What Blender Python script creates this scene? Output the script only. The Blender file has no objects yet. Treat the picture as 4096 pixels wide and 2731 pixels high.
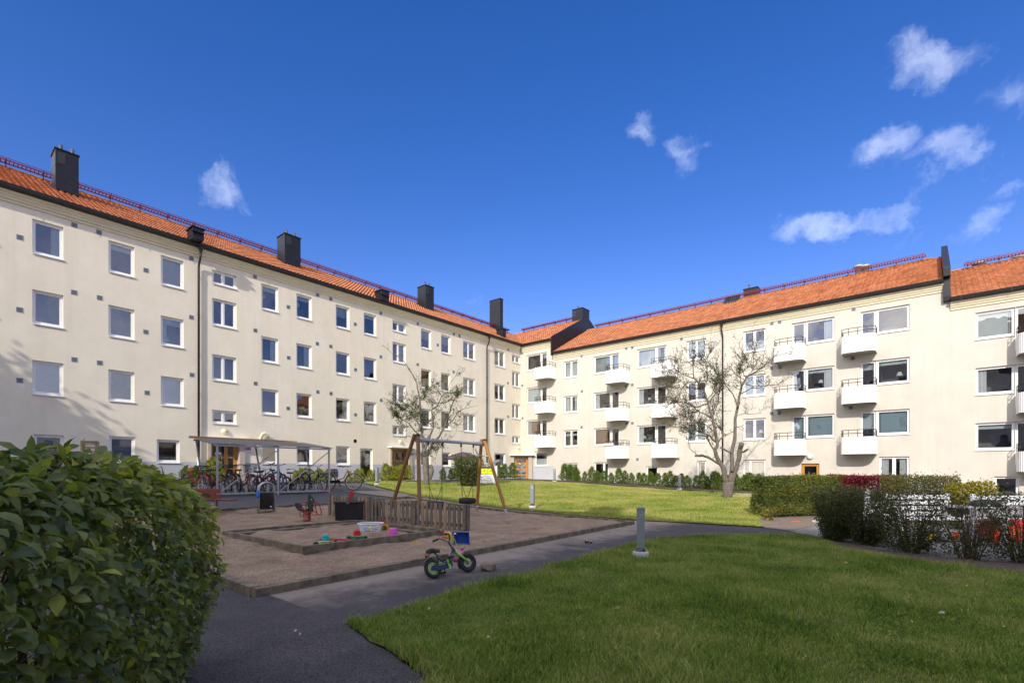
import bpy, math, random, sys
import numpy as np
from mathutils import Vector, Matrix, Euler
from mathutils.geometry import delaunay_2d_cdt
random.seed(7); RNG = np.random.default_rng(7)
PI = math.pi
scene = bpy.context.scene
COL = scene.collection
# ------------------------------------------------------------------ survey of the courtyard
# X runs along the right-hand facade, Y along the left-hand facade, camera stands at (0,0,1.6)
F, CX, CY, SA, CA, CAMZ = 2000., 2048., 1886., .6401, .7683, 1.6
LX, RY = -27.5, 34.2                     # planes of the two facades
RIGHT = Vector((CA, SA, 0)); FWD = Vector((-SA, CA, 0))
def ray(x, y):
    rx = (x-CX)/F; rz = (CY-y)/F
    return Vector((CA*rx-SA, SA*rx+CA, rz))
def onL(x, y, X=LX):
    d = ray(x, y); t = X/d[0]; return d[1]*t, CAMZ+d[2]*t
def onR(x, y, Y=RY):
    d = ray(x, y); t = Y/d[1]; return d[0]*t, CAMZ+d[2]*t
def at(x, y, t):
    d = ray(x, y); return Vector((d[0]*t, d[1]*t, CAMZ+d[2]*t))
CTRL = np.array([(0,0,0),(0,-6,0),(8,0,0),(8,8,0),(-4.1,8.7,0),(-6.6,2.85,0.0),(-6.6,8,.03),(-6.5,13.3,.07),(-8.6,13.4,.11),
 (-13.6,13.6,.24),(-16.8,6.4,.35),(-16.8,9.7,.35),(-16.8,2.8,.34),(-8.6,6,.07),(-12,7,.13),(-14,8,.21),(-19.5,7.0,.735),(-19.5,11.2,.745),
 (-22.6,15.9,.86),(-12,15.7,.16),(-20.7,29.6,.86),(-11.9,30.5,.46),(-27.5,9,.98),(-27.5,21,1.0),(-27.5,34,1.0),(-9,34,.42),
 (0,34,.2),(4,34,-.05),(12,34,-.2),(12,20,-.05),(2,19,.0),(-7.5,25.4,.3),(-6,17.5,.07),(-27.5,0,.92),(-27.5,-9,.85),(-16,-6,.2)], dtype=float)
def _phi(r2): return np.where(r2 > 1e-9, .5*r2*np.log(np.maximum(r2, 1e-9)), 0)
def _fit():
    P = CTRL[:, :2]; n = len(P); d2 = ((P[:, None]-P[None])**2).sum(-1)
    A = np.zeros((n+3, n+3)); A[:n, :n] = _phi(d2)+np.eye(n)*.5; A[:n, n] = 1; A[:n, n+1:] = P; A[n, :n] = 1; A[n+1:, :n] = P.T
    return np.linalg.solve(A, np.concatenate([CTRL[:, 2], np.zeros(3)]))
_W = _fit()
def Tn(X, Y):
    X = np.clip(np.asarray(X, float), -29, 14); Y = np.clip(np.asarray(Y, float), -9, 35); n = len(CTRL)
    d2 = (X[..., None]-CTRL[:, 0])**2+(Y[..., None]-CTRL[:, 1])**2
    return _phi(d2)@_W[:n]+_W[n]+_W[n+1]*X+_W[n+2]*Y
def T(x, y): return float(Tn(np.array([x]), np.array([y]))[0])
def gp(x, y, dz=0.):                     # where a line of sight meets the ground
    d = ray(x, y); ts = np.linspace(1.5, 60, 1200); g = CAMZ+d[2]*ts-Tn(d[0]*ts, d[1]*ts)-dz
    i = int(np.argmax(g < 0)) if (g < 0).any() else len(ts)-1
    a, b = ts[max(i-1, 0)], ts[i]
    for _ in range(30):
        m = (a+b)/2; z = CAMZ+d[2]*m-T(d[0]*m, d[1]*m)-dz
        if z < 0: b = m
        else: a = m
    return Vector((d[0]*a, d[1]*a, CAMZ+d[2]*a))
def depth(p): return p[0]*FWD[0]+p[1]*FWD[1]
# ------------------------------------------------------------------ mesh builder
class MB:
    def __init__(s): s.v = []; s.f = []; s.mi = []; s.sm = []
    def add(s, vs, fs, mi=0, sm=False):
        o = len(s.v); s.v += [tuple(p) for p in vs]
        for f in fs: s.f.append(tuple(i+o for i in f)); s.mi.append(mi); s.sm.append(sm)
    def box(s, x0, x1, y0, y1, z0, z1, mi=0, M=None):
        vs = [Vector(p) for p in ((x0,y0,z0),(x1,y0,z0),(x1,y1,z0),(x0,y1,z0),(x0,y0,z1),(x1,y0,z1),(x1,y1,z1),(x0,y1,z1))]
        if M is not None: vs = [M@p for p in vs]
        s.add(vs, [(0,3,2,1),(4,5,6,7),(0,1,5,4),(1,2,6,5),(2,3,7,6),(3,0,4,7)], mi)
    def bar(s, a, b, w, h, mi=0, up=Vector((0,0,1))):
        a = Vector(a); b = Vector(b); d = (b-a); L = d.length; d.normalize(); x = d.cross(up)
        if x.length < 1e-4: x = d.cross(Vector((0,1,0)))
        x.normalize(); z = x.cross(d)
        M = Matrix.Translation(a)@Matrix((x, d, z)).transposed().to_4x4(); s.box(-w/2, w/2, 0, L, -h/2, h/2, mi, M)
    def tube(s, pts, r, n=8, mi=0, closed=False, cap=True, sm=True):
        pts = [Vector(p) for p in pts]; k = len(pts); R = r if isinstance(r, (list, tuple)) else [r]*k
        tan = []
        for i in range(k):
            a = pts[(i-1) % k] if (closed or i > 0) else pts[i]; b = pts[(i+1) % k] if (closed or i < k-1) else pts[i]
            d = b-a; tan.append(d.normalized() if d.length > 1e-9 else Vector((0,0,1)))
        up = Vector((0,0,1)) if abs(tan[0].z) < .9 else Vector((1,0,0)); nrm = (up-tan[0]*up.dot(tan[0])).normalized()
        vs = []
        for i in range(k):
            nrm = (nrm-tan[i]*nrm.dot(tan[i])); nrm = nrm.normalized() if nrm.length > 1e-6 else tan[i].orthogonal().normalized()
            b = tan[i].cross(nrm)
            for j in range(n):
                a = 2*PI*j/n; vs.append(pts[i]+(nrm*math.cos(a)+b*math.sin(a))*R[i])
        fs = []
        for i in range(k if closed else k-1):
            i2 = (i+1) % k
            for j in range(n): fs.append((i*n+j, i*n+(j+1) % n, i2*n+(j+1) % n, i2*n+j))
        if cap and not closed: fs.append(tuple(range(n))[::-1]); fs.append(tuple((k-1)*n+j for j in range(n)))
        s.add(vs, fs, mi, sm)
    def torus(s, c, R, r, axis=(0,1,0), N=28, n=8, mi=0):
        ax = Vector(axis).normalized(); u = ax.orthogonal().normalized(); v = ax.cross(u); c = Vector(c)
        s.tube([c+(u*math.cos(2*PI*i/N)+v*math.sin(2*PI*i/N))*R for i in range(N)], r, n, mi, closed=True)
    def lathe(s, prof, c=(0,0,0), n=16, mi=0, M=None, sm=True):
        vs = []; fs = []; c = Vector(c)
        for (r, z) in prof:
            for j in range(n):
                a = 2*PI*j/n; p = Vector((r*math.cos(a), r*math.sin(a), z)); p = (M@p if M is not None else p)+c; vs.append(p)
        for i in range(len(prof)-1):
            for j in range(n): fs.append((i*n+j, i*n+(j+1) % n, (i+1)*n+(j+1) % n, (i+1)*n+j))
        s.add(vs, fs, mi, sm)
    def prism(s, poly, h, M=None, mi=0, z0=0.):          # polygon in xy, extruded along z
        n = len(poly); vs = [Vector((p[0], p[1], z0)) for p in poly]+[Vector((p[0], p[1], z0+h)) for p in poly]
        if M is not None: vs = [M@p for p in vs]
        s.add(vs, [tuple(range(n))[::-1], tuple(range(n, 2*n))]+[(i, (i+1) % n, n+(i+1) % n, n+i) for i in range(n)], mi)
    def quad(s, a, b, c, d, mi=0): s.add([a, b, c, d], [(0,1,2,3)], mi)
    def build(s, name, mats, parent=None, off=None, bevel=0, loc=None):
        me = bpy.data.meshes.new(name); v = s.v
        if off is not None: v = [(p[0]-off[0], p[1]-off[1], p[2]-off[2]) for p in v]
        me.from_pydata(v, [], s.f)
        mats = mats if isinstance(mats, (list, tuple)) else [mats]
        for m in mats: me.materials.append(m)
        me.polygons.foreach_set('material_index', s.mi); me.polygons.foreach_set('use_smooth', s.sm); me.update()
        o = bpy.data.objects.new(name, me); COL.objects.link(o)
        if parent is not None: o.parent = parent
        if loc is not None: o.location = loc
        if bevel:
            b = o.modifiers.new('bevel', 'BEVEL'); b.width = bevel; b.segments = 2; b.limit_method = 'ANGLE'; b.angle_limit = math.radians(40); b.harden_normals = False
        return o
def tag(o, label=None, cat=None, group=None, kind=None):
    if label: o['label'] = label
    if cat: o['category'] = cat
    if group: o['group'] = group
    if kind: o['kind'] = kind
    return o
def thing(name, loc, label, cat, group=None, rz=0., rot=None):
    o = bpy.data.objects.new(name, None); o.empty_display_size = .2; COL.objects.link(o); o.location = loc
    o.rotation_euler = rot if rot else (0, 0, rz)
    return tag(o, label, cat, group)
def copy_tree(o, parent=None):
    c = o.copy(); COL.objects.link(c)
    if parent: c.parent = parent
    for ch in list(o.children): copy_tree(ch, c)
    return c
def np_mesh(name, V, Fq, mat, parent=None, col=None, smooth=False, loc=None):
    """V (n,3), Fq (m,k) numpy faces of one size"""
    me = bpy.data.meshes.new(name); n = len(V); m, k = Fq.shape
    me.vertices.add(n); me.vertices.foreach_set('co', np.ascontiguousarray(V, dtype=np.float32).ravel())
    me.loops.add(m*k); me.loops.foreach_set('vertex_index', np.ascontiguousarray(Fq, dtype=np.int32).ravel())
    me.polygons.add(m); me.polygons.foreach_set('loop_start', np.arange(0, m*k, k, dtype=np.int32))
    me.polygons.foreach_set('use_smooth', np.full(m, smooth))
    if col is not None:
        a = me.attributes.new('var', 'FLOAT', 'POINT'); a.data.foreach_set('value', np.ascontiguousarray(col, dtype=np.float32))
    me.materials.append(mat); me.update(); me.validate()
    o = bpy.data.objects.new(name, me); COL.objects.link(o)
    if parent is not None: o.parent = parent
    if loc is not None: o.location = loc
    return o
LEAF_V = np.array([(0,0,0),(.22,.30,.05),(.22,-.30,.05),(.27,0,-.02),(.55,.42,.06),(.55,-.42,.06),(.58,0,-.02),(.82,.24,.0),(.82,-.24,.0),(.83,0,-.05),(1.,0,-.12)])
LEAF_F = np.array([(0,3,1),(0,2,3),(1,3,6),(1,6,4),(3,2,5),(3,5,6),(4,6,9),(4,9,7),(6,5,8),(6,8,9),(7,9,10),(9,8,10)])
SM_V = np.array([(0,0,0),(.5,.33,.05),(.5,-.33,.05),(1.,0,-.05)]); SM_F = np.array([(0,2,1),(1,2,3)])
def norm(a): return a/np.maximum(np.linalg.norm(a, axis=-1, keepdims=True), 1e-9)
def scatter(name, TV, TF, P, A, N, L, W, mat, parent=None, val=None, bend=None, smooth=False):
    A = norm(A); B = norm(np.cross(N, A)); N = norm(np.cross(A, B)); n = len(P); k = len(TV)
    z = TV[None, :, 2] if bend is None else TV[None, :, 2]-bend[:, None]*TV[None, :, 0]**2
    V = P[:, None]+A[:, None]*(TV[None, :, 0:1]*L[:, None, None])+B[:, None]*(TV[None, :, 1:2]*W[:, None, None])+N[:, None]*(z[..., None]*L[:, None, None])
    FF = (TF[None]+(np.arange(n)*k)[:, None, None]).reshape(-1, TF.shape[1])
    val = RNG.random(n) if val is None else val
    return np_mesh(name, V.reshape(-1, 3), FF, mat, parent, np.repeat(val, k), smooth)
def rand_dir(n):
    return norm(RNG.normal(size=(n, 3)))
def in_poly(P, poly):
    x, y = P[:, 0], P[:, 1]; c = np.zeros(len(P), bool); n = len(poly)
    for i in range(n):
        x0, y0 = poly[i][:2]; x1, y1 = poly[(i+1) % n][:2]
        k = ((y0 > y) != (y1 > y)); xx = x0+(y-y0)*(x1-x0)/((y1-y0) if y1 != y0 else 1e-9); c ^= (k & (x < xx))
    return c
def densify(poly, step, wob=0.):
    out = []; n = len(poly)
    for i in range(n):
        a = Vector(poly[i][:2]); b = Vector(poly[(i+1) % n][:2]); k = max(1, int((b-a).length/step)); nr = Vector((-(b-a).y, (b-a).x)).normalized()
        for j in range(k):
            p = a.lerp(b, j/k)
            if j and wob: p = p+nr*random.uniform(-wob, wob)
            out.append(p)
    return out
def sheet(name, poly, step, dz, mat, wob=0., label=None, kind='structure', relief=None, z=None):
    b = densify(poly, step, wob); nb = len(b); xs = [p.x for p in b]; ys = [p.y for p in b]
    gx, gy = np.meshgrid(np.arange(min(xs)+step/2, max(xs), step), np.arange(min(ys)+step/2, max(ys), step))
    G = np.stack([gx.ravel(), gy.ravel()], 1)+RNG.uniform(-.2, .2, (gx.size, 2))*step; G = G[in_poly(G, [tuple(p) for p in b])]
    B = np.array([tuple(p) for p in b])
    if len(G): G = G[(((G[:, None]-B[None])**2).sum(-1).min(1) > (step*.35)**2)]
    res = delaunay_2d_cdt([Vector(p) for p in b]+[Vector(tuple(p)) for p in G], [], [list(range(nb))], 1, 1e-4)
    vs = np.array([tuple(p) for p in res[0]]); zz = Tn(vs[:, 0], vs[:, 1])+dz if z is None else np.full(len(vs), z)
    if relief is not None: zz = zz+relief(vs[:, 0], vs[:, 1])
    o = np_mesh(name, np.column_stack([vs, zz]), np.array([tuple(f) for f in res[2]]), mat, smooth=True)
    if kind: o['kind'] = kind
    if label: o['label'] = label
    return o
def vnoise(seed, n=24):
    r = np.random.default_rng(seed); k = r.normal(size=(n, 2)); ph = r.uniform(0, 6.28, n)
    return lambda x, y, s: sum(np.sin((x*k[i, 0]+y*k[i, 1])*s+ph[i]) for i in range(n))/math.sqrt(n)
# ------------------------------------------------------------------ materials
MATS = {}
def nt(name):
    m = bpy.data.materials.new(name); m.use_nodes = True; t = m.node_tree; t.nodes.clear(); MATS[name] = m
    return m, t, lambda ty, **kw: _node(t, ty, kw)
def _node(t, ty, kw):
    n = t.nodes.new(ty)
    for k, v in kw.items():
        if k.startswith('i_'): n.inputs[int(k[2:]) if k[2:].isdigit() else k[2:].replace('_', ' ')].default_value = v
        else: setattr(n, k, v)
    return n
def ramp(t, src, stops):
    r = t.nodes.new('ShaderNodeValToRGB'); e = r.color_ramp.elements
    while len(e) < len(stops): e.new(.5)
    for q, (p, c) in zip(e, stops): q.position = p; q.color = (*c, 1)
    t.links.new(src, r.inputs[0]); return r
def M(name, c, rough=.6, metal=0., var=.12, vs=4., bump=.0, bs=60., spec=.4, detail=6., c2=None, coat=0., geo=False, stretch=None):
    m, t, N = nt(name); out = N('ShaderNodeOutputMaterial'); b = N('ShaderNodeBsdfPrincipled'); t.links.new(b.outputs[0], out.inputs[0])
    b.inputs['Roughness'].default_value = rough; b.inputs['Metallic'].default_value = metal; b.inputs['Specular IOR Level'].default_value = spec; b.inputs['Coat Weight'].default_value = coat
    if geo: co = N('ShaderNodeNewGeometry').outputs['Position']
    else: co = N('ShaderNodeTexCoord').outputs['Object']
    if stretch:
        mp = N('ShaderNodeMapping'); mp.inputs['Scale'].default_value = stretch; t.links.new(co, mp.inputs[0]); co = mp.outputs[0]
    nz = N('ShaderNodeTexNoise'); nz.inputs['Scale'].default_value = vs; nz.inputs['Detail'].default_value = detail; nz.inputs['Roughness'].default_value = .65; t.links.new(co, nz.inputs['Vector'])
    lo = tuple(x*(1-var) for x in c); hi = tuple(min(1, x*(1+var)) for x in c) if c2 is None else c2
    r = ramp(t, nz.outputs['Fac'], [(.3, lo), (.7, hi)]); t.links.new(r.outputs[0], b.inputs['Base Color'])
    if bump:
        n2 = N('ShaderNodeTexNoise'); n2.inputs['Scale'].default_value = bs; n2.inputs['Detail'].default_value = 4; t.links.new(co, n2.inputs['Vector'])
        bp = N('ShaderNodeBump'); bp.inputs['Strength'].default_value = bump; bp.inputs['Distance'].default_value = .02; t.links.new(n2.outputs['Fac'], bp.inputs['Height']); t.links.new(bp.outputs[0], b.inputs['Normal'])
    return m
def leafmat(name, stops, trans=.35, rough=.45, spec=.35, tint=(1.25,1.35,.5), vein=False):
    m, t, N = nt(name); out = N('ShaderNodeOutputMaterial'); b = N('ShaderNodeBsdfPrincipled'); tr = N('ShaderNodeBsdfTranslucent'); mx = N('ShaderNodeMixShader')
    at_ = N('ShaderNodeAttribute', attribute_name='var'); r = ramp(t, at_.outputs['Fac'], stops)
    co = N('ShaderNodeTexCoord'); nz = N('ShaderNodeTexNoise'); nz.inputs['Scale'].default_value = 25; nz.inputs['Detail'].default_value = 3; t.links.new(co.outputs['Object'], nz.inputs['Vector'])
    mul = N('ShaderNodeMix', data_type='RGBA', blend_type='MULTIPLY'); mul.inputs[0].default_value = .5; t.links.new(r.outputs[0], mul.inputs[6]); t.links.new(ramp(t, nz.outputs['Fac'], [(.3, (.55,.55,.55)), (.65, (1,1,1))]).outputs[0], mul.inputs[7])
    c = mul.outputs[2]; t.links.new(c, b.inputs['Base Color']); b.inputs['Roughness'].default_value = rough; b.inputs['Specular IOR Level'].default_value = spec
    m2 = N('ShaderNodeMix', data_type='RGBA', blend_type='MULTIPLY'); m2.inputs[0].default_value = 1; t.links.new(c, m2.inputs[6]); m2.inputs[7].default_value = (*tint, 1); t.links.new(m2.outputs[2], tr.inputs[0])
    mx.inputs[0].default_value = trans; t.links.new(b.outputs[0], mx.inputs[1]); t.links.new(tr.outputs[0], mx.inputs[2]); t.links.new(mx.outputs[0], out.inputs[0])
    return m
def glassmat(name, tint=(.82,.87,.89), base=.17, ior=1.6):
    m, t, N = nt(name); out = N('ShaderNodeOutputMaterial'); g = N('ShaderNodeBsdfGlossy'); g.inputs['Roughness'].default_value = .004; tr = N('ShaderNodeBsdfTransparent'); tr.inputs[0].default_value = (*tint, 1)
    fr = N('ShaderNodeFresnel'); fr.inputs[0].default_value = ior; ad = N('ShaderNodeMath', operation='ADD', use_clamp=True); ad.inputs[1].default_value = base; t.links.new(fr.outputs[0], ad.inputs[0])
    co = N('ShaderNodeTexCoord'); nz = N('ShaderNodeTexNoise'); nz.inputs['Scale'].default_value = .9; t.links.new(co.outputs['Object'], nz.inputs['Vector']); bp = N('ShaderNodeBump'); bp.inputs['Strength'].default_value = .06; bp.inputs['Distance'].default_value = .1; t.links.new(nz.outputs['Fac'], bp.inputs['Height']); t.links.new(bp.outputs[0], g.inputs['Normal'])
    mx = N('ShaderNodeMixShader'); t.links.new(ad.outputs[0], mx.inputs[0]); t.links.new(tr.outputs[0], mx.inputs[1]); t.links.new(g.outputs[0], mx.inputs[2]); t.links.new(mx.outputs[0], out.inputs[0]); return m
def wallmat(name, lo, hi):
    m, t, N = nt(name); out = N('ShaderNodeOutputMaterial'); b = N('ShaderNodeBsdfPrincipled'); t.links.new(b.outputs[0], out.inputs[0]); b.inputs['Roughness'].default_value = .9; b.inputs['Specular IOR Level'].default_value = .2
    g = N('ShaderNodeNewGeometry').outputs['Position']; c = None
    for (sc, s, st, det, rg) in ((1., (1,1,1), [(.3, lo), (.7, hi)], 10, .65), (1., (2.6,2.6,.10), [(.28, (.945,.94,.93)), (.5, (1,1,1))], 6, .6), (.22, (1,1,1), [(.35, (.975,.973,.97)), (.6, (1,1,1))], 5, .5), (3., (1,1,1), [(.27, (.94,.935,.92)), (.36, (1,1,1))], 8, .7)):
        mp = N('ShaderNodeMapping'); mp.inputs['Scale'].default_value = s; t.links.new(g, mp.inputs[0]); nz = N('ShaderNodeTexNoise'); nz.inputs['Scale'].default_value = sc; nz.inputs['Detail'].default_value = det; nz.inputs['Roughness'].default_value = rg; t.links.new(mp.outputs[0], nz.inputs['Vector']); r = ramp(t, nz.outputs['Fac'], st).outputs[0]
        if c is None: c = r
        else: mx = N('ShaderNodeMix', data_type='RGBA', blend_type='MULTIPLY'); mx.inputs[0].default_value = 1; t.links.new(c, mx.inputs[6]); t.links.new(r, mx.inputs[7]); c = mx.outputs[2]
    t.links.new(c, b.inputs['Base Color']); n2 = N('ShaderNodeTexNoise'); n2.inputs['Scale'].default_value = 45; n2.inputs['Detail'].default_value = 5; t.links.new(g, n2.inputs['Vector']); bp = N('ShaderNodeBump'); bp.inputs['Strength'].default_value = .3; bp.inputs['Distance'].default_value = .015; t.links.new(n2.outputs['Fac'], bp.inputs['Height']); t.links.new(bp.outputs[0], b.inputs['Normal']); return m
m_wall = wallmat('cream_render', (.715,.65,.515), (.795,.73,.59)); m_wall2 = wallmat('cream_render_dimmed_for_sun', (.56,.525,.45), (.63,.59,.51))  # right-hand copy darkened in colour so the sunlit facades do not clip
m_plinth = M('grey_painted_plinth', (.47,.47,.50), .85, var=.05, vs=1.2, bump=.35, bs=55, spec=.2)
m_cornice = M('cream_cornice', (.71,.635,.45), .85, var=.05, vs=2)
m_white = M('white_painted_frame', (.82,.82,.80), .45, var=.03, vs=3)
m_sill = M('white_metal_sill', (.74,.74,.72), .4, var=.05, vs=6)
m_glass = glassmat('window_glass')
m_glassd = glassmat('door_glass', base=.03)
m_room = M('dim_room', (.20,.19,.185), .9, var=.2, vs=1.5)
m_blind = M('pale_blind', (.62,.66,.66), .8, var=.06, vs=3)
m_bblue = M('blue_grey_blind', (.36,.47,.52), .8, var=.06, vs=3)
m_lilac = M('lilac_screen', (.42,.43,.55), .8, var=.05, vs=2)
m_curt = M('white_curtain', (.70,.70,.68), .9, var=.08, vs=5)
m_brown = M('brown_curtain', (.36,.22,.15), .9, var=.15, vs=5)
m_pattern = M('blue_patterned_curtain', (.05,.16,.32), .9, var=.3, vs=7, c2=(.35,.28,.05))
m_dark = M('dark_sheet_metal', (.010,.0105,.0135), .38, metal=.0, var=.3, vs=2.5, spec=.4)
m_gutter = M('black_gutter_metal', (.009,.0085,.0085), .4, var=.2, vs=4, spec=.4)
m_pipe = M('black_downpipe', (.014,.013,.013), .4, var=.2, vs=4, spec=.5)
m_pvc = M('pale_plastic_pipe', (.6,.6,.6), .5, var=.05)
m_ridge = M('red_steel_walkway', (.15,.012,.016), .5, var=.2, vs=6)
m_vent = M('grey_vent_grille', (.30,.33,.38), .5, var=.1)
m_ventd = M('dark_slot', (.05,.055,.065), .6)
m_balc = M('white_corrugated_steel', (.78,.77,.74), .5, var=.05, vs=1.8)
m_conc = M('grey_concrete', (.42,.40,.37), .9, var=.15, vs=5, bump=.3, bs=40)
m_rail = M('black_iron_rail', (.018,.018,.02), .45, var=.2)
m_door = M('varnished_oak', (.50,.235,.045), .35, var=.25, vs=9, spec=.5, stretch=(6,6,.8))
m_stone = M('pink_grey_granite', (.46,.39,.32), .8, var=.22, vs=30, bump=.2, bs=60)
m_steel = M('galvanised_steel', (.42,.44,.46), .42, metal=.6, var=.15, vs=8)
m_chrome = M('brushed_steel', (.55,.55,.55), .25, metal=1., var=.1, vs=8)
m_lampc = M('cream_lamp_globe', (.74,.60,.32), .3, var=.05, spec=.6)
m_lampw = M('opal_lamp_globe', (.70,.72,.74), .25, var=.05, spec=.6)
m_shade = M('white_fabric_shade', (.80,.78,.72), .8, var=.04)
m_orange = M('orange_plastic', (.75,.16,.02), .4, var=.05); m_blue = M('blue_plastic', (.01,.10,.52), .32, var=.08, spec=.5)
m_red = M('red_plastic', (.55,.015,.03), .35, var=.1, spec=.5); m_yellow = M('yellow_plastic', (.75,.46,.01), .35, var=.08, spec=.5)
m_lime = M('lime_plastic', (.42,.60,.06), .35, var=.08); m_green = M('green_plastic', (.01,.22,.06), .35, var=.1); m_teal = M('turquoise_plastic', (.02,.42,.40), .35, var=.08)
m_pink = M('pink_plastic', (.62,.09,.44), .4, var=.1); m_plush = M('pink_plush', (.60,.18,.38), .9, var=.15, vs=20)
m_wplast = M('white_plastic', (.74,.74,.76), .4, var=.04); m_black = M('black_plastic', (.02,.02,.022), .45, var=.2)
m_rattan = M('black_resin_rattan', (.016,.016,.019), .5, var=.35, vs=40, bump=.6, bs=70)
m_rubber = M('black_rubber', (.022,.022,.023), .75, var=.25, vs=20, bump=.3, bs=60)
m_redp = M('red_bicycle_paint', (.36,.012,.02), .25, var=.08, coat=.5); m_blackp = M('black_bicycle_paint', (.014,.014,.017), .25, var=.1, coat=.5)
m_bluep = M('blue_grey_bicycle_paint', (.05,.10,.22), .35, var=.1, coat=.3); m_greyp = M('grey_bicycle_paint', (.25,.24,.22), .35, var=.1, coat=.3); m_navy = M('navy_bicycle_paint', (.008,.011,.028), .25, var=.15, coat=.6)
m_limep = M('lime_bicycle_paint', (.22,.52,.04), .3, var=.1, coat=.4); m_leather = M('brown_leather', (.14,.04,.02), .5, var=.2); m_oran = M('orange_saddle_cover', (.65,.12,.02), .6)
m_timber = M('weathered_timber', (.13,.105,.065), .85, var=.45, vs=5, bump=.5, bs=30, c2=(.24,.20,.14)); m_picket = M('grey_picket_wood', (.16,.135,.10), .9, var=.5, vs=3, bump=.5, bs=30, c2=(.25,.20,.15), stretch=(5,5,.6))
m_pickl = M('fresh_picket_wood', (.30,.22,.14), .9, var=.3, vs=3, bump=.4, bs=30, stretch=(5,5,.6))
m_swing = M('oiled_pine', (.43,.19,.035), .45, var=.4, vs=6, c2=(.50,.26,.07), stretch=(5,5,.7)); m_swingd = M('dark_oiled_pine', (.24,.105,.03), .5, var=.4, vs=6, c2=(.32,.16,.06), stretch=(5,5,.7))
m_benchw = M('red_brown_bench_paint', (.20,.045,.028), .5, var=.25, vs=8); m_crate = M('pale_raw_wood', (.40,.30,.19), .8, var=.25, vs=7)
m_bark = M('grey_bark', (.13,.105,.08), .95, var=.45, vs=9, bump=1., bs=22, c2=(.24,.21,.17), stretch=(3,3,.7)); m_twig = M('brown_twig', (.075,.058,.042), .9, var=.3, vs=8); m_stem = M('hedge_stem', (.085,.06,.03), .8, var=.3, vs=9)
m_rock = M('brown_field_stone', (.23,.185,.14), .85, var=.35, vs=8, bump=.6, bs=25); m_bollard = M('grey_painted_steel', (.21,.24,.255), .45, var=.07, vs=5); m_parasol = M('plum_canvas', (.12,.075,.10), .8, var=.1)
m_gwood = M('grey_stained_wood', (.34,.33,.35), .8, var=.15, vs=6); m_wwood = M('white_garden_wood', (.62,.62,.64), .6, var=.04); m_redbag = M('red_tarpaulin', (.62,.03,.02), .5, var=.25, vs=12); m_roofgrey = M('grey_playhouse_roof', (.20,.18,.17), .7, var=.2)
m_metal = M('corrugated_zinc', (.13,.135,.14), .5, metal=.3, var=.12); m_bluecl = M('blue_cloth', (.03,.16,.60), .7); m_silverw = M('silver_rim', (.62,.62,.62), .3, metal=.7)
# ------------------------------------------------------------------ buildings
m_flue = M('dull_steel_flue', (.10,.105,.11), .35, metal=.5); m_slat = M('dark_grey_slat', (.05,.052,.058), .5)
def tilemat():
    m, t, N = nt('orange_clay_tile'); out = N('ShaderNodeOutputMaterial'); b = N('ShaderNodeBsdfPrincipled'); t.links.new(b.outputs[0], out.inputs[0]); b.inputs['Roughness'].default_value = .75; b.inputs['Specular IOR Level'].default_value = .25
    r = ramp(t, N('ShaderNodeAttribute', attribute_name='var').outputs['Fac'], [(0, (.36,.135,.06)), (.5, (.46,.185,.085)), (1, (.54,.235,.115))])
    co = N('ShaderNodeTexCoord'); nz = N('ShaderNodeTexNoise'); nz.inputs['Scale'].default_value = .9; nz.inputs['Detail'].default_value = 9; nz.inputs['Roughness'].default_value = .7; t.links.new(co.outputs['Object'], nz.inputs['Vector'])
    mx = N('ShaderNodeMix', data_type='RGBA', blend_type='MULTIPLY'); mx.inputs[0].default_value = .8; t.links.new(r.outputs[0], mx.inputs[6]); t.links.new(ramp(t, nz.outputs['Fac'], [(.28, (.62,.55,.5)), (.5, (1,1,1))]).outputs[0], mx.inputs[7]); t.links.new(mx.outputs[2], b.inputs['Base Color']); return m
m_tile = tilemat()
def Lpos(u, z, d): return (LX+d, u, z)
def Rpos(u, z, d): return (u, RY-d, z)
def fbox(mb, P, u0, u1, z0, z1, d0, d1, mi=0):
    vs = [P(u, z, d) for z in (z0, z1) for (u, d) in ((u0, d0), (u1, d0), (u1, d1), (u0, d1))]
    mb.add(vs, [(0,3,2,1),(4,5,6,7),(0,1,5,4),(1,2,6,5),(2,3,7,6),(3,0,4,7)], mi)
def tiles(name, P, u0, u1, ze, zr, parent, off, d_e=.36, d_r=-5.2, tw=.225, ex=.335):
    run = d_e-d_r; L = math.hypot(run, zr-ze); cp, sp = run/L, (zr-ze)/L; nr = int(math.ceil(L/ex)); per = 6
    nu = int((u1-u0)/tw*per)+1; us = np.linspace(u0, u1, nu); ph = 2*PI*us/tw; wave = .030*np.sin(ph)+.011*np.sin(2*ph+.9)
    V = []; Q = []; C = []; o = 0; tid = ((us-u0)/tw).astype(int)
    for r in range(nr):
        s0 = r*ex; s1 = min(s0+ex, L); rnd = RNG.random(int((u1-u0)/tw)+3)[tid]
        for (s, h) in ((s0+.006, -.03), (s0, .052), (s1, .0)):
            hh = h+wave+(0 if h < 0 else RNG.normal(0, .002, 1))
            d = d_e-s*cp+hh*sp; z = ze+s*sp+hh*cp
            X, Y, Z = P(us, z, d); X = np.broadcast_to(X, us.shape); Y = np.broadcast_to(Y, us.shape); Z = np.broadcast_to(Z, us.shape)
            V.append(np.stack([X-off[0], Y-off[1], Z-off[2]], 1)); C.append(rnd)
        i = np.arange(nu-1)
        for k in (0, 1): a = o+k*nu; Q.append(np.stack([a+i, a+i+1, a+nu+i+1, a+nu+i], 1))
        o += 3*nu
    return np_mesh(name, np.concatenate(V), np.concatenate(Q), m_tile, parent, np.concatenate(C), smooth=False)
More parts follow.
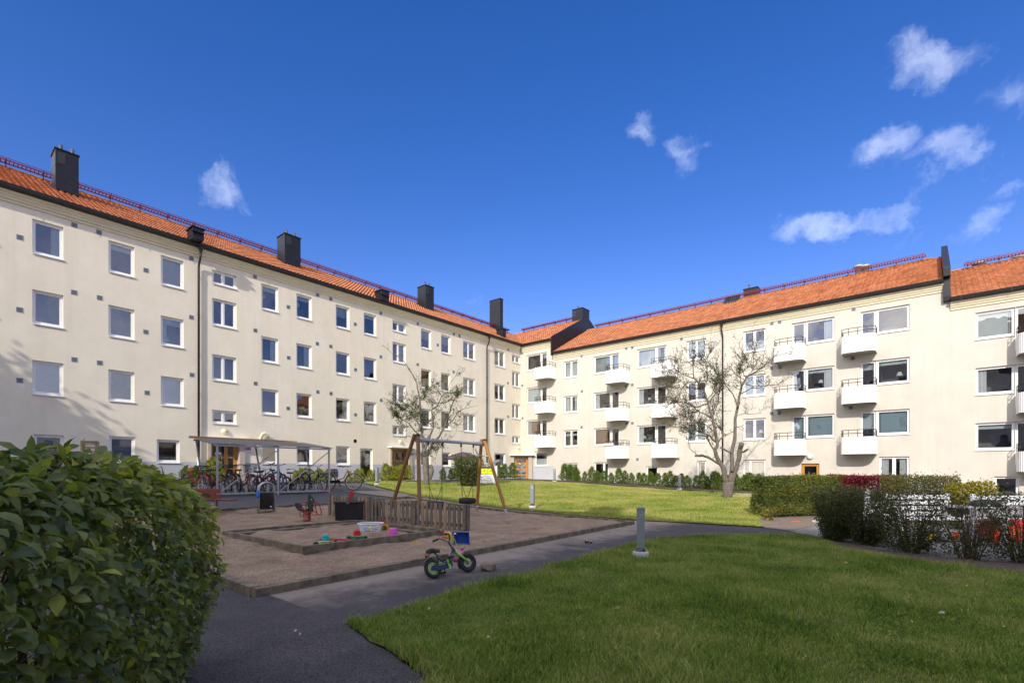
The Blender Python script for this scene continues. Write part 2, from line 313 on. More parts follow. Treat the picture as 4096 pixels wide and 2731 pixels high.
def ridge_caps(P, u0, u1, zr, parent, off, d=-5.2):
    mb = MB(); n = int((u1-u0)/.36)
    for i in range(n):
        a = u0+i*.36; pts = []
        for uu, rr in ((a, .125), (a+.37, .105)):
            for k in range(7):
                an = PI*k/6; pts.append(P(uu, zr-.03+rr*math.sin(an)*.9, d+rr*1.15*math.cos(an)))
        mb.add(pts, [(k, k+1, 7+k+1, 7+k) for k in range(6)], 0, True); mb.add(pts[:7], [tuple(range(7))], 0)
    o = mb.build('ridge_tiles', m_tile, parent, off); a = o.data.attributes.new('var', 'FLOAT', 'POINT'); a.data.foreach_set('value', RNG.random(len(o.data.vertices)).astype(np.float32)); return o
def walkway(P, u0, u1, zr, parent, off, d=-5.2):
    mb = MB(); z = zr+.17; dd = d+.22
    fbox(mb, P, u0, u1, z, z+.06, dd-.19, dd-.165); fbox(mb, P, u0, u1, z, z+.06, dd+.165, dd+.19); fbox(mb, P, u0, u1, z+.10, z+.125, dd+.19, dd+.21)
    n = int((u1-u0)/.14)
    for i in range(n+1): u = u0+(u1-u0)*i/n; fbox(mb, P, u-.018, u+.018, z+.005, z+.045, dd-.165, dd+.165)
    o = mb.build('roof_walkway', m_ridge, parent, off); n = max(2, int((u1-u0)/1.25))
    for i in range(n+1):
        mb = MB(); u = u0+.15+(u1-u0-.3)*i/n; fbox(mb, P, u-.02, u+.02, zr-.06, z-.003, dd-.02, dd+.02); fbox(mb, P, u-.02, u+.02, z-.04, z-.003, dd-.16, dd-.024); fbox(mb, P, u-.02, u+.02, z-.06, z-.003, dd+.024, dd+.17)
        fbox(mb, P, u-.018, u+.018, z-.06, z+.12, dd+.171, dd+.188); mb.build('walkway_bracket', m_ridge, o, off)
    return o
def cornice(P, u0, u1, zt, parent, off):        # zt = gutter lip height
    mb = MB(); prof = [(0.0,-.60),(.05,-.585),(.05,-.50),(.10,-.47),(.115,-.40),(.16,-.36),(.16,-.31),(.23,-.26),(.245,-.19),(.0,-.185)]
    n = len(prof); vs = [P(u, zt+z, d) for u in (u0, u1) for (d, z) in prof]
    mb.add(vs, [(i, i+1, n+i+1, n+i) for i in range(n-1)]+[tuple(range(n)), tuple(range(n, 2*n))]); mb.build('cornice', m_cornice, parent, off)
    mb = MB(); prof = [(.15,-.182),(.34,-.182),(.44,-.13),(.46,.0),(.44,.0),(.425,-.11),(.33,-.15),(.15,-.15)]; n = len(prof); vs = [P(u, zt+z, d) for u in (u0, u1) for (d, z) in prof]
    mb.add(vs, [(i, (i+1) % n, n+(i+1) % n, n+i) for i in range(n)]+[tuple(range(n)), tuple(range(n, 2*n))])
    k = int((u1-u0)/1.8)
    for i in range(k+1): u = u0+.4+i*1.8; (fbox(mb, P, u-.015, u+.015, zt-.185, zt+.012, .455, .467) if u < u1 else None)
    mb.build('gutter', m_gutter, parent, off)
def wall_grid(mb, P, u0, u1, z0, z1, holes, zs, dep=.085):
    U = sorted(set([u0, u1]+[round(x, 4) for h in holes for x in h[:2] if u0 < x < u1])); Z = sorted(set([z0, z1]+[round(x, 4) for h in holes for x in h[2:4] if z0 < x < z1]+[zs]))
    for i in range(len(U)-1):
        for j in range(len(Z)-1):
            uc, zc = (U[i]+U[i+1])/2, (Z[j]+Z[j+1])/2
            if any(h[0] < uc < h[1] and h[2] < zc < h[3] for h in holes): continue
            mb.quad(P(U[i], Z[j], 0), P(U[i+1], Z[j], 0), P(U[i+1], Z[j+1], 0), P(U[i], Z[j+1], 0), 1 if zc < zs else 0)
    for (a, b, c, d) in [h[:4] for h in holes]:
        e = -dep-.08
        for (p, q) in (((a, c), (a, d)), ((a, d), (b, d)), ((b, d), (b, c)), ((b, c), (a, c))):
            mi = 1 if max(p[1], q[1]) <= zs+.3 and c < zs-.3 else 0
            mb.quad(P(p[0], p[1], 0), P(q[0], q[1], 0), P(q[0], q[1], e), P(p[0], p[1], e), mi)
def interior(P, u0, u1, z0, z1, style, win, off, d):
    g = .25; mb = MB(); D = d-1.1
    c = [P(*p) for p in ((u0-g, z0-g, d), (u1+g, z0-g, d), (u1+g, z1+g, d), (u0-g, z1+g, d), (u0-g, z0-g, D), (u1+g, z0-g, D), (u1+g, z1+g, D), (u0-g, z1+g, D))]
    mb.add(c, [(4,5,6,7),(0,1,5,4),(1,2,6,5),(2,3,7,6),(3,0,4,7)]); mb.build('room', m_room, win, off)
    w, h = u1-u0, z1-z0
    def plane(name, a, b, zb, zt, mat, wav=0., dd=.07):
        mb = MB(); n = max(2, int((b-a)/.025)) if wav else 1; vs = []
        for i in range(n+1):
            u = a+(b-a)*i/n; q = d-dd-(wav*math.sin(u*52+.7*math.sin(u*17)) if wav else 0)
            vs += [P(u, zb, q), P(u, zt, q)]
        mb.add(vs, [(2*i, 2*i+2, 2*i+3, 2*i+1) for i in range(n)], 0, bool(wav)); return mb.build(name, mat, win, off)
    def slats(a, b, zb, zt, mat):
        mb = MB(); n = int((zt-zb)/.05)
        for i in range(n):
            z = zb+i*.05; mb.quad(P(a, z, d-.06), P(b, z, d-.06), P(b, z+.047, d-.085), P(a, z+.047, d-.085))
        mb.build('blind', mat, win, off)
    for s in style.split('+'):
        if s == 'blind': slats(u0, u1, z0, z1, m_blind)
        elif s == 'bblind': slats(u0, u1, z0+.05, z1, m_bblue)
        elif s == 'roller': plane('blind', u0, u1, z0, z1, m_blind)
        elif s == 'half': slats(u0, u1, z0+h*.52, z1, m_blind)
        elif s == 'third': plane('blind', u0+.01, u1-.01, z1-h*.2, z1, m_blind)
        elif s == 'lilac': plane('screen', u0, u1, z0, z1, m_lilac)
        elif s == 'pattern': plane('curtain', u0, u1, z0, z1, m_pattern, .012)
        elif s == 'brown': plane('curtain', u0, u0+w*.8, z0, z1, m_brown, .012)
        elif s == 'right': plane('curtain', u1-w*.36, u1, z0+.05, z1, m_curt, .02)
        elif s == 'left': plane('curtain', u0, u0+w*.28, z0+.05, z1, m_curt, .02)
        elif s == 'both': plane('curtain', u0, u0+w*.3, z0, z1, m_curt, .02); plane('curtain', u1-w*.3, u1, z0, z1, m_curt, .02)
        elif s == 'full': plane('curtain', u0, u1, z0, z1, m_curt, .02)
        elif s == 'low': plane('curtain', u0, u1, z0, z0+h*.5, m_curt, .012)
        elif s == 'valance': plane('curtain', u0, u1, z1-h*.24, z1, m_curt, .012)
        elif s == 'lace': plane('curtain', u0, u1, z1-h*.32, z1-h*.2, m_curt, .01)
def window(P, u0, u1, z0, z1, style, b, off, leaves=(0, 1), dep=.085, sill=True, dark=False):
    """white framed casement; leaves = split positions 0..1"""
    fw = .055; d = -dep; mb = MB()
    fbox(mb, P, u0+.002, u0+fw, z0+.004, z1-.004, d-.06, d); fbox(mb, P, u1-fw, u1-.002, z0+.004, z1-.004, d-.06, d); fbox(mb, P, u0+fw, u1-fw, z0+.004, z0+fw+.01, d-.06, d-.001); fbox(mb, P, u0+fw, u1-fw, z1-fw, z1-.004, d-.06, d-.001)
    U = [u0+fw+(u1-u0-2*fw)*q for q in leaves]
    for q in U[1:-1]: fbox(mb, P, q-.03, q+.03, z0+fw+.011, z1-fw-.001, d-.06, d-.003)
    sw = .045; gl = []
    for k in range(len(U)-1):
        a = U[k]+(.003 if k == 0 else .033); c = U[k+1]-(.003 if k == len(U)-2 else .033); zb, zt = z0+fw+.014, z1-fw-.004; e = d-.018
        fbox(mb, P, a, a+sw, zb, zt, e-.05, e); fbox(mb, P, c-sw, c, zb, zt, e-.05, e); fbox(mb, P, a+sw, c-sw, zb, zb+sw, e-.05, e-.001); fbox(mb, P, a+sw, c-sw, zt-sw, zt, e-.05, e-.001); gl.append((a+sw, c-sw, zb+sw, zt-sw))
    w = mb.build('window', m_white, b, off)
    mb = MB()
    for (a, c, zb, zt) in gl: mb.quad(P(a, zb, d-.045), P(c, zb, d-.045), P(c, zt, d-.045), P(a, zt, d-.045))
    mb.build('pane', m_glass, w)
    w.children[0].data.transform(Matrix.Translation(-Vector(off)))
    if sill:
        mb = MB(); vs = [P(u, z, q) for u in (u0-.02, u1+.02) for (q, z) in ((-dep+.002, z0+.012), (.05, z0-.016), (.05, z0-.045), (.035, z0-.045), (.035, z0-.022), (-dep+.002, z0-.003))]
        mb.add(vs, [(i, (i+1) % 6, 6+(i+1) % 6, 6+i) for i in range(6)]+[tuple(range(6)), tuple(range(6, 12))]); mb.build('sill', m_sill, w, off)
    interior(P, u0+fw, u1-fw, z0+fw, z1-fw, style, w, off, d-.07); return w
def vents(P, pts, b, off):
    for (u, z) in pts:
        mb = MB(); s = .10; fbox(mb, P, u-s, u+s, z-s, z+s, -.01, .012)
        for k in range(5): fbox(mb, P, u-s+.02, u+s-.02, z-s+.022+k*.034, z-s+.040+k*.034, .008, .016, 1)
        mb.build('wall_vent', [m_vent, m_ventd], b, off)
def downpipe(P, u, zt, zb, b, off):
    mb = MB(); mb.lathe([(.13,.0),(.12,-.03),(.06,-.26),(.05,-.30)], P(u, zt-.16, .37), 14)
    mb.tube([P(u, zt-.46, .37), P(u, zt-.62, .36), P(u, zt-.95, .15), P(u, zt-1.1, .11), P(u, zb+1.3, .11)], .05, 10)
    z = zt-1.5
    while z > zb+1.6: mb.lathe([(.058,-.03),(.058,.03)], P(u, z, .11), 10); fbox(mb, P, u-.015, u+.015, z-.01, z+.01, 0, .06); z -= 1.9
    o = mb.build('downpipe', m_pipe, b, off); mb = MB(); mb.tube([P(u, zb+1.3, .11), P(u, zb-.02, .11)], .062, 10); mb.build('pipe_foot', m_pvc, o, off)
def roofhit(side, x, y, ze, zr=None, d_e=.36, d_r=-5.2):
    d = ray(x, y); zr = ze+2.97 if zr is None else zr; k = (zr-ze)/(d_e-d_r)
    # z = ze + k*(d_e - dd)
    if side == 'L': t = (ze+k*(d_e+LX)-CAMZ)/(d[2]+k*d[0]); p = d*t; return p[1], p[0]-LX
    t = (ze+k*(d_e-RY)-CAMZ)/(d[2]-k*d[1]); p = d*t; return p[0], RY-p[1]
def chimney(P, u0, u1, d, zb, zt, b, off, depth=.95, louvre=True, pipes=2, name='chimney', flare=0.):
    mb = MB(); dz = .08
    fbox(mb, P, u0, u1, zb, zt, d-depth, d); fbox(mb, P, u0-.04-flare, u1+.04+flare, zt, zt+.05, d-depth-.04-flare, d+.04+flare); fbox(mb, P, u0-.10, u1+.10, zb+.0, zb+.55, d-depth-.3, d+.003) if False else None
    for q in (.33, .66): fbox(mb, P, u0-.006, u1+.006, zb+(zt-zb)*q, zb+(zt-zb)*q+.02, d-depth-.006, d+.006)
    o = mb.build(name, m_dark, b, off, bevel=.008)
    mb = MB(); mb.add([P(u0-.12, zb+.28, d+.10), P(u1+.12, zb+.28, d+.10), P(u1+.12, zb+.28+(depth+.2)*.535, d-depth-.1), P(u0-.12, zb+.28+(depth+.2)*.535, d-depth-.1)], [(0,1,2,3)]); mb.build('flashing', m_dark, o, off)
    if louvre:
        mb = MB(); w = (u1-u0)*.36
        fbox(mb, P, u0+.07, u0+.07+w, zt-.62, zt-.10, d-.02, d+.008)
        for k in range(9): fbox(mb, P, u0+.09, u0+.05+w, zt-.60+k*.053, zt-.575+k*.053, d+.008, d+.02, 1)
        mb.build('louvre', [m_pipe, m_slat], o, off)
    if pipes:
        for k in range(pipes): mb = MB(); u = u0+(u1-u0)*(.3+.5*k); mb.tube([P(u, zt, d-depth*.4), P(u, zt+.42, d-depth*.4)], .07, 10); mb.build('flue', m_flue, o, off)
    return o
def lamp(P, u, z, b_, off, mat, r=.15):
    mb = MB(); R = Matrix.Rotation(PI/2, 3, 'Y') if P is Lpos else Matrix.Rotation(PI/2, 3, 'X')
    c = Vector(P(u, z, 0))-Vector(off)
    mb.lathe([(0,0),(r,0),(r,.035),(r*.9,.05)], c, 20, 0, R); o = mb.build('wall_lamp', m_wplast, b_); mb = MB(); mb.lathe([(r*.86,.045),(r*.8,.09),(r*.55,.135),(r*.25,.155),(0,.16)], c, 20, 0, R); mb.build('globe', mat, o)
def gooseneck(P, u, z, b_, off):
    mb = MB(); pts = [P(u, z-.22, -.01), P(u, z-.22, .10), P(u+.02, z-.02, .16), P(u+.08, z+.12, .18), P(u+.2, z+.17, .18), P(u+.33, z+.1, .18), P(u+.37, z-.05, .18)]
    mb.tube(pts, .075, 10); mb.build('vent_pipe', m_cornice, b_, off)
def wood_door(P, u0, u1, z0, z1, cols, rows, b, off, name='entrance_door', d=-.25, handle=True, kick=False):
    mb = MB(); fw = .07; gl = []
    fbox(mb, P, u0, u0+fw, z0, z1, d-.06, d); fbox(mb, P, u1-fw, u1, z0, z1, d-.06, d); fbox(mb, P, u0+fw, u1-fw, z1-fw, z1, d-.06, d-.001)
    U = [u0+fw+(u1-u0-2*fw)*q for q in cols]; Z = [z0+(z1-fw-z0)*q for q in rows]
    for k in range(len(U)-1):
        a, c = U[k]+.004, U[k+1]-.004; st = .085
        fbox(mb, P, a, a+st, z0+.01, z1-fw-.004, d-.055, d-.012); fbox(mb, P, c-st, c, z0+.01, z1-fw-.004, d-.055, d-.012)
        for j, zz in enumerate(Z):
            hh = .10 if 0 < j < len(Z)-1 else .16
            lo = max(z0+.01, zz-hh/2); hi = min(z1-fw-.005, zz+hh/2); fbox(mb, P, a+st, c-st, lo, hi, d-.055, d-.014)
        gl.append((a+st, c-st, z0+.05, z1-fw-.04))
    o = mb.build(name, m_door, b, off, bevel=.004); mb = MB()
    for (a, c, zb, zt) in gl: mb.quad(P(a, zb, d-.035), P(c, zb, d-.035), P(c, zt, d-.035), P(a, zt, d-.035))
    mb.build('pane', m_glassd, o, off); interior(P, u0+.1, u1-.1, z0+.02, z1-.1, 'none', o, off, d-.08)
    if handle:
        mb = MB(); u = u0+(u1-u0)*.42; mb.tube([P(u, z0+.75, d-.012), P(u, z0+.75, d+.06), P(u, z0+1.5, d+.06), P(u, z0+1.5, d-.012)], .016, 8); mb.build('handle', m_chrome, o, off)
    return o
def portal(P, u0, u1, z0, z1, b, off, jl=.16, jr=.28, d0=.12):
    mb = MB(); fbox(mb, P, u0, u0+jl, z0, z1, -.25, d0); fbox(mb, P, u1-jr, u1, z0, z1, -.25, d0); fbox(mb, P, u0+jl, u1-jr, z1-.10, z1, -.25, d0-.002); o = mb.build('portal', m_stone, b, off, bevel=.008)
    mb = MB(); fbox(mb, P, u0-.12, u1+.16, z1+.003, z1+.07, -.01, d0+.32); mb.build('canopy', m_white, o, off)
# ---- left wing
offL = (LX, 12., 1.)
bl = thing('apartment_building', offL, 'long cream apartment block along the left, without balconies, dark chimneys on its roof', 'building')
T1 = 11.70; PIT = 2.815; WH = 1.35; ZE = 12.63; ZR = 15.60
cols = [('c0',1.17,2.10),('c1',3.08,4.01),('c2',5.49,6.42),('c3',7.43,8.36),('c5',12.0,12.91),('c6',13.93,14.85),('c7',16.38,17.31),('c8',18.33,19.26),('c10',22.98,23.91),('c11',24.88,25.80),('c12',27.14,28.46),('c13',30.76,32.08)]
sty = {'c0':'dark dark blind dark','c1':'right dark blind blind','c2':'third dark pattern lilac','c3':'blind valance+left roller dark','c5':'third right dark third','c6':'third right dark third','c7':'half dark right low','c8':'third dark right dark','c10':'half brown third dark','c11':'half dark dark dark','c12':'roller blind roller dark','c13':'blind half left both'}
grd = {'c0':(1.17,2.1,2.05,3.1),'c1':(3.12,4.03,1.95,3.1),'c2':(5.52,6.44,2.02,3.16),'c3':(7.27,8.19,2.04,3.1),'c5':(12.0,12.91,2.05,3.12),'c6':(13.95,14.88,2.05,3.12),'c7':(16.39,17.32,2.03,3.16),'c8':(18.06,19.0,1.12,3.08),'c10':(22.98,23.85,2.02,3.07),'c11':(24.98,25.82,2.0,3.03),'c12':(27.3,28.14,2.02,3.1),'c13':(30.77,32.13,2.0,3.14)}
WL = []
for n, a, b in cols:
    st = sty[n].split(); sp = (0, .5, 1) if b-a > 1.2 else (0, 1)
    for r in range(3): WL.append((a, b, T1-r*PIT-WH, T1-r*PIT, st[r], sp))
    g = grd[n]; WL.append((*g, st[3], (0, 1)))
for (a, b) in ((9.60,10.74),(20.54,21.65),(33.03,34.12)):
    for (z0, z1) in ((11.03,11.70),(8.96,10.29),(6.20,7.48),(4.04,4.70)): WL.append((a, b, z0, z1, 'dark' if a < 15 else 'right', (0, .47, 1)))
doorsL = [(9.55,11.02,1.08,3.10),(20.44,21.86,1.08,3.14)]
wallL = MB(); wall_grid(wallL, Lpos, -9, 34.2, .2, 12.47, [w[:4] for w in WL]+doorsL, 2.07)
wallL.build('wall', [m_wall, m_plinth], bl, offL)
for (a, b, z0, z1, st, sp) in WL: window(Lpos, a, b, z0, z1, st, bl, offL, sp, sill=z0 > 1.5)
mb = MB(); mb.box(-37.8, -29.4, -9, 39, .2, 12.5); mb.box(-29.4, -27.6, -9.2, -9, .2, 12.5); mb.build('rear_wall', m_wall, bl, offL)
cornice(Lpos, -9, 33.95, 12.66, bl, offL); tiles('roof', Lpos, -9, 39.3, ZE, ZR, bl, offL); ridge_caps(Lpos, -9, 39, ZR, bl, offL); walkway(Lpos, -5, 38.4, ZR, bl, offL)
mb = MB(); mb.add([(-32.7,-9,ZR-.03),(-32.7,39.3,ZR-.03),(-38,39.3,12.6),(-38,-9,12.6)], [(0,1,2,3)]); mb.add([(-27.2,-9,12.6),(-32.7,-9,ZR-.05),(-38,-9,12.6)], [(0,1,2)]); mb.build('rear_roof', m_tile, bl, offL)
downpipe(Lpos, 8.97, 12.66, 1., bl, offL); downpipe(Lpos, 29.72, 12.66, 1., bl, offL)
c1 = lambda x, y: (x/2.091, 550+y/2.091)
c3 = lambda x, y: (1000+x/2.138, 1000+y/2.138)
for (f, fl, fr, tp, dep, lo, pi, nm, fla) in ((c1,(462,440),(655,500),(460,78),1.0,True,2,'chimney',0),(c1,(1612,885),(1712,918),(1612,735),.75,False,0,'roof_vent',.02),(c3,(297,120),(408,150),None,1.0,True,2,'chimney',0),
        (c3,(1128,440),(1182,455),(1125,332),.75,False,0,'roof_vent',.02),(c3,(1502,505),(1567,525),(1500,292),1.0,True,2,'chimney',0),(c3,(2138,700),(2214,733),(2136,408),1.35,False,0,'chimney',.0),(c3,(2160,748),(2196,762),(2160,668),.7,False,0,'roof_vent',.02)):
    ua, da = roofhit('L', *f(*fl), ZE); ub, db = roofhit('L', *f(*fr), ZE); d = da; zb = max(ZE+.535*(.36-d)-.25, ZE-.03)
    zt = onL(*f(*tp), X=LX+d)[1] if tp else zch
    if nm == 'chimney' and tp: zch = zt
    ub = max(ub, ua+.45)
    chimney(Lpos, ua, ub, d, zb, zt-.05, bl, offL, dep, lo, pi, nm, fla)
VL = [c1(*p) for p in ((165,835),(622,733),(828,794),(1220,1110),(1600,1012),(163,1440),(618,1295),(833,1340),(1600,1503))]+[(p[0]/2.138, 1300+p[1]/2.138) for p in ((168,473),(635,294),(852,322),(1257,578),(1246,58),(1640,425))]
VL += [c3(*p) for p in ((43,230),(327,487),(578,385),(690,418),(899,633),(1119,541),(1435,631),(1605,812),(1743,719),(1792,734),(2208,852),(45,687),(330,920),(575,800),(690,823),(902,1022),(1118,912),(1433,979),(1740,1041),(1791,1053),(1605,1140),(2205,1137),(47,1140),(326,1352),(579,1212),(692,1226),(902,1407),(1121,1283),(1740,1362),(2206,1423))]+[(740+2286/3.36, 1700+212/3.36), (1400+68/3.36, 1750+44/3.36)]
vents(Lpos, [onL(*p) for p in VL], bl, offL)
bk = lambda x, y: (740+x/3.36, 1700+y/3.36)
sw = lambda x, y: (1500+x/2.94, 1650+y/2.94)
lamp(Lpos, *onL(*bk(530, 83)), bl, offL, m_lampc); lamp(Lpos, *onL(*sw(297, 343)), bl, offL, m_lampc); lamp(Lpos, *onL(*sw(1683, 412)), bl, offL, m_lampc, .13)
gooseneck(Lpos, *onL(*bk(1000, 150)), bl, offL)
portal(Lpos, 9.37, 11.14, 1.0, 3.17, bl, offL); wood_door(Lpos, 9.55, 10.86, 1.1, 3.05, (0, .62, 1), (0, .33, .66, 1), bl, offL)
portal(Lpos, 20.28, 22.14, 1.0, 3.19, bl, offL); wood_door(Lpos, 20.46, 21.84, 1.1, 3.07, (0, .3, 1), (0, .33, .66, 1), bl, offL)
for (x0, x1) in ((1310,1352),(1416,1447)):
    mb = MB(); a = onL(x0, 1880)[0]; b = onL(x1, 1880)[0]; fbox(mb, Lpos, a, b, 1.28, 1.66, -.02, .012); mb.build('cellar_window', m_ventd, bl, offL)
# ---- right-hand row: corner block, middle block, far block
def balcony(u0, u1, zt, zb, b, off, p=1.1, r=.36):
    path = [(u0, .02), (u0, p-r)]+[(u0+r-r*math.cos(a), p-r+r*math.sin(a)) for a in [PI/2*k/8 for k in range(1, 9)]]
    path += [(u1-r+r*math.sin(a), p-r+r*math.cos(a)) for a in [PI/2*k/8 for k in range(0, 9)]]+[(u1, .02)]
    L = [0]
    for i in range(1, len(path)): L.append(L[-1]+math.dist(path[i], path[i-1]))
    def P2(s):
        for i in range(1, len(path)):
            if s <= L[i] or i == len(path)-1:
                q = (s-L[i-1])/(L[i]-L[i-1]); a, c = path[i-1], path[i]; tx, ty = (c[0]-a[0])/(L[i]-L[i-1]), (c[1]-a[1])/(L[i]-L[i-1]); return (a[0]+(c[0]-a[0])*q, a[1]+(c[1]-a[1])*q, ty, -tx)
    n = int(L[-1]/.0225); mb = MB(); vs = []
    for i in range(n+1):
        x, y, nx, ny = P2(L[-1]*i/n); e = (.009 if (i//2) % 2 else -.009)
        x, y = x-nx*e, y-ny*e; xi, yi = x+nx*.03, y+ny*.03
        vs += [Rpos(x, zb, y), Rpos(x, zt, y), Rpos(xi, zt, yi), Rpos(xi, zb, yi)]
    fs = []
    for i in range(n):
        a, c = 4*i, 4*i+4
        for k in range(4): fs.append((a+k, c+k, c+(k+1) % 4, a+(k+1) % 4))
    mb.add(vs, fs); o = mb.build('balcony', m_balc, b, off)
    mb = MB(); inn = [(P2(s)[0]+P2(s)[2]*.05, P2(s)[1]+P2(s)[3]*.05) for s in np.linspace(0, L[-1], 30)]
    k = len(inn); mb.add([Rpos(x, zb+.06, y) for (x, y) in inn]+[Rpos(x, zb+.2, y) for (x, y) in inn], [tuple(range(k)), tuple(range(k, 2*k))]+[(i, (i+1) % k, k+(i+1) % k, k+i) for i in range(k)]); mb.build('balcony_floor', m_conc, o, off)
    mb = MB(); ss = np.linspace(0, L[-1], 40)
    for h in (.19, .38): mb.tube([Rpos(P2(s)[0]+P2(s)[2]*.015, zt+h, P2(s)[1]+P2(s)[3]*.015) for s in ss], .016, 6)
    for s in np.linspace(.03, L[-1]-.03, 9): x, y, nx, ny = P2(s); mb.tube([Rpos(x+nx*.015, zt-.05, y+ny*.015), Rpos(x+nx*.015, zt+.38, y+ny*.015)], .013, 6)
    mb.build('railing', m_rail, o, off); return o
def block(u0, u1, ze, zr, zpl, zbot, off, label, wins, doors, vts, uroof, uwalk, gab=()):
    b = thing('apartment_building', off, label, 'building'); mb = MB()
    wall_grid(mb, Rpos, u0, XF1 if u1 == XF0 else u1, zbot, ze-.15, [w[:4] for w in wins]+doors, zpl); mb.build('wall', [m_wall2, m_plinth], b, off)
    for w in wins: window(Rpos, *w[:5], b, off, w[5], sill=w[6] if len(w) > 6 else True)
    mb = MB(); mb.box(u0+.02, u1-.02, RY+2.0, RY+10.2, zbot, ze-.1)
    for g in gab: mb.box(g-.2, g-.03, RY+.09, RY+2.0, zbot, ze-.1)
    mb.build('rear_wall', m_wall, b, off)
    cornice(Rpos, u0+(.16 if u0 < -27 else 0), u1, ze+.03, b, off); tiles('roof', Rpos, *uroof, ze, zr, b, off); ridge_caps(Rpos, uroof[0], uroof[1]-.1, zr, b, off); walkway(Rpos, *uwalk, zr, b, off)
    mb = MB(); mb.add([(uroof[0], RY+5.2, zr-.03), (uroof[1], RY+5.2, zr-.03), (uroof[1], RY+10.6, ze-.05), (uroof[0], RY+10.6, ze-.05)], [(0,1,2,3)]); mb.build('rear_roof', m_tile, b, off)
    vents(Rpos, vts, b, off); return b
p4 = lambda x, y: (2000+x/1.96, 1150+y/1.96)
p5 = lambda x, y: (2900+x/1.9666, 950+y/1.9666)
p6 = lambda x, y: (2900+x/1.9666, 1600+y/1.9666)
def combo(u0, us, u1, rows, styW, styD, flip=False):       # wide window beside a narrow balcony door
    out = []
    for (zt, a, c) in zip(rows, styW, styD):
        win = (u0, us-.004, zt-WH, zt, a, (0, 1)) if not flip else (us+.004, u1, zt-WH, zt, a, (0, 1))
        dr = (us+.004, u1, zt-2.1, zt, c, (0, 1), False) if not flip else (u0, us-.004, zt-2.1, zt, c, (0, 1), False)
        out += [win, dr]
    return out
RC = (11.68, 8.86, 6.05); RM = (10.58, 7.76, 4.98); RF = (9.57, 6.79, 4.03)
XC, XF0, XF1 = -23.95, .58, .86
offC = (-25.7, RY, .9); offM = (-11.5, RY, .4); offF = (4., RY, -.1)
bc = block(-27.5, XC, 12.60, ZR, 2.07, .5, offC, 'narrow cream corner block with one stack of balconies, highest orange roof in the inner corner', combo(-26.86, -25.33, -24.67, RC, ('dark','roller','left+brown'), ('third','dark','dark'))+[(-25.96,-24.64,2.1,3.32,'low',(0,1))], [], [onR(*p4(*p)) for p in ((175,515),(175,768),(177,1023))], (-32.6, XC), (-31.3, -24.6), (XC,))
two = lambda a, b, rows, st: [(a, b, z-WH, z, s, (0, .5, 1)) for z, s in zip(rows, st)]
winsM = two(-22.97,-21.62,RM,('roller','both','lace'))+combo(-20.16,-18.69,-17.95,RM,('blind','left','brown'),('roller','dark','dark'))+combo(-16.5,-15.04,-14.26,RM,('full','left','left'),('both','dark','dark'))
winsM += two(-12.82,-11.49,RM,('roller','dark','bblind'))+two(-9.15,-7.83,RM,('low','roller','dark'))+combo(-6.38,-5.65,-4.19,RM,('right','third+right','bblind'),('low','left','bblind'),True)+combo(-2.95,-2.23,-.78,RM,('dark','third','bblind'),('dark','third','half'),True)
winsM += [(-22.97,-21.62,.95,2.29,'third',(0,1)),(-20.13,-18.87,.75,2.33,'dark',(0,.68,1)),(-15.8,-14.9,.7,1.99,'dark',(0,1)),(-12.12,-11.5,1.03,2.33,'both',(0,1)),(-9.16,-7.83,1.06,2.36,'full',(0,.3,1)),(-2.1,-.79,.3,2.42,'both',(0,.5,1),False)]
bm = block(XC+.003, XF0, 11.45, 14.45, 1.12, -.1, offM, 'longest right-hand cream block with four balcony stacks, behind the bare tree', winsM, [(-5.88,-4.94,.1,2.09)],
  [onR(*p4(*p)) for p in ((640,537),(990,478),(1037,470),(1423,403),(642,813),(988,772),(1037,762),(641,1094),(992,1064),(1038,1062),(1078,1345),(1397,1342))]+[onR(*p5(*p)) for p in ((369,676),(430,664),(1012,564),(366,1027),(433,1020),(1005,950),(367,1382),(427,1380),(990,1337))], (XC+.01, XF0-.02), (-22.9, -.15), (XF0,))
wood_door(Rpos, -5.88, -4.94, .12, 2.08, (0, 1), (0, .1, .62, 1), bm, offM, d=-.10); downpipe(Rpos, -10.39, 11.48, .35, bm, offM); lamp(Rpos, *onR(*p6(668, 445)), bm, offM, m_lampw, .19)
winsF = combo(1.81, 3.22, 3.95, RF, ('roller','left','third'), ('dark','dark','dark'))+[(2.48,3.36,.2,1.37,'dark',(0,1))]+combo(8.2,9.6,10.3,RF,('blind','dark','third'),('dark','dark','dark'))+two(12.2,13.5,RF,('dark','blind','dark'))
bf = block(XF1+.003, 18., 10.43, 13.43, -.1, -1.2, offF, 'cream block at the right edge with lowest roof line, cut by the photo frame', winsF, [], [], (XF1+.01, 18), (1.6, 17.5), ())
for (b, off, u0, rows) in ((bc, offC, -25.33, (10.21, 7.38, 4.55)), (bm, offM, -18.69, (9.11, 6.31, 3.52)), (bm, offM, -15.05, (9.11, 6.31, 3.52)), (bm, offM, -7.2, (9.11, 6.31, 3.52)), (bm, offM, -3.78, (9.11, 6.31, 3.52)), (bf, offF, 3.25, (8.1, 5.32, 2.55)), (bf, offF, 9.64, (8.1, 5.32, 2.55))):
    for z in rows: balcony(u0, u0+1.6, z, z-.95, b, off)
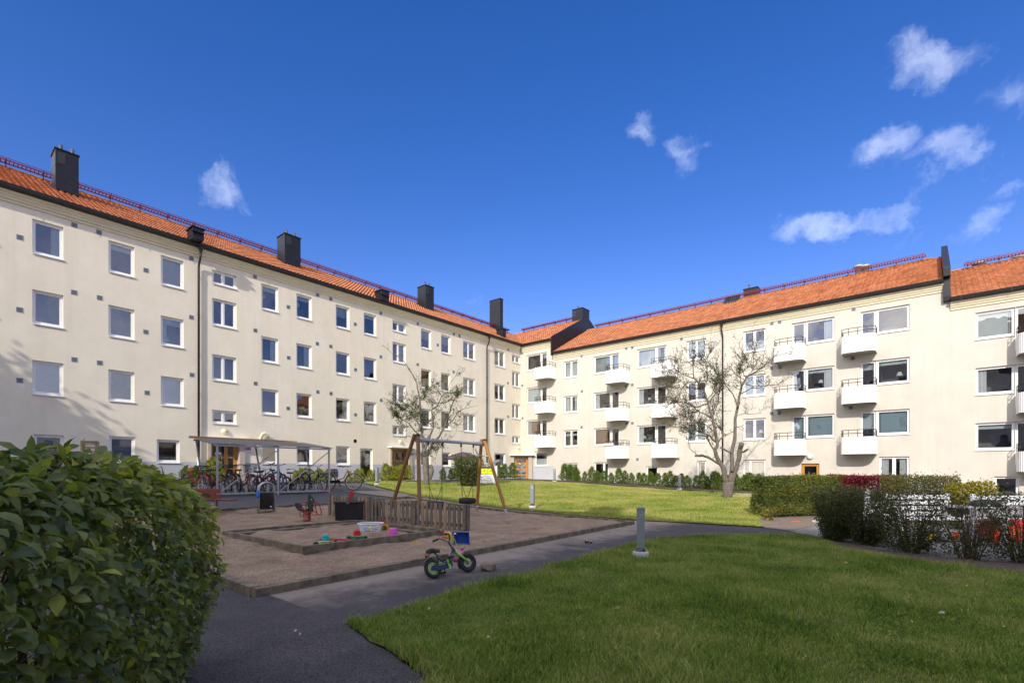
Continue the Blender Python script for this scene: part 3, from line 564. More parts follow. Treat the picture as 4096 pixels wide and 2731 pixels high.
# gable step and parapet in sheet metal
def gable(u0, u1, prof, b, off, name, mat=m_dark):
    mb = MB(); n = len(prof); vs = [Rpos(u, z, d) for u in (u0, u1) for (d, z) in prof]; mb.add(vs, [tuple(range(n))[::-1], tuple(range(n, 2*n))]+[(i, (i+1) % n, n+(i+1) % n, n+i) for i in range(n)]); return mb.build(name, mat, b, off, bevel=.01)
gable(XC-.02, XC+.06, [(.46,11.2),(.46,12.68),(.40,12.78),(-5.2,15.75),(-10.6,12.8),(-10.6,11.3)], bc, offC, 'gable_cladding')
gable(XF0, XF1, [(.22,10.35),(.24,10.6),(.24,11.50),(.52,11.55),(.54,11.95),(.30,12.12),(-5.2,15.05),(-10.6,12.0),(-10.6,10.3)], bm, offM, 'parapet_gable')
chimney(Rpos, -25.2, -24.1, -4.7, 14.6, 16.45, bc, offC, 1.2, True, 1)
def onroofR(x, y, ze): return roofhit('R', x, y, ze, ze+3.0)
ua, da = onroofR(*p4(1745, 135), 11.45); ub, db = onroofR(*p4(1850, 105), 11.45)
mb = MB(); k = .54
mb.add([Rpos(ua, 11.45+k*(.36-da)+.05, da), Rpos(ua+1.0, 11.45+k*(.36-da)+.05, da), Rpos(ua+1.0, 11.45+k*(.36-da+.8)+.32, da-.8), Rpos(ua, 11.45+k*(.36-da+.8)+.32, da-.8), Rpos(ua, 11.3+k*(.36-da)-.2, da), Rpos(ua+1, 11.3+k*(.36-da)-.2, da), Rpos(ua+1., 11.45+k*(.36-da+.8)-.2, da-.8), Rpos(ua, 11.45+k*(.36-da+.8)-.2, da-.8)], [(0,1,2,3),(4,5,1,0),(5,6,2,1),(6,7,3,2),(7,4,0,3)]); mb.build('roof_hatch', m_dark, bm, offM)
def back(x0, x1, y0, d, zb, nm, b, off, **kw):
    a, zt = onR(x0, y0, RY-d); c, _ = onR(x1, y0, RY-d); return chimney(Rpos, a, c, d, zb, zt, b, off, name=nm, **kw)
back(*[p5(145,0)[0], p5(255,0)[0], p5(0,412)[1]], -6.0, 13.5, 'chimney', bm, offM, louvre=False, pipes=1, depth=.9)
for (x, y, b, off, zb) in ((1052,218,bm,offM,13.6),(1105,217,bm,offM,13.6),(2000,193,bf,offF,12.6),(2310,140,bf,offF,12.6)):
    a, zt = onR(*p5(x, y), Y=RY+6.0); mb = MB(); mb.lathe([(.2,zb-off[2]),(.2,zt-.2-off[2]),(.34,zt-.18-off[2]),(.34,zt-.06-off[2]),(.1,zt-off[2]),(0,zt-off[2])], (a-off[0], 6.0, 0), 14); mb.build('vent_cowl', m_steel, b)
# diagonal porch in the inner corner
a = 1.02; ux = Vector((1, 1, 0)).normalized(); o3 = Vector((LX, RY-a*math.sqrt(2)*.98, 0))
nrm3 = Vector((1, -1, 0)).normalized()
def Dpos(u, z, d):
    p = o3+ux*u+nrm3*d; return (p.x, p.y, z)
wd = 2*.98*a*1.0
porch = thing('corner_porch', (LX+.7, RY-.7, .98), 'stone framed diagonal entrance porch with oak glazed door in the inner corner', 'porch'); offP = tuple(porch.location)
w3 = (o3-Vector((LX+a*math.sqrt(2)*.98, RY, 0))).length
portal(Dpos, .1, w3-.1, .95, 3.0, porch, offP, .22, .36, .10); wood_door(Dpos, .34, w3-.48, 1.02, 2.88, (0, 1), (0, .18, .46, .73, 1), porch, offP, d=-.12)
mb = MB(); mb.add([(LX+.01, RY-1.55, 3.1), (LX+1.55, RY-.01, 3.1), (LX+.01, RY-.01, 3.16), (LX+.01, RY-1.55, 2.95), (LX+1.55, RY-.01, 2.95), (LX+.01, RY-.01, 2.95)], [(0,1,2),(3,4,1,0),(4,5,2,1),(5,3,0,2)]); mb.build('porch_roof', m_white, porch, offP)
# small signs by the doors
def plate(name, P, u, z, w, h, mats, label, cat, draw):
    o = thing(name, P(u, z, .0), label, cat); off = tuple(o.location); mb = MB(); fbox(mb, P, u-w/2, u+w/2, z-h/2, z+h/2, .001, .02); draw(mb); mb.build('plate', mats, o, off); return o
def shelter(u, z):
    def d(mb):
        fbox(mb, Lpos, u-.15, u+.15, z-.09, z+.17, .02, .023, 1); p = [Lpos(u-.09, z-.05, .026), Lpos(u+.09, z-.05, .026), Lpos(u, z+.11, .026)]; mb.add(p, [(0,1,2)], 2)
    o = plate('shelter_sign', Lpos, u, z, .38, .46, [m_white, m_orange, m_blue], 'white shelter sign with blue triangle on an orange square beside the entrance', 'sign', d)
    cu = bpy.data.curves.new('t', 'FONT'); cu.body = 'SKYDDSRUM'; cu.size = .062; cu.align_x = 'CENTER'; cu.extrude = .001; q = bpy.data.objects.new('t', cu); me = bpy.data.meshes.new_from_object(q); bpy.data.objects.remove(q)
    me.materials.append(m_black); w = bpy.data.objects.new('lettering', me); COL.objects.link(w); w.parent = o; w.location = (.024, 0, -.19); w.rotation_euler = (PI/2, 0, PI/2)
shelter(*onL(*bk(848, 318)))
u, z = onR(*sw(1826, 537)); 
plate('alarm_sign', Rpos, u, z, .34, .40, [m_stone, m_red], 'small square plate with a red centre on the corner wall', 'sign', lambda mb: fbox(mb, Rpos, u-.08, u+.08, z-.1, z+.06, .02, .024, 1))
for (yy, lb) in ((380, 'upper of two white paper notices taped to the entrance door glass'), (428, 'lower of two white paper notices taped to the entrance door glass')):
    u, z = onL(*bk(446, yy), X=LX-.28); mb = MB(); fbox(mb, Lpos, u-.15, u+.15, z-.06, z+.06, -.28, -.278); tag(mb.build('paper_notice', m_white), lb, 'notice', 'notices on the entrance door')
# lamps standing in windows
def tlamp(P, u, z, lb, s=1.):
    o = thing('table_lamp', P(u, z, -.34), lb, 'lamp', 'lamps standing in windows'); mb = MB(); mb.lathe([(0,0),(.07*s,0),(.07*s,.02),(.018,.05),(.018,.2*s),(.0,.2*s)], n=12); mb.build('base', m_black, o); mb = MB(); mb.lathe([(.14*s,.17*s),(.08*s,.36*s),(.0,.36*s)], n=16); mb.build('lamp_shade', m_shade, o)
tlamp(Rpos, *onR(*p4(1157, 895)), 'small white table lamp in the middle-floor window behind the balcony left of the bare tree'); tlamp(Rpos, *onR(*p4(1117, 1202)), 'larger white table lamp in the lower window behind the balcony left of the bare tree', 1.15); tlamp(Rpos, *onR(*p6(270, 276)), 'white table lamp in the two-pane window just right of the bare tree')
tlamp(Rpos, *onR(*p5(1370, 1108)), 'white table lamp beside pots in the cloud-reflecting window near the parapet gable', 1.1); tlamp(Rpos, *onR(*p5(745, 1160)), 'low white table lamp in the middle-floor window right of the yellow-brown door stack')
tlamp(Lpos, *onL(1300/2.138*0+1443/2.138, 1300+160/2.138), 'white table lamp in the window left of the downpipe on the left block'); tlamp(Lpos, *onL(*c3(1485, 825)), 'pale table lamp in the top-floor window with half-drawn blind above the small tree'); tlamp(Lpos, *onL(*c3(1655, 852)), 'pale table lamp in the narrow top-floor window right of its neighbour lamp', .9)
for (x, y, lb) in ((151,383,'white pendant lamp hanging in the top-floor window right of the stair windows'), (444,457,'white pendant lamp hanging in the next top-floor window along')):
    u, z = onL(*c3(x, y)); o = thing('pendant_lamp', Lpos(u, z-.1, -.45), lb, 'lamp', 'pendant lamps in windows'); mb = MB(); mb.lathe([(.10,0),(.05,.2),(.02,.24)], n=12); mb.build('lamp_shade', m_shade, o); mb = MB(); mb.tube([(0,0,.22),(0,0,.85)], .008, 5); mb.build('cord', m_white, o)
# flower box and balcony pots
fb = thing('flower_box', Rpos(-18.2, 3.55, 1.13), 'white flower box of pink blooms hung on the balcony rail', 'flower box'); mb = MB(); mb.box(-.38, .38, -.09, .09, .0, .16); mb.build('box', m_wplast, fb)
P_ = RNG.uniform((-.36,-.1,.14), (.36,.1,.36), (170, 3)); scatter('blooms', SM_V, SM_F, P_, rand_dir(170), rand_dir(170), np.full(170, .07), np.full(170, .08), leafmat('pink_bloom', [(0, (.05,.12,.02)), (.45, (.06,.14,.03)), (.5, (.6,.06,.12)), (1, (.7,.3,.3))]), fb)
pt = thing('plant_pot', Rpos(-17.35, 2.95, .8), 'small dark pot plant behind the railing beside the pink flower box', 'plant'); mb = MB(); mb.lathe([(0,.25),(.12,.25),(.15,.5),(.13,.5),(0,.48)], n=12); mb.build('pot', m_black, pt)
P_ = RNG.normal(0, .09, (90, 3))+(0, 0, .62); scatter('leaves', SM_V, SM_F, P_, rand_dir(90), rand_dir(90), np.full(90, .09), np.full(90, .08), leafmat('pot_leaf', [(0, (.03,.08,.02)), (1, (.09,.16,.04))]), pt)
# the block behind the photographer and the east wing: they shade the foreground and show in the panes
def plain_block(label, P, u0, u1, ze, rise, w, base, rows, step, pit_off=0.):
    o = thing('apartment_building', base, label, 'building'); off = base; mb = MB(); fbox(mb, P, u0, u1, -1, ze, -w, 0); mb.build('wall', m_wall, o, off)
    mb = MB(); vs = [P(u, z, d) for u in (u0-.3, u1+.3) for (d, z) in ((.35, ze-.05), (-w/2, ze+rise), (-w-.35, ze-.05))]; mb.add(vs, [(0,3,4,1),(1,4,5,2),(0,1,2),(3,5,4),(0,2,5,3)]); mb.build('roof', m_tile, o, off)
    u = u0+2
    while u < u1-2:
        for z in rows:
            mb = MB(); fbox(mb, P, u, u+1.1, z, z+1.35, .0, .03); q = mb.build('window', m_white, o, off); mb = MB(); fbox(mb, P, u+.1, u+1.0, z+.1, z+1.25, .03, .04); mb.build('pane', m_ventd, q, off)
        u += step
    return o
Spos = lambda u, z, d: (u, -13.+d, z)
Epos = lambda u, z, d: (19.-d, u, z)
bs = plain_block('cream apartment block behind the viewpoint, mirrored in the panes', Spos, -14.4, 27, 17.6, 3.2, 10., (4, -18, 0), (1.6, 4.4, 7.2, 10., 12.8, 15.4), 3.1)
be = plain_block('cream east wing closing the courtyard, mirrored in left-hand panes', Epos, -2, 30, 6.6, 2.4, 10., (24, 14, 0), (1.2, 4.0), 3.0)
mb = MB(); mb.box(3.4, 4.4, -18.5, -17.5, 20, 22.3); mb.build('chimney', m_dark, bs, (4,-18,0))
# ------------------------------------------------------------------ bollard lamps
def bollard(p, label, first=[None]):
    if first[0] is None:
        o = thing('bollard_lamp', p, label, 'bollard', 'grey bollard lamps along the paths'); mb = MB(); mb.lathe([(.15,-.1),(.15,.10),(.135,.13),(.09,.135)], n=20); mb.build('concrete_foot', m_conc, o)
        mb = MB(); mb.lathe([(.105,.132),(.07,.20),(.06,.205)], n=16); mb.build('base_collar', m_navy, o)
        mb = MB(); mb.box(-.07,.07,-.07,.07,.19,.77); mb.build('post', m_bollard, o, bevel=.012)
        mb = MB(); mb.box(-.055,.055,-.055,.055,.77,.915)
        mb.build('lens', m_lampw, o)
        mb = MB()
        for k in range(5): mb.box(-.07,.07,-.07,.07,.782+k*.027,.792+k*.027)
        for a in (-1, 1):
            for c in (-1, 1): mb.box(a*.064-.007, a*.064+.007, c*.064-.007, c*.064+.007, .77, .92)
        mb.box(-.074,.074,-.074,.074,.915,.945); mb.build('louvre_head', m_bollard, o); first[0] = o; return o
    o = copy_tree(first[0]); o.location = p; o['label'] = label; return o
for (x, y, lb, rz) in ((2563,2232,'nearest and largest grey bollard lamp, on the edge of the shaded lawn',.45),(2130,2034,'grey bollard lamp on the sunlit lawn right of the swing set',.3),(1508,1941,'pale grey bollard lamp left of the swing set by the curving path',.2),(2218,1928,'grey bollard lamp before the grey plinth in the inner corner',.4),(2718,1960,'grey bollard lamp among the row of small thujas left of the bare tree',.6)):
    o = bollard(gp(x, y), lb); o.rotation_euler.z = rz
# ------------------------------------------------------------------ sand pit edging, sandbox
def timber(mb, a, b, h, w, zb=-.12):
    a = Vector(a); b = Vector(b); n = max(1, int((b-a).length/.8)); d = (b-a).normalized(); s = Vector((-d.y, d.x, 0))*w/2; vs = []
    for i in range(n+1):
        p = a.lerp(b, i/n); z = T(p.x, p.y)
        for (q, zz) in ((-1, zb), (1, zb), (1, h), (-1, h)): r = p+s*q; vs.append((r.x, r.y, z+zz+(random.uniform(-.004, .004) if zz > 0 else 0)))
    fs = [(0,1,2,3), tuple(4*n+k for k in (3,2,1,0))]
    for i in range(n):
        for k in range(4): fs.append((4*i+k, 4*i+(k+1) % 4, 4*i+4+(k+1) % 4, 4*i+4+k))
    mb.add(vs, fs)
SX0, SX1, SY0, SY1 = -16.8, -6.62, 2.85, 13.4
se = thing('sandpit_edging', (SX0/2+SX1/2, 8.1, .1), 'long low weathered timber kerb framing the whole sand area', 'edging'); so = tuple(se.location)
for (a, b) in (((SX1,SY0-.06,0),(SX1,8.6,0)),((SX1,8.61,0),(SX1,SY1,0)),((SX1-.07,SY1,0),(SX0,SY1,0)),((SX0,SY1-.07,0),(SX0,SY0,0)),((SX0+.07,SY0,0),(SX1-.07,SY0,0))):
    mb = MB(); timber(mb, a, b, .115, .13); mb.build('timber_board', m_timber, se, so, bevel=.008)
ZT = .215; BX0, BX1, BY0, BY1 = -12.3, -8.62, 4.5, 7.9
sb = thing('sandbox', ((BX0+BX1)/2, (BY0+BY1)/2, .1), 'square inner sandbox of thick weathered boards with corner seats and scattered toys', 'sandbox'); so = tuple(sb.location)
for (x0, x1, y0, y1) in ((BX1-.07,BX1,BY0,BY1),(BX0,BX0+.07,BY0,BY1),(BX0+.072,BX1-.072,BY0+.002,BY0+.07),(BX0+.072,BX1-.072,BY1-.07,BY1-.002)):
    mb = MB(); mb.box(x0, x1, y0, y1, -.05, .10); mb.box(x0+.003, x1-.003, y0+.003, y1-.003, .103, ZT+(.05 if x0 < -12 or y1 > 7 else 0)); mb.build('board', m_timber, sb, so, bevel=.008)
mb = MB(); mb.box(BX0+.073, BX0+.28, BY0+.075, BY1-.075, .17, .21); mb.build('seat_ledge', m_timber, sb, so, bevel=.006); mb = MB(); mb.box(BX0+.29, BX1-.075, BY1-.26, BY1-.073, .15, .185); mb.build('seat_ledge', m_timber, sb, so, bevel=.006)
def onz(x, y, z):
    d = ray(x, y); t = (z-CAMZ)/d[2]; return Vector((d[0]*t, d[1]*t, z))
# ------------------------------------------------------------------ picket fence
pf = thing('picket_fence', (-11.3, 8.3, .1), 'weathered grey picket fence in three stepped panels behind the sandbox', 'fence'); po = tuple(pf.location)
PA = gp(1317, 2066); PB = gp(1866, 2134); PA = Vector((PA.x, PA.y, 0)); PB = Vector((PB.x, PB.y, 0)); fd = (PB-PA); FL = fd.length; fd.normalize(); fs_ = Vector((-fd.y, fd.x, 0))
for k in range(3):
    a, c = FL*k/3, FL*(k+1)/3; zm = T(*(PA+fd*((a+c)/2))[:2]); n = 12
    for i in range(n):
        s = a+.05+(c-a-.1)*i/(n-1); p = PA+fd*s-fs_*.035; w = random.uniform(.044, .056); zt = zm+.70+random.uniform(-.012, .012); t = random.uniform(-.01, .01)
        M_ = Matrix.Translation((p.x, p.y, zm))@Matrix((fd, fs_, Vector((0,0,1)))).transposed().to_4x4()@Matrix.Rotation(t, 4, 'Y'); mb = MB(); mb.box(-w, w, -.012, .012, .07, zt-zm, 0, M_); mb.build('picket', m_pickl if random.random() < .25 else m_picket, pf, po, bevel=.004)
    mb = MB()
    for h in (.18, .58): pa = PA+fd*(a+.03); pb = PA+fd*(c-.03); mb.bar((pa.x, pa.y, zm+h), (pb.x, pb.y, zm+h), .035, .08)
    mb.build('rails', m_picket, pf, po)
for s in (0, FL/3, 2*FL/3, FL-.02):
    p = PA+fd*s+fs_*.05; z = T(p.x, p.y); mb = MB(); mb.box(-.05, .05, -.05, .05, z-.1, z+.72, 0, Matrix.Translation((p.x, p.y, 0))@Matrix.Rotation(math.atan2(fd.y, fd.x), 4, 'Z')); mb.build('post', m_picket, pf, po, bevel=.006)
p = PA+fd*1.15-fs_*.05; rd = tag(MB().build('sand_scoop', m_red), 'red plastic scoop hooked over the left end of the picket fence', 'toy'); bpy.data.objects.remove(rd)
rs = thing('sand_scoop', (p.x, p.y, T(p.x, p.y)+.70), 'red plastic scoop hooked over the left end of the picket fence', 'toy', rz=math.atan2(fd.y, fd.x)); mb = MB(); mb.box(-.045, .05, -.012, .012, .0, .16); mb.box(-.06, -.045, -.03, .03, -.08, .16); mb.box(.05, .065, -.03, .03, .02, .16); mb.build('blade', m_red, rs, bevel=.006); mb = MB(); mb.tube([(-.03,.0,0),(-.04,-.01,-.22)], .014, 8); mb.build('handle', m_red, rs)
# ------------------------------------------------------------------ swing set and tyres
SWX = -11.0; f1, f2, f3 = gp(2029, 2063), gp(1907, 2046), gp(1680, 2095)
yR, yL = (f1.y+f2.y)/2, f3.y; f4 = Vector((f3.x-(f1.x-f2.x), yL+.1, 0)); f4.z = T(f4.x, f4.y); SWX = (f1.x+f2.x)/2
def zline(x, y, X):     # height of a sight line at plane X
    d = ray(x, y); t = X/d[0]; return CAMZ+d[2]*t, d[1]*t
zR, yaR = zline(1932, 1751, SWX); zL, yaL = zline(1665.6, 1730, SWX)
ssn = thing('swing_set', (SWX, (yaL+yaR)/2, T(SWX, (yaL+yaR)/2)), 'wooden A-frame swing set with grey steel crossbar', 'swing set'); so = tuple(ssn.location)
for (ft, ya, za, mt, k) in ((f1, yaR, zR, m_swing, 1), (f2, yaR, zR, m_swing, 0), (f3, yaL, zL, m_swingd, 1), (f4, yaL, zL, m_swingd, 0)):
    top = Vector((SWX+(.07 if k else -.07), ya, za-.03+(.05 if not k else 0)-.06)); dd = (top-ft).normalized(); ft2 = ft+dd*.28
    mb = MB(); mb.tube([ft2, ft2.lerp(top, .5), top], .058, 8, sm=False); lg = mb.build('leg', mt, ssn, so, bevel=.005)
    mb = MB(); mb.tube([ft-dd*.15, ft+dd*.33], .03, 10); mb.build('steel_foot', m_steel, lg, so)
    if k: mb = MB(); mb.lathe([(.066,0),(.072,.02),(.06,.05),(.03,.065),(0,.068)], top-Vector(so)+Vector((0,0,-.005)), 14); mb.build('end_cap', m_black, lg)
zb0, zb1 = zL-.20, zR-.20
mb = MB(); n = 14; pts = [Vector((SWX, yaL+(yaR-yaL)*i/n, zb0+(zb1-zb0)*i/n)) for i in range(n+1)]
rr = [.085, .075, .058]+[.048]*9+[.058, .075, .085]; mb.tube(pts, rr, 14); mb.build('crossbar', m_steel, ssn, so)
for (ya, zz, s) in ((yaL, zb0, 1), (yaR, zb1, -1)):
    mb = MB(); mb.tube([(SWX, ya+s*.36, zz-.04), (SWX, ya+s*.35, zz-.22), (SWX, ya+s*.27, zz-.34), (SWX, ya+s*.12, zz-.40), (SWX, ya-s*.02, zz-.41)], .024, 8); mb.tube([(SWX-.24, ya, zz-.41), (SWX+.24, ya, zz-.41)], .018, 8); mb.build('brace', m_steel, ssn, so)
cy = [zline(x, 1760, SWX)[1] for x in (1714, 1770, 1844.6, 1893.5)]
for y in cy:
    zz = zb0+(zb1-zb0)*(y-yaL)/(yaR-yaL); mb = MB(); mb.lathe([(.024,-.05),(.03,-.08),(.028,-.13),(.018,-.15)], (SWX-so[0], y-so[1], zz-so[2]), 10); mb.box(SWX-so[0]-.02, SWX-so[0]+.02, y-so[1]-.025, y-so[1]+.025, zz-so[2]-.07, zz-so[2]-.03); mb.build('hanger', m_rail, ssn)
for (ya, yb, zt, lb) in ((cy[0], cy[1], .60, 'left tyre swing, half hidden behind the pickets'), (cy[2], cy[3], .66, 'right tyre swing hanging beside the fence end')):
    yc = (ya+yb)/2; o = thing('tyre_swing', (SWX, yc, zt), lb, 'tyre swing', 'tyre swings'); mb = MB()
    prof = [(.15,-.075),(.14,.0),(.15,.075),(.20,.092),(.245,.09),(.275,.062),(.285,0),(.275,-.062),(.245,-.09),(.20,-.092),(.15,-.075)]; mb.lathe(prof, n=32); mb.build('tyre', m_rubber, o)
    for (y, s) in ((ya, -1), (yb, 1)):
        zz = zb0+(zb1-zb0)*(y-yaL)/(yaR-yaL)-.14; top = Vector((0, y-yc, zz-zt)); jn = Vector((0, (y-yc)*.92, .56)); mb = MB()
        def chain(a, b):
            L = (b-a).length; n = int(L/.034)
            for i in range(n): p = a.lerp(b, (i+.5)/n); dr = (b-a).normalized(); sd = Vector((1,0,0)) if i % 2 else Vector((0,1,0)); sd = (sd-dr*sd.dot(dr)).normalized(); mb.tube([p-dr*.022, p-dr*.012+sd*.009, p+dr*.012+sd*.009, p+dr*.022, p+dr*.012-sd*.009, p-dr*.012-sd*.009], .0048, 4, closed=True)
        chain(top, jn); chain(jn, Vector((.02, s*.24, .085))); chain(jn, Vector((-.02, s*.03, .085))); mb.build('chain', m_rail, o)
# ------------------------------------------------------------------ storage box, small bin, spring rider
a = gp(1340, 2086); b = gp(1447, 2088); c = gp(1494, 2087); bd = (b-a); yaw = math.atan2(bd.y, bd.x); W_ = bd.length; ctr = a+bd/2
st = thing('storage_box', (ctr.x, ctr.y, T(ctr.x, ctr.y)), 'large black ribbed garden storage box in front of the picket fence', 'storage box', rz=yaw); hw = W_/2; hh = depth(ctr)*82/F; dp = .5
mb = MB(); mb.add([(-hw*.95,0,0),(hw*.95,0,0),(hw*.95,dp,0),(-hw*.95,dp,0),(-hw,-.03,hh-.05),(hw,-.03,hh-.05),(hw,dp+.03,hh-.05),(-hw,dp+.03,hh-.05)], [(0,3,2,1),(4,5,6,7),(0,1,5,4),(1,2,6,5),(2,3,7,6),(3,0,4,7)])
for i in range(9): x = -hw*.92+i*hw*.23; mb.bar((x, -.005, .03), (x*1.04, -.034, hh-.06), .05, .012)
mb.build('body', m_rattan, st, bevel=.012); mb = MB(); mb.box(-hw-.03, hw+.03, -.06, dp+.06, hh-.045, hh); mb.build('lid', m_rattan, st, bevel=.015); mb = MB(); mb.box(-.05, .05, -.072, -.06, hh-.06, hh-.02); mb.build('latch', m_chrome, st)
p = gp(1505, 2084); sbn = thing('plastic_bin', p, 'small black slotted bin beside the storage box', 'bin', rz=yaw); mb = MB(); mb.add([(-.1,-.1,0),(.1,-.1,0),(.1,.1,0),(-.1,.1,0),(-.13,-.13,.44),(.13,-.13,.44),(.13,.13,.44),(-.13,.13,.44)], [(0,3,2,1),(0,1,5,4),(1,2,6,5),(2,3,7,6),(3,0,4,7)]); mb.build('body', m_black, sbn); mb = MB(); mb.box(-.15,.15,-.15,-.13,.40,.46); mb.box(-.15,.15,.13,.15,.40,.46); mb.box(-.15,-.13,-.13,.13,.40,.46); mb.box(.13,.15,-.13,.13,.40,.46); mb.build('rim', m_black, sbn)
p = gp(1228, 2092); sc = depth(p)*119/F/.82; sr = thing('spring_rider', p, 'red and dark green pony spring rider standing in the sand', 'spring rider', rz=math.atan2(RIGHT.y, RIGHT.x)-.25); sr.scale = (sc, sc, sc)
mb = MB(); mb.tube([(.10*math.cos(t), .10*math.sin(t), .015+.26*t/(2*PI*6)) for t in np.linspace(0, 2*PI*6, 110)], .013, 7); mb.build('spring', m_redp, sr); mb = MB(); mb.lathe([(0,0),(.12,0),(.12,.015),(0,.015)], n=20); mb.build('base_plate', m_steel, sr); mb = MB(); mb.lathe([(0,.27),(.1,.27),(.1,.30),(0,.30)], n=16); mb.box(-.14,.14,-.06,.06,.30,.335); mb.build('top_plate', m_redp, sr)
MX = Matrix.Rotation(PI/2, 4, 'X')
mb = MB(); mb.prism([(-.24,.36),(-.2,.345),(.05,.345),(.08,.37),(.05,.40),(-.14,.40),(-.20,.42),(-.245,.53),(-.27,.56),(-.31,.57),(-.335,.54),(-.33,.49)], .20, MX, z0=-.10); mb.build('seat', m_black, sr, bevel=.02)
mb = MB(); mb.prism([(.05,.36),(.03,.50),(.04,.62),(.03,.70),(.05,.76),(.09,.82),(.12,.81),(.135,.77),(.19,.73),(.22,.66),(.26,.58),(.285,.50),(.27,.455),(.225,.45),(.205,.50),(.175,.52),(.17,.46),(.19,.36),(.15,.28),(.10,.28)], .05, MX, z0=-.025); hd = mb.build('pony_panel', M('dark_green_board', (.012,.035,.022), .45, var=.2), sr, bevel=.008)
mb = MB(); mb.lathe([(0,0),(.016,.0),(.016,.01),(0,.01)], (0,0,0), 12, 0, Matrix.Rotation(PI/2, 3, 'X'))
for s in (-.036, .026): mb.add([(.17+.017*math.cos(t), s, .66+.017*math.sin(t)) for t in np.linspace(0, 6.28, 10)[:-1]], [tuple(range(9))])
mb.v = [q for q in mb.v]; mb.build('eye', m_yellow, hd)
for s in (-1, 1):
    y = s*.13; mb = MB(); mb.tube([(.08,s*.03,.60),(.0,y,.60),(-.09,y,.595),(-.125,y,.56),(-.13,y,.40),(-.125,y,.24),(-.10,y,.205),(-.05,y,.20),(-.02,y,.24),(.03,y,.37),(.05,s*.05,.40)], .0135, 8); mb.build('handle_bar', m_redp, sr)
    y = s*.10; mb = MB(); mb.tube([(.24,s*.03,.585),(.30,y,.55),(.345,y,.42),(.385,y,.30),(.375,y,.245),(.33,y,.225),(.28,y,.235),(.22,y,.29),(.16,s*.03,.36)], .0135, 8); mb.build('foot_bar', m_redp, sr)
# ------------------------------------------------------------------ litter bin, bench
pa, pb = gp(1034, 2056), gp(1096, 2049); pc = (pa+pb)/2; w = (pb-pa).length/2; yaw = math.atan2((pb-pa).y, (pb-pa).x); hb = depth(pc)*124/F
lb_ = thing('litter_bin', (pc.x, pc.y, T(pc.x, pc.y)), 'black oval litter bin hung in a galvanised hoop frame', 'litter bin', rz=yaw)
mb = MB(); r = w*.98; pts = [(-w,0,-.1),(-w,0,hb-r*.75)]+[(-w*math.cos(t), 0, hb-r*.75+r*.75*math.sin(t)) for t in np.linspace(.15, PI-.15, 14)]+[(w,0,hb-r*.75),(w,0,-.1)]
for dy in (-.03, .03): mb.tube([(q[0], dy, q[2]) for q in pts], .021, 8)
mb.build('hoop_frame', m_steel, lb_)
mb = MB(); prof = [(.84,.14),(.96,.16),(.97,hb*.64),(1.0,hb*.68),(.92,hb*.68),(.9,.2),(0,.19)]; mb.lathe(prof, n=24); mb.v = [(q[0]*(w-.03), q[1]*.17, q[2]) for q in mb.v]; mb.build('bin_body', m_black, lb_); mb = MB(); mb.torus((.03, -.178, hb*.42), .085, .006, (0,1,.0), 20, 5); mb.build('emblem', m_rubber, lb_)
mb = MB(); mb.box(.0,.06,-.172,-.168,.2,.235); mb.build('sticker', m_white, lb_)
q = pa+Vector((0,0,hb*.66)); rg = thing('blue_rag', q-Vector((FWD[0],FWD[1],0))*.04, 'blue cloth rag tied to the left post of the litter bin', 'rag'); P_ = MB(); vs = [(RNG.normal(0,.035), RNG.normal(0,.03), z+RNG.normal(0,.012)) for z in np.linspace(-.12,.10,12) for _ in range(4)]; bmx = vs
P_.lathe([(.0,.10),(.035,.09),(.045,.05),(.04,.0),(.06,-.05),(.05,-.10),(.02,-.15),(0,-.16)], n=9); P_.v = [(x*(1+.4*math.sin(z*60+x*70)), y*(1+.4*math.cos(z*50)), z) for (x,y,z) in P_.v]; P_.build('cloth', m_bluecl, rg)
p = gp(892, 2062); bn = thing('park_bench', (p.x-RIGHT.x*.42, p.y-RIGHT.y*.42, T(p.x, p.y)), 'red-brown slatted bench seen from behind, half hidden by the big shrub', 'bench', rz=math.atan2(RIGHT.y, RIGHT.x)+.05)
mb = MB(); mb.box(-1.1,.32,-.02,.03,.66,.80); mb.build('back_slat', m_benchw, bn, bevel=.006); mb = MB(); mb.box(-1.1,.34,-.015,.035,.50,.64); mb.build('back_slat', m_benchw, bn, bevel=.006)
for k in range(3): mb = MB(); mb.box(-1.05+.0,.62+.0,.06+k*.14,.17+k*.14,.43,.475); mb.build('seat_slat', m_benchw, bn, bevel=.006)
mb = MB(); mb.box(-1.,.60,-.36,-.24,.19,.235); mb.build('foot_slat', m_benchw, bn, bevel=.006)
for x in (-.85, .10): mb = MB(); mb.box(x, x+.09, .04, .13, -.15, .43); mb.box(x+.02, x+.07, .032, .06, .43, .8); mb.build('leg', m_picket, bn, bevel=.005)
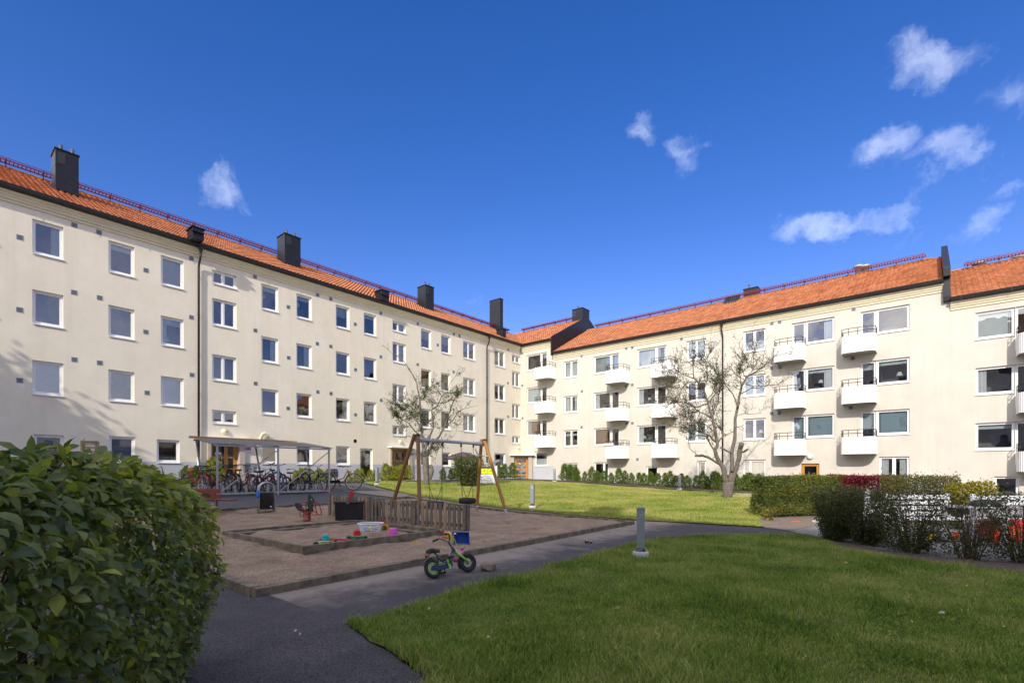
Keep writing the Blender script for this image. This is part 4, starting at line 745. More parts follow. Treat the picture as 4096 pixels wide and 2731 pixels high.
# ------------------------------------------------------------------ bicycle shelter
Z0 = .745
def rk(x, y, X): z, yy = zline(x, y, X); return yy
fx = -19.5; yl, ym, yr = rk(869, 1780, fx), rk(1112, 1786, fx), rk(1316, 1790, fx)
bs_ = thing('bicycle_shelter', (fx-1, ym, Z0), 'open galvanised bicycle shelter with a sloping corrugated roof', 'shelter'); so = tuple(bs_.location); zf = Z0+1.82; rx = -21.6; zr_ = 2.84
for y in (yl, ym, yr): mb = MB(); mb.box(fx-.03, fx+.03, y-.03, y+.03, Z0-.1, zf-.03); mb.build('post', m_steel, bs_, so, bevel=.004)
for y in (yl, ym, yr): mb = MB(); mb.bar((rx+.05, y, zr_-.06), (rx+.85, y, Z0-.05), .05, .05); mb.build('leaning_post', m_steel, bs_, so)
mb = MB(); mb.bar((fx, yl, Z0+.06), (fx, yr, Z0+.06), .05, .06); mb.bar((fx-.9, yl, Z0+.06), (fx-.9, yr, Z0+.06), .04, .05); mb.bar((fx, yl-.1, zf-.02), (fx, yr+.1, zf-.02), .05, .06); mb.bar((rx+.06, yl-.1, zr_-.03), (rx+.06, yr+.1, zr_-.03), .05, .06)
for y in (yl, ym, yr): mb.bar((fx, y+.031, zf), (rx+.05, y+.031, zr_), .05, .05)
mb.build('rails', m_steel, bs_, so)
for (ya, yb) in ((yl, ym), (ym, yr)): mb = MB(); mb.bar((fx+.032, ya+.05, Z0+.1), (fx+.032, yb-.05, zf-.15), .035, .03); mb.build('diagonal_brace', m_steel, bs_, so)
n = 190; vs = []; y0, y1 = yl-.15, yr+.15; rx2 = rx-.25; fx2 = fx+.12; sl = (zr_-zf)/(rx-fx)
for i in range(n+1):
    y = y0+(y1-y0)*i/n; h = .016*math.sin(2*PI*(y-y0)/.105)
    vs += [(fx2, y, zf+.05+sl*(fx2-fx)+h), (rx2, y, zf+.05+sl*(rx2-fx)+h)]
mb = MB(); mb.add(vs, [(2*i, 2*i+1, 2*i+3, 2*i+2) for i in range(n)], 0, True); mb.build('corrugated_roof', m_metal, bs_, so)
mb = MB(); mb.box(rx2-.03, rx2-.005, y0, yr-.2, zf+.05+sl*(rx2-fx)-.03, zf+.05+sl*(rx2-fx)+.06); mb.build('rear_fascia', m_door, bs_, so)
for i in range(11):
    y = yl+.2+i*(yr-yl-.4)/10
    mb = MB(); mb.box(fx-.02, fx+.02, y-.03, y+.03, Z0+.09, Z0+.36); mb.tube([(fx-.05, y+.07, Z0+.09), (fx-.10, y+.07, Z0+.30), (fx-.32, y+.07, Z0+.42), (fx-.6, y+.07, Z0+.42), (fx-.72, y+.07, Z0+.09)], .008, 5); mb.tube([(fx-.05, y-.02, Z0+.09), (fx-.10, y-.02, Z0+.30), (fx-.32, y-.02, Z0+.42), (fx-.6, y-.02, Z0+.42), (fx-.72, y-.02, Z0+.09)], .008, 5); mb.build('wheel_holder', m_steel, bs_, so)
# ------------------------------------------------------------------ bicycles
def wheel(o, c, R, tyre, rim, name, ax=(0,1,0), r=.02):
    mb = MB(); ax = Vector(ax).normalized(); mb.tube([Vector(c)-ax*.045, Vector(c)+ax*.045], .022, 8)
    u = ax.orthogonal().normalized(); v = ax.cross(u); c = Vector(c)
    for i in range(16):
        a = 2*PI*i/16; a2 = a+.5*(-1)**i; s = ax*.03*(-1)**(i//2); mb.tube([c+s+(u*math.cos(a2)+v*math.sin(a2))*.02, c+(u*math.cos(a)+v*math.sin(a))*(R-.03)], .0026, 3, cap=False)
    w = mb.build(name, m_silverw, o); mb = MB(); mb.torus(c, R-r, r, ax, 36, 8); mb.build('tyre', tyre, w); mb = MB(); mb.torus(c, R-r*2.05, r*.62, ax, 36, 6); mb.build('rim', rim, w); return w
def bicycle(loc, rz, label, paint, R=.34, step=True, basket=False, rack=True, rim=m_silverw, tyre=m_rubber, saddle=m_black, steer=.0, lean=.05, fpaint=None, fender=m_blackp, sadh=.0, hb_h=0., rot=None, lamp_=True):
    o = thing('bicycle', loc, label, 'bicycle', 'bicycles at the shelter', rot=rot or (lean, 0, rz)); s = R/.34; fpaint = fpaint or paint
    rwx, fwx = -.50*s, .58*s; bb = Vector((-.04, 0, .28*s)); st_ = Vector((-.2*s, 0, (.66+sadh)*s)); hd0 = Vector((.40*s, 0, .60*s)); hd1 = Vector((.345*s, 0, .78*s))
    mb = MB(); q = .017
    mb.tube([bb, st_], q, 8); mb.tube([bb, Vector((.18*s,0,.36*s)) if step else hd0.lerp(bb, .5), hd0], q*1.15, 8)
    if step: mb.tube([bb.lerp(st_, .35), Vector((.15*s,0,.47*s)), hd1], q, 8)
    else: mb.tube([st_-Vector((0,0,.03)), hd1], q, 8)
    mb.tube([hd0-Vector((-.01,0,.05)), hd1], q*1.2, 8)
    for y in (-.05, .05): mb.tube([bb+Vector((0,y*.5,0)), (rwx, y, R)], q*.6, 6); mb.tube([st_-Vector((0,0,.04)), (rwx, y, R)], q*.5, 6)
    mb.build('frame', paint, o)
    wheel(o, (rwx, 0, R), R, tyre, rim, 'rear_wheel')
    # steered front end
    S = Matrix.Translation(hd0)@Matrix.Rotation(steer, 4, Vector((hd1-hd0)))@Matrix.Translation(-hd0); fc = S@Vector((fwx, 0, R)); ax = S.to_3x3()@Vector((0,1,0))
    wheel(o, fc, R, tyre, rim, 'front_wheel', ax)
    mb = MB()
    for y in (-.05, .05): mb.tube([S@(hd0+Vector((.01,y*.6,-.04))), S@Vector((.47*s,y,.48*s)), S@Vector((fwx,y,R))], q*.65, 6)
    mb.build('fork', fpaint, o)
    mb = MB(); up = hd1+Vector((-.035,0,.13+hb_h)); mb.tube([S@hd1, S@up], .012, 8); k = .28
    mb.tube([S@(up+Vector(v)) for v in ((-.24,-k,.03),(-.10,-k,.05),(.02,-.18,.05),(.05,-.05,0),(.05,.05,0),(.02,.18,.05),(-.10,k,.05),(-.24,k,.03))], .011, 8)
    h = mb.build('handlebar', m_chrome if lamp_ else m_rail, o); mb = MB()
    for y in (-k, k): mb.tube([S@(up+Vector((-.25,y,.03))), S@(up+Vector((-.12,y,.047)))], .018, 8)
    mb.build('grip', m_black, h)
    mb = MB(); sp = st_+Vector((-.03,0,.16)); mb.tube([st_, sp-Vector((0,0,.03))], .013, 8); pr = [(-.13,.0),(-.12,.075),(-.05,.085),(.02,.05),(.13,.022),(.15,0)]; poly = [(x, y) for x, y in pr]+[(x, -y) for x, y in pr[::-1][1:-1]]; mb.prism(poly, .06, Matrix.Translation(sp-Vector((0,0,.03)))); mb.build('saddle', saddle, o, bevel=.02)
    for (cx, a0, a1, SS) in ((rwx, .1, 2.7, None), (fwx, .55, 2.5, S)):
        mb = MB(); vs = []; n = 14
        for i in range(n+1):
            a = a0+(a1-a0)*i/n
            for y, rr in ((-.028, R+.012), (0, R+.022), (.028, R+.012)): v = Vector((cx+rr*math.cos(a), y, R+rr*math.sin(a))); vs.append(SS@v if SS else v)
        mb.add(vs, [(3*i+k, 3*i+k+1, 3*i+k+4, 3*i+k+3) for i in range(n) for k in (0, 1)], 0, True); mb.build('mudguard', fender, o)
    if rack:
        mb = MB()
        for y in (-.06, 0, .06): mb.tube([(-.24*s,y,.70*s),(rwx-.2*s,y,.70*s)], .007, 6)
        for y in (-.06, .06): mb.tube([(rwx-.1*s,y,.70*s),(rwx,y,R)], .006, 6)
        mb.build('luggage_rack', m_rail, o)
    mb = MB(); mb.torus((bb.x, -.05, bb.z), .085*s, .006, (0,1,0), 18, 5); mb.bar(bb+Vector((0,-.07,0)), bb+Vector((.12,-.075,-.1)), .02, .02); mb.bar(bb+Vector((0,.07,0)), bb+Vector((-.12,.075,.1)), .02, .02); mb.box(bb.x+.08, bb.x+.17, -.17, -.08, bb.z-.115, bb.z-.09); mb.box(bb.x-.17, bb.x-.08, .08, .17, bb.z+.09, bb.z+.115); mb.box(rwx, bb.x+.09, -.058, -.045, R-.05, R+.06); mb.build('crank', m_black, o)
    if lamp_: mb = MB(); mb.lathe([(0,0),(.035,0),(.03,-.05),(0,-.07)], S@(hd0+Vector((.09,0,.04))), 10, 0, Matrix.Rotation(PI/2, 3, 'Y')); mb.build('headlight', m_chrome, o)
    if basket:
        mb = MB(); a0, b0, zt, zb = .12, .30, .22, -.02; c0 = up+Vector((.08,0,-.06))
        ring = lambda f, z: [S@(c0+Vector(v)) for v in ((0,-.17*f,z),(.25*f,-.17*f,z),(.25*f,.17*f,z),(0,.17*f,z))]
        for f, z in ((1.05,.1),(1.,.03),(.95,-.04),(.9,-.11),(.85,-.16)): mb.tube(ring(f, z), .006 if z < .1 else .01, 5, closed=True)
        for i in range(22):
            t = i/22*4; e = int(t); g = t-e; tp, bt = ring(1.05,.1), ring(.85,-.16); mb.tube([tp[e].lerp(tp[(e+1) % 4], g), bt[e].lerp(bt[(e+1) % 4], g)], .004, 4)
        for i in range(6): bt = ring(.85,-.16); mb.tube([bt[0].lerp(bt[1], i/5), bt[3].lerp(bt[2], i/5)], .004, 4)
        mb.build('basket', m_rail, o)
    o.scale = (1.12,)*3; return o
def rack_at(x, y=1960, X=-19.7): return Vector((X-.64, zline(x, y, X)[1], Z0))
bicycle(rack_at(800, X=-19.75), .12, 'red bicycle with orange saddle and wire basket, leftmost beside the shelter post', m_redp, basket=True, saddle=m_oran, fender=m_redp, tyre=M('tan_tyre', (.16,.11,.07), .8), lean=-.04)
bicycle(rack_at(884, X=-19.85), .02, 'dark red bicycle with empty luggage rack behind the left shelter post', m_redp, lean=.05, step=True, rack=True)
bicycle(rack_at(906, X=-20.00), .22, 'black bicycle with black front basket before the oak door', m_blackp, basket=True, lean=-.06, hb_h=.03)
bicycle(rack_at(962, X=-20.45), -.12, 'black bicycle with chrome mudguards set back in the rack', m_blackp, rack=True, lean=.05, fender=m_chrome, hb_h=.05)
bicycle(rack_at(1003), .08, 'red bicycle with red rims and white-walled tyres and a wire basket', m_redp, rim=m_redp, basket=True, lean=.04, hb_h=.06)
bicycle(rack_at(1068, X=-20.05), .1, 'bright red step-through bicycle behind the litter bin', m_redp, R=.31, lean=-.05, fender=m_redp)
bicycle(rack_at(1105, X=-19.75), .18, 'blue-grey bicycle with raised front wheel beside the middle post', m_bluep, tyre=M('blue_tyre', (.05,.09,.22), .7), lean=.04, rot=(.05, -.16, .18), hb_h=.10, step=False)
bicycle(rack_at(1137, X=-19.95), -.05, 'black city bicycle with wide handlebar right of the middle post', m_blackp, lean=.05, hb_h=.08)
bicycle(rack_at(1200), .1, 'small black bicycle with magenta rims and brown saddle', m_blackp, R=.29, rim=m_pink, saddle=m_leather, lean=-.06, rack=False)
bicycle(rack_at(1283), .06, 'black gentleman\'s bicycle with straight top tube near the right post', m_blackp, R=.355, step=False, saddle=m_leather, lean=.02, hb_h=.02)
p = gp(1377, 1960); bicycle(p-Vector((.42, -.05, 0)), .55, 'red and grey bicycle parked outside the shelter on its right', m_redp, step=True, steer=.25, fpaint=m_redp, lean=.06, fender=m_greyp)
ski = MB(); pA, pB = gp(1275, 1957), gp(1330, 1956); ski.bar(pA+Vector((0,0,.02)), pB+Vector((0,0,.02)), .05, .03); tag(ski.build('ski_toy', m_red), 'flat red plastic strip lying on the asphalt behind the right shelter post', 'toy')
# ------------------------------------------------------------------ child's bicycle and stone
pr, pq = gp(1741, 2316), gp(1879, 2289); hdv = (pq-pr); wb = Vector((hdv.x, hdv.y, 0)).length; rz = math.atan2(hdv.y, hdv.x)
R = .150; lean = -.42
kb = thing('child_bicycle', (pr.x, pr.y, T(pr.x, pr.y)+.012), 'small navy and lime child bicycle leaning on the path beside a stone', 'bicycle', rot=(lean, 0, rz))
wheel(kb, (0,0,R), R, m_rubber, m_limep, 'rear_wheel', r=.031); fst = Matrix.Translation((wb*.72,0,.36))@Matrix.Rotation(-.28, 4, Vector((-.35,0,1)))@Matrix.Translation((-wb*.72,0,-.36)); fcn = fst@Vector((wb-.01,0,R)); fax = fst.to_3x3()@Vector((0,1,0))
wheel(kb, fcn, R, m_rubber, m_black, 'front_wheel', fax, r=.031)
hd0 = Vector((wb*.74,0,.34)); hd1 = Vector((wb*.66,0,.46)); bbk = Vector((wb*.40,0,.17)); sk = Vector((wb*.22,0,.32))
mb = MB(); mb.tube([hd0+Vector((-.02,0,.06)), hd0.lerp(bbk, .5)+Vector((-.015,0,-.01)), bbk+Vector((.03,0,.03))], [.028,.034,.03], 10); mb.tube([bbk, sk], .017, 8); mb.tube([bbk+Vector((0,0,.08)), sk+Vector((.03,0,-.06))], .014, 8); mb.tube([hd0, hd1], .021, 10)
for y in (-.045, .045): mb.tube([bbk, (0,y,R)], .011, 6); mb.tube([sk+Vector((0,0,-.03)), (0.0,y,R)], .010, 6)
mb.build('frame', m_navy, kb)
mb = MB()
for y in (-.045, .045): mb.tube([fst@(hd0+Vector((.01,y*.8,-.01))), fst@(fcn*0+Vector((wb-.01,y,R)))], [.021,.019], 8)
mb.tube([fst@(hd0+Vector((.0,-.04,.0))), fst@(hd0+Vector((0,.04,0)))], .02, 8); mb.build('fork', m_limep, kb)
mb = MB(); stp = hd1+Vector((-.03,0,.06)); mb.tube([fst@hd1, fst@stp], .013, 8); mb.tube([fst@(stp+Vector(v)) for v in ((-.10,-.24,.10),(-.05,-.20,.11),(.0,-.10,.05),(.01,0,.0),(.0,.10,.05),(-.05,.20,.11),(-.10,.24,.10))], .011, 8); hbk = mb.build('handlebar', m_blackp, kb)
mb = MB(); 
for s in (-1, 1): mb.tube([fst@(stp+Vector((-.075,s*.215,.105))), fst@(stp+Vector((-.14,s*.275,.095)))], .018, 8)
mb.build('grip', m_black, hbk); mb = MB(); mb.lathe([(0,.028),(.02,.02),(.026,0),(0,0)], fst@(stp+Vector((-.01,-.13,.08))), 12); mb.build('bell', m_chrome, hbk)
mb = MB(); mb.tube([fst@(stp+Vector((-.01,.05,.03))), fst@(stp+Vector((.13,.03,.04))), fst@(stp+Vector((.14,.0,-.12))), fst@(hd0+Vector((.05,0,-.03)))], .005, 6); mb.build('brake_cable', m_limep, hbk)
mb = MB(); sp = sk+Vector((-.045,0,.07)); mb.tube([sk, sp], .012, 8); pr_ = [(-.12,.0),(-.115,.06),(-.06,.075),(.0,.05),(.09,.022),(.11,0)]; mb.prism([(x,y) for x,y in pr_]+[(x,-y) for x,y in pr_[::-1][1:-1]], .045, Matrix.Translation(sp)@Matrix.Rotation(.12, 4, 'Y')); mb.tube([sp+Vector((-.12,.06,.01)), sp+Vector((-.15,.04,-.05)), sp+Vector((-.15,-.04,-.05)), sp+Vector((-.12,-.06,.01))], .01, 6); mb.build('saddle', m_black, kb, bevel=.018)
mb = MB(); mb.lathe([(0,0),(.022,0),(.018,.015),(0,.018)], sp+Vector((-.16,0,-.03)), 10, 0, Matrix.Rotation(-PI/2, 3, 'Y')); mb.build('reflector', m_red, kb)
def kguard(c, a0, a1, S=None, nm='mudguard'):
    mb = MB(); n = 10; vs = []
    for i in range(n+1):
        a = a0+(a1-a0)*i/n
        for y, rr in ((-.04,R+.012),(0,R+.022),(.04,R+.012)): v = Vector((c[0]+rr*math.cos(a), y, R+rr*math.sin(a))); vs.append(S@v if S else v)
    mb.add(vs, [(3*i+k, 3*i+k+1, 3*i+k+4, 3*i+k+3) for i in range(n) for k in (0,1)], 0, True); mb.build(nm, m_black, kb)
kguard((0,0), 1.3, 2.75); kguard((wb-.01,0), 1.7, 3.6, fst)
mb = MB(); mb.prism([(-.06,R-.03),(-.07,R),(-.05,R+.035),(.06,R+.05),(bbk.x,bbk.z+.055),(bbk.x+.06,bbk.z+.035),(bbk.x+.075,bbk.z-.005),(bbk.x+.045,bbk.z-.055),(.05,R-.052)], .02, MX, z0=.045); cgd = mb.build('chain_guard', m_navy, kb, bevel=.006)
mb = MB(); mb.prism([(bbk.x-.02,bbk.z-.07),(bbk.x+.025,bbk.z-.068),(bbk.x+.02,bbk.z+.07),(bbk.x-.03,bbk.z+.072)], .004, MX, z0=.066); mb.build('lime_stripe', m_limep, cgd)
mb = MB(); mb.bar(bbk+Vector((0,-.07,0)), bbk+Vector((.03,-.075,.09)), .02, .012); mb.bar(bbk+Vector((0,.05,0)), bbk+Vector((-.03,.06,-.09)), .02, .012); mb.box(bbk.x-.01, bbk.x+.07, -.16, -.08, bbk.z+.075, bbk.z+.10); mb.box(bbk.x-.07, bbk.x+.01, .06, .14, bbk.z-.105, bbk.z-.08); mb.torus((bbk.x,-.062,bbk.z), .05, .009, (0,1,0), 16, 6); mb.build('pedals', m_black, kb)
def word(body, size, M_, parent, mat, nm='lettering'):
    cu = bpy.data.curves.new('t', 'FONT'); cu.body = body; cu.size = size; cu.align_x = 'CENTER'; cu.align_y = 'CENTER'; cu.extrude = .0008; q = bpy.data.objects.new('t', cu); me = bpy.data.meshes.new_from_object(q); bpy.data.objects.remove(q); me.transform(M_); me.materials.append(mat); w = bpy.data.objects.new(nm, me); COL.objects.link(w); w.parent = parent
word('DINO', .05, Matrix.Translation((wb*.2, -.0685, R+.035))@Matrix.Rotation(-.06, 4, 'Y')@MX, cgd, m_limep)
dn = (hd0-bbk); ang = math.atan2(dn.z, dn.x); mid = hd0.lerp(bbk, .45); word('JUNIOR', .046, Matrix.Translation((mid.x-.012, -.0365, mid.z+.01))@Matrix.Rotation(-ang, 4, 'Y')@MX, kb, m_limep)
def rock(p, r, label, name='field_stone', sq=.75, mat=m_rock, seed=3):
    mb = MB(); rg_ = np.random.default_rng(seed); nn = 14; planes = norm(rg_.normal(size=(nn, 3))); off = rg_.uniform(.72, 1.0, nn); vs = []; fs = []; A, B = 20, 12
    for i in range(B+1):
        for j in range(A):
            th = PI*i/B; ph = 2*PI*j/A; d = np.array((math.sin(th)*math.cos(ph), math.sin(th)*math.sin(ph), math.cos(th))); dd = planes@d; rr = min(1.05, min(o_/q for o_, q in zip(off, dd) if q > .05)); vs.append(tuple(d*rr*r*np.array((1.15, 1, sq))+np.array((0,0,r*sq*.72))))
    for i in range(B):
        for j in range(A): fs.append((i*A+j, i*A+(j+1) % A, (i+1)*A+(j+1) % A, (i+1)*A+j))
    mb.add(vs, fs, 0, False); o = mb.build(name, mat, loc=p); tag(o, label, 'stone'); return o
p = gp(1951, 2280); rock(p, depth(p)*31/F, 'brown angular stone on the path in front of the child bicycle wheel')
p = gp(1825, 2245); pgb = thing('pink_piggy_toy', p, 'pink round piggy toy lying behind the child bicycle', 'toy', rz=.8); mb = MB(); mb.lathe([(0,-.13),(.06,-.12),(.10,-.06),(.11,.0),(.10,.06),(.06,.12),(0,.13)], (0,0,.11), 16, 0, Matrix.Rotation(PI/2, 3, 'Y')); mb.build('body', m_plush, pgb); mb = MB(); mb.add([(.02,-.02,.19),(.10,.03,.19),(.17,0,.27),(.02,.03,.17),(.10,.06,.17)], [(0,1,2),(0,2,3),(3,4,2),(1,4,2)]); mb.build('ear', m_plush, pgb)
for dx in (-.07, .07): mb = MB(); mb.tube([(dx,-.05,.03),(dx,-.07,-.0)], .022, 8); mb.build('leg', m_plush, pgb)
# ------------------------------------------------------------------ toys
SZ = .10
def sp_(x, y, z=SZ): return onz(x, y, z)
k2 = lambda x, y: (1200+x/2.94, 1900+y/2.94)
p = sp_(*k2(810, 690)); ya = math.atan2(RIGHT.y, RIGHT.x)
lbk = thing('laundry_basket', p+Vector((FWD.x,FWD.y,0))*.15, 'white plastic laundry basket full of sand toys', 'basket', rz=ya+.35); sc = depth(p)/F; HW, HD, HH = .29, .20, .24
def lring(f, z, n=28): return [(HW*f*(abs(math.cos(t))**.6)*(1 if math.cos(t) > 0 else -1), HD*f*(abs(math.sin(t))**.6)*(1 if math.sin(t) > 0 else -1), z) for t in np.linspace(0, 2*PI, n+1)[:-1]]
mb = MB(); 
for f, z in ((.80,.02),(.84,.055),(.87,.09),(.90,.125),(.93,.16),(.96,.195)): mb.tube(lring(f, z), .007, 5, closed=True)
A_, B_ = lring(.78, 0., 44), lring(.98, .22, 44)
for i in range(44): mb.bar(A_[i], B_[i], .012, .006)
mb.build('lattice', m_wplast, lbk); mb = MB(); mb.tube(lring(1.04, HH), .016, 8, closed=True); mb.build('rim', m_wplast, lbk); mb = MB(); mb.add(lring(.79, .006), [tuple(range(28))]); mb.build('bottom', m_wplast, lbk)
for (x, y, z, m_, s, nm, lb) in ((-.12,0,.08,m_blue,.07,'toy_block','blue toy inside the laundry basket'),(.0,.03,.10,m_lime,.08,'toy_frog','lime green toy inside the laundry basket'),(.12,.0,.07,m_blue,.06,'toy_cup','small blue cup in the right of the laundry basket'),(.05,-.06,.04,m_red,.06,'toy_mould','red mould at the bottom of the laundry basket')):
    mb = MB(); mb.lathe([(0,-s*.6),(s*.8,-s*.6),(s,0),(s*.8,s*.6),(s*.3,s*.9),(0,s*.9)], n=12); q = lbk.matrix_basis@Vector((x, y, z)); o = mb.build(nm, m_, loc=q); tag(o, lb, 'toy', 'toys in the laundry basket')
def funnel(px, mat, label, tilt):
    p = sp_(*px, SZ+.0); o = thing('sand_funnel', p+Vector((0,0,.10)), label, 'toy', 'sand funnels', rot=(PI/2-.15, 0, ya+tilt)); mb = MB(); r0 = .075
    vs = []; 
    for (r, z, sq) in ((.105,.0,1),(.09,.0,0),(.07,-.05,0),(.03,-.12,0),(.018,-.19,0)):
        for j in range(24):
            a = 2*PI*j/24; k = (1/max(abs(math.cos(a)), abs(math.sin(a)))*.95 if sq else 1); vs.append((r*math.cos(a)*k, r*math.sin(a)*k, z))
    mb.add(vs, [(i*24+j, i*24+(j+1) % 24, (i+1)*24+(j+1) % 24, (i+1)*24+j) for i in range(4) for j in range(24)]); mb.build('funnel', mat, o); return o
funnel(k2(990, 680), m_yellow, 'yellow square-rimmed funnel lying in the sandbox', .1); funnel(k2(950, 612), m_red, 'red square-rimmed funnel behind the laundry basket', .3)
p = sp_(*k2(1095, 728)); o = thing('toy_bucket', p, 'pink upturned bucket near the right corner of the sandbox', 'toy'); mb = MB(); mb.lathe([(.11,0),(.112,.02),(.095,.19),(.085,.205),(0,.21)], n=24); o2 = mb.build('bucket', m_pink, o)
def cart(px, deck, top, disc, yaw, label, frame=None):
    p = sp_(*px); o = thing('toy_car', p, label, 'toy', rz=ya+yaw); mb = MB(); mb.box(-.16,.16,-.09,.09,.045,.10); mb.box(-.10,.10,-.10,.10,.03,.08); mb.build('deck', deck, o, bevel=.012)
    mb = MB(); mb.lathe([(0,.10),(.12,.10),(.12,.112),(0,.112)], n=20); mb.build('turntable', disc, o); mb = MB(); mb.lathe([(.0,.112),(.085,.112),(.085,.16),(.075,.165),(.075,.20),(.055,.205),(.055,.225),(0,.228)], n=10, sm=False); mb.build('turret', top, o)
    for x in (-.15, .15):
        for y in (-.11, .11): mb = MB(); mb.lathe([(0,-.022),(.04,-.022),(.052,-.012),(.052,.012),(.04,.022),(0,.022)], (x, y, .052), 14, 0, Matrix.Rotation(PI/2, 3, 'X')); mb.build('wheel', m_black, o)
    if frame: mb = MB(); mb.tube([(-.15,-.075,.125),(.42,-.06,.13),(.46,-.03,.13),(.46,.05,.13),(.42,.075,.13),(-.15,.085,.125)], .012, 6); mb.bar((.17,-.07,.125),(.17,.08,.125),.02,.014); mb.build('tow_frame', frame, o)
    return o
cart(k2(300, 830), m_lime, m_teal, m_wplast, -.02, 'lime toy car with turquoise turret and red tow frame at the sandbox edge', m_redp); cart(k2(670, 765), m_green, m_red, m_crate, -.55, 'green toy car with red turret in front of the laundry basket')
def shovel(px, mat, label, yaw, L=.16, dz=.02, blade=True):
    p = gp(*px); o = thing('toy_shovel', p+Vector((0,0,dz)), label, 'toy', rz=ya+yaw); mb = MB(); mb.bar((-L/2,0,.012),(L*.2,0,.02),.03,.018); mb.build('handle', mat, o, bevel=.005)
    if blade: mb = MB(); mb.box(L*.2, L*.2+.12, -.05, .05, .008, .016); mb.box(L*.2, L*.2+.12, -.055, -.048, .008, .04); mb.box(L*.2, L*.2+.12, .048, .055, .008, .04); mb.build('blade', mat, o)
    return o
shovel(k2(1305, 830), m_yellow, 'yellow toy shovel on the sand outside the sandbox', .45); shovel(k2(1390, 900), m_red, 'long red toy rake handle lying on the sand beside the child bicycle', .35, .34, blade=False); shovel((1116, 2159), m_yellow, 'small yellow shovel lying near the sandbox left side', .1); shovel(k2(2168, 836), m_red, 'tiny red toy piece lying on the timber kerb right of the wheelbarrow', .2, .08, .10, blade=False)
# toy wheelbarrow tipped forward
p = gp(*k2(1880, 838)); wbw = thing('toy_wheelbarrow', p, 'tipped toy wheelbarrow with blue tray and yellow red-gripped handles', 'wheelbarrow', rz=ya-.15)
mb = MB(); 
f_ = [(-.16,0,.30),(.19,0,.30),(.21,0,.02),(-.14,0,.015)]; bck = [(-.11,.17,.25),(.11,.17,.24),(.12,.17,.06),(-.10,.17,.06)]
mb.add(f_+bck, [(4,5,6,7),(0,1,5,4),(1,2,6,5),(2,3,7,6),(3,0,4,7)]); mb.tube([(f_[i][0], f_[i][1]-.004, f_[i][2]) for i in range(4)], .013, 8, closed=True); mb.build('tray', m_blue, wbw, bevel=.015)
mb = MB(); mb.box(-.13,-.08,-.004,-.002,.25,.29); mb.build('sticker', m_white, wbw)
mb = MB(); mb.prism([(-.13,.23),(-.20,.27),(-.34,.315),(-.345,.30),(-.24,.24),(-.20,.20),(-.18,.12),(-.13,.05)], .03, MX, z0=-.03); mb.prism([(-.14,.09),(-.20,.14),(-.34,.155),(-.345,.14),(-.25,.12),(-.20,.08),(-.16,.01),(-.13,.02)], .03, MX, z0=-.20); mb.build('yellow_frame', m_yellow, wbw, bevel=.006)
for (z, y) in ((.307, .015), (.147, .185)): mb = MB(); mb.tube([(-.33,y,z),(-.43,y,z+.02)], .016, 8); mb.build('grip', m_red, wbw)
mb = MB(); mb.lathe([(0,-.02),(.06,-.02),(.075,0),(.06,.02),(0,.02)], (-.27,.10,.22), 18, 0, Matrix.Rotation(PI/2, 3, 'X')); mb.build('wheel', m_yellow, wbw)
q = gp(2354, 2172); o = thing('toy_truck', q, 'small dark toy truck lying alone on the path', 'toy', rz=ya-.2); mb = MB(); mb.box(-.08,.02,-.03,.03,.02,.06); mb.box(.03,.08,-.028,.028,.02,.05); mb.build('body', m_navy, o, bevel=.006); mb = MB(); mb.box(-.09,-.06,-.02,.02,.06,.085); mb.build('load', m_orange, o); 
mb = MB()
for x in (-.06, .05): mb.lathe([(0,-.035),(.02,-.035),(.02,.035),(0,.035)], (x,0,.02), 10, 0, Matrix.Rotation(PI/2, 3, 'X'))
mb.build('wheels', m_black, o)
# ------------------------------------------------------------------ playhouse, parasol, crate
p = gp(1950, 1936); ph = thing('playhouse', p, 'white plastic playhouse with lime shutters and a grey wavy roof', 'playhouse', rz=ya+.15); W2 = depth(p)*60/F/2*1.05; hw = .62
mb = MB(); mb.box(-hw, hw, 0, 1.0, 0, .62)
for k in range(5): mb.box(-hw-.012, hw+.012, -.012, .0, .03+k*.115, .115+k*.115)
mb.box(-hw, -.42, 0, 1.0, .62, 1.12); mb.box(.42, hw, 0, 1.0, .62, 1.12); mb.box(-.42, .42, .9, 1.0, .62, 1.12); mb.build('wall', m_wplast, ph, bevel=.01)
for x in (-.20, .2):
    mb = MB(); mb.box(x-.195, x+.195, -.01, .03, .64, 1.0); s_ = mb.build('shutter', M('lime_shutter', (.60,.68,.02), .4) if x < 0 else bpy.data.materials['lime_shutter'], ph, bevel=.01)
    mb = MB(); mb.prism([(x,.80),(x-.04,.85),(x-.035,.875),(x,.86),(x+.035,.875),(x+.04,.85)], .004, MX, z0=.011); mb.build('heart_cutout', m_black, s_)
mb = MB(); vs = []; n = 16
for i in range(n+1):
    x = -hw-.15+(2*hw+.3)*i/n; z = 1.16+.30*abs((x)/(hw+.15))**1.6*(1 if x > 0 else .35)
    vs += [(x,-.18,z),(x,1.15,z),(x,-.18,z+.10),(x,1.15,z+.14)]
mb.add(vs, [f for i in range(n) for f in ((4*i,4*i+4,4*i+6,4*i+2),(4*i+2,4*i+6,4*i+7,4*i+3),(4*i,4*i+1,4*i+5,4*i+4),(4*i+1,4*i+3,4*i+7,4*i+5))]+[(0,2,3,1),(4*n,4*n+1,4*n+3,4*n+2)], 0); mb.build('roof', m_roofgrey, ph)
p = gp(1851, 1934); q = at(1851, 1806, depth(p)+1.5); ps = thing('parasol', (q.x, q.y, T(q.x, q.y)), 'plum-coloured parasol open behind the round shrub', 'parasol'); ht = q.z-ps.location.z; mb = MB(); n = 8; rr = 1.25
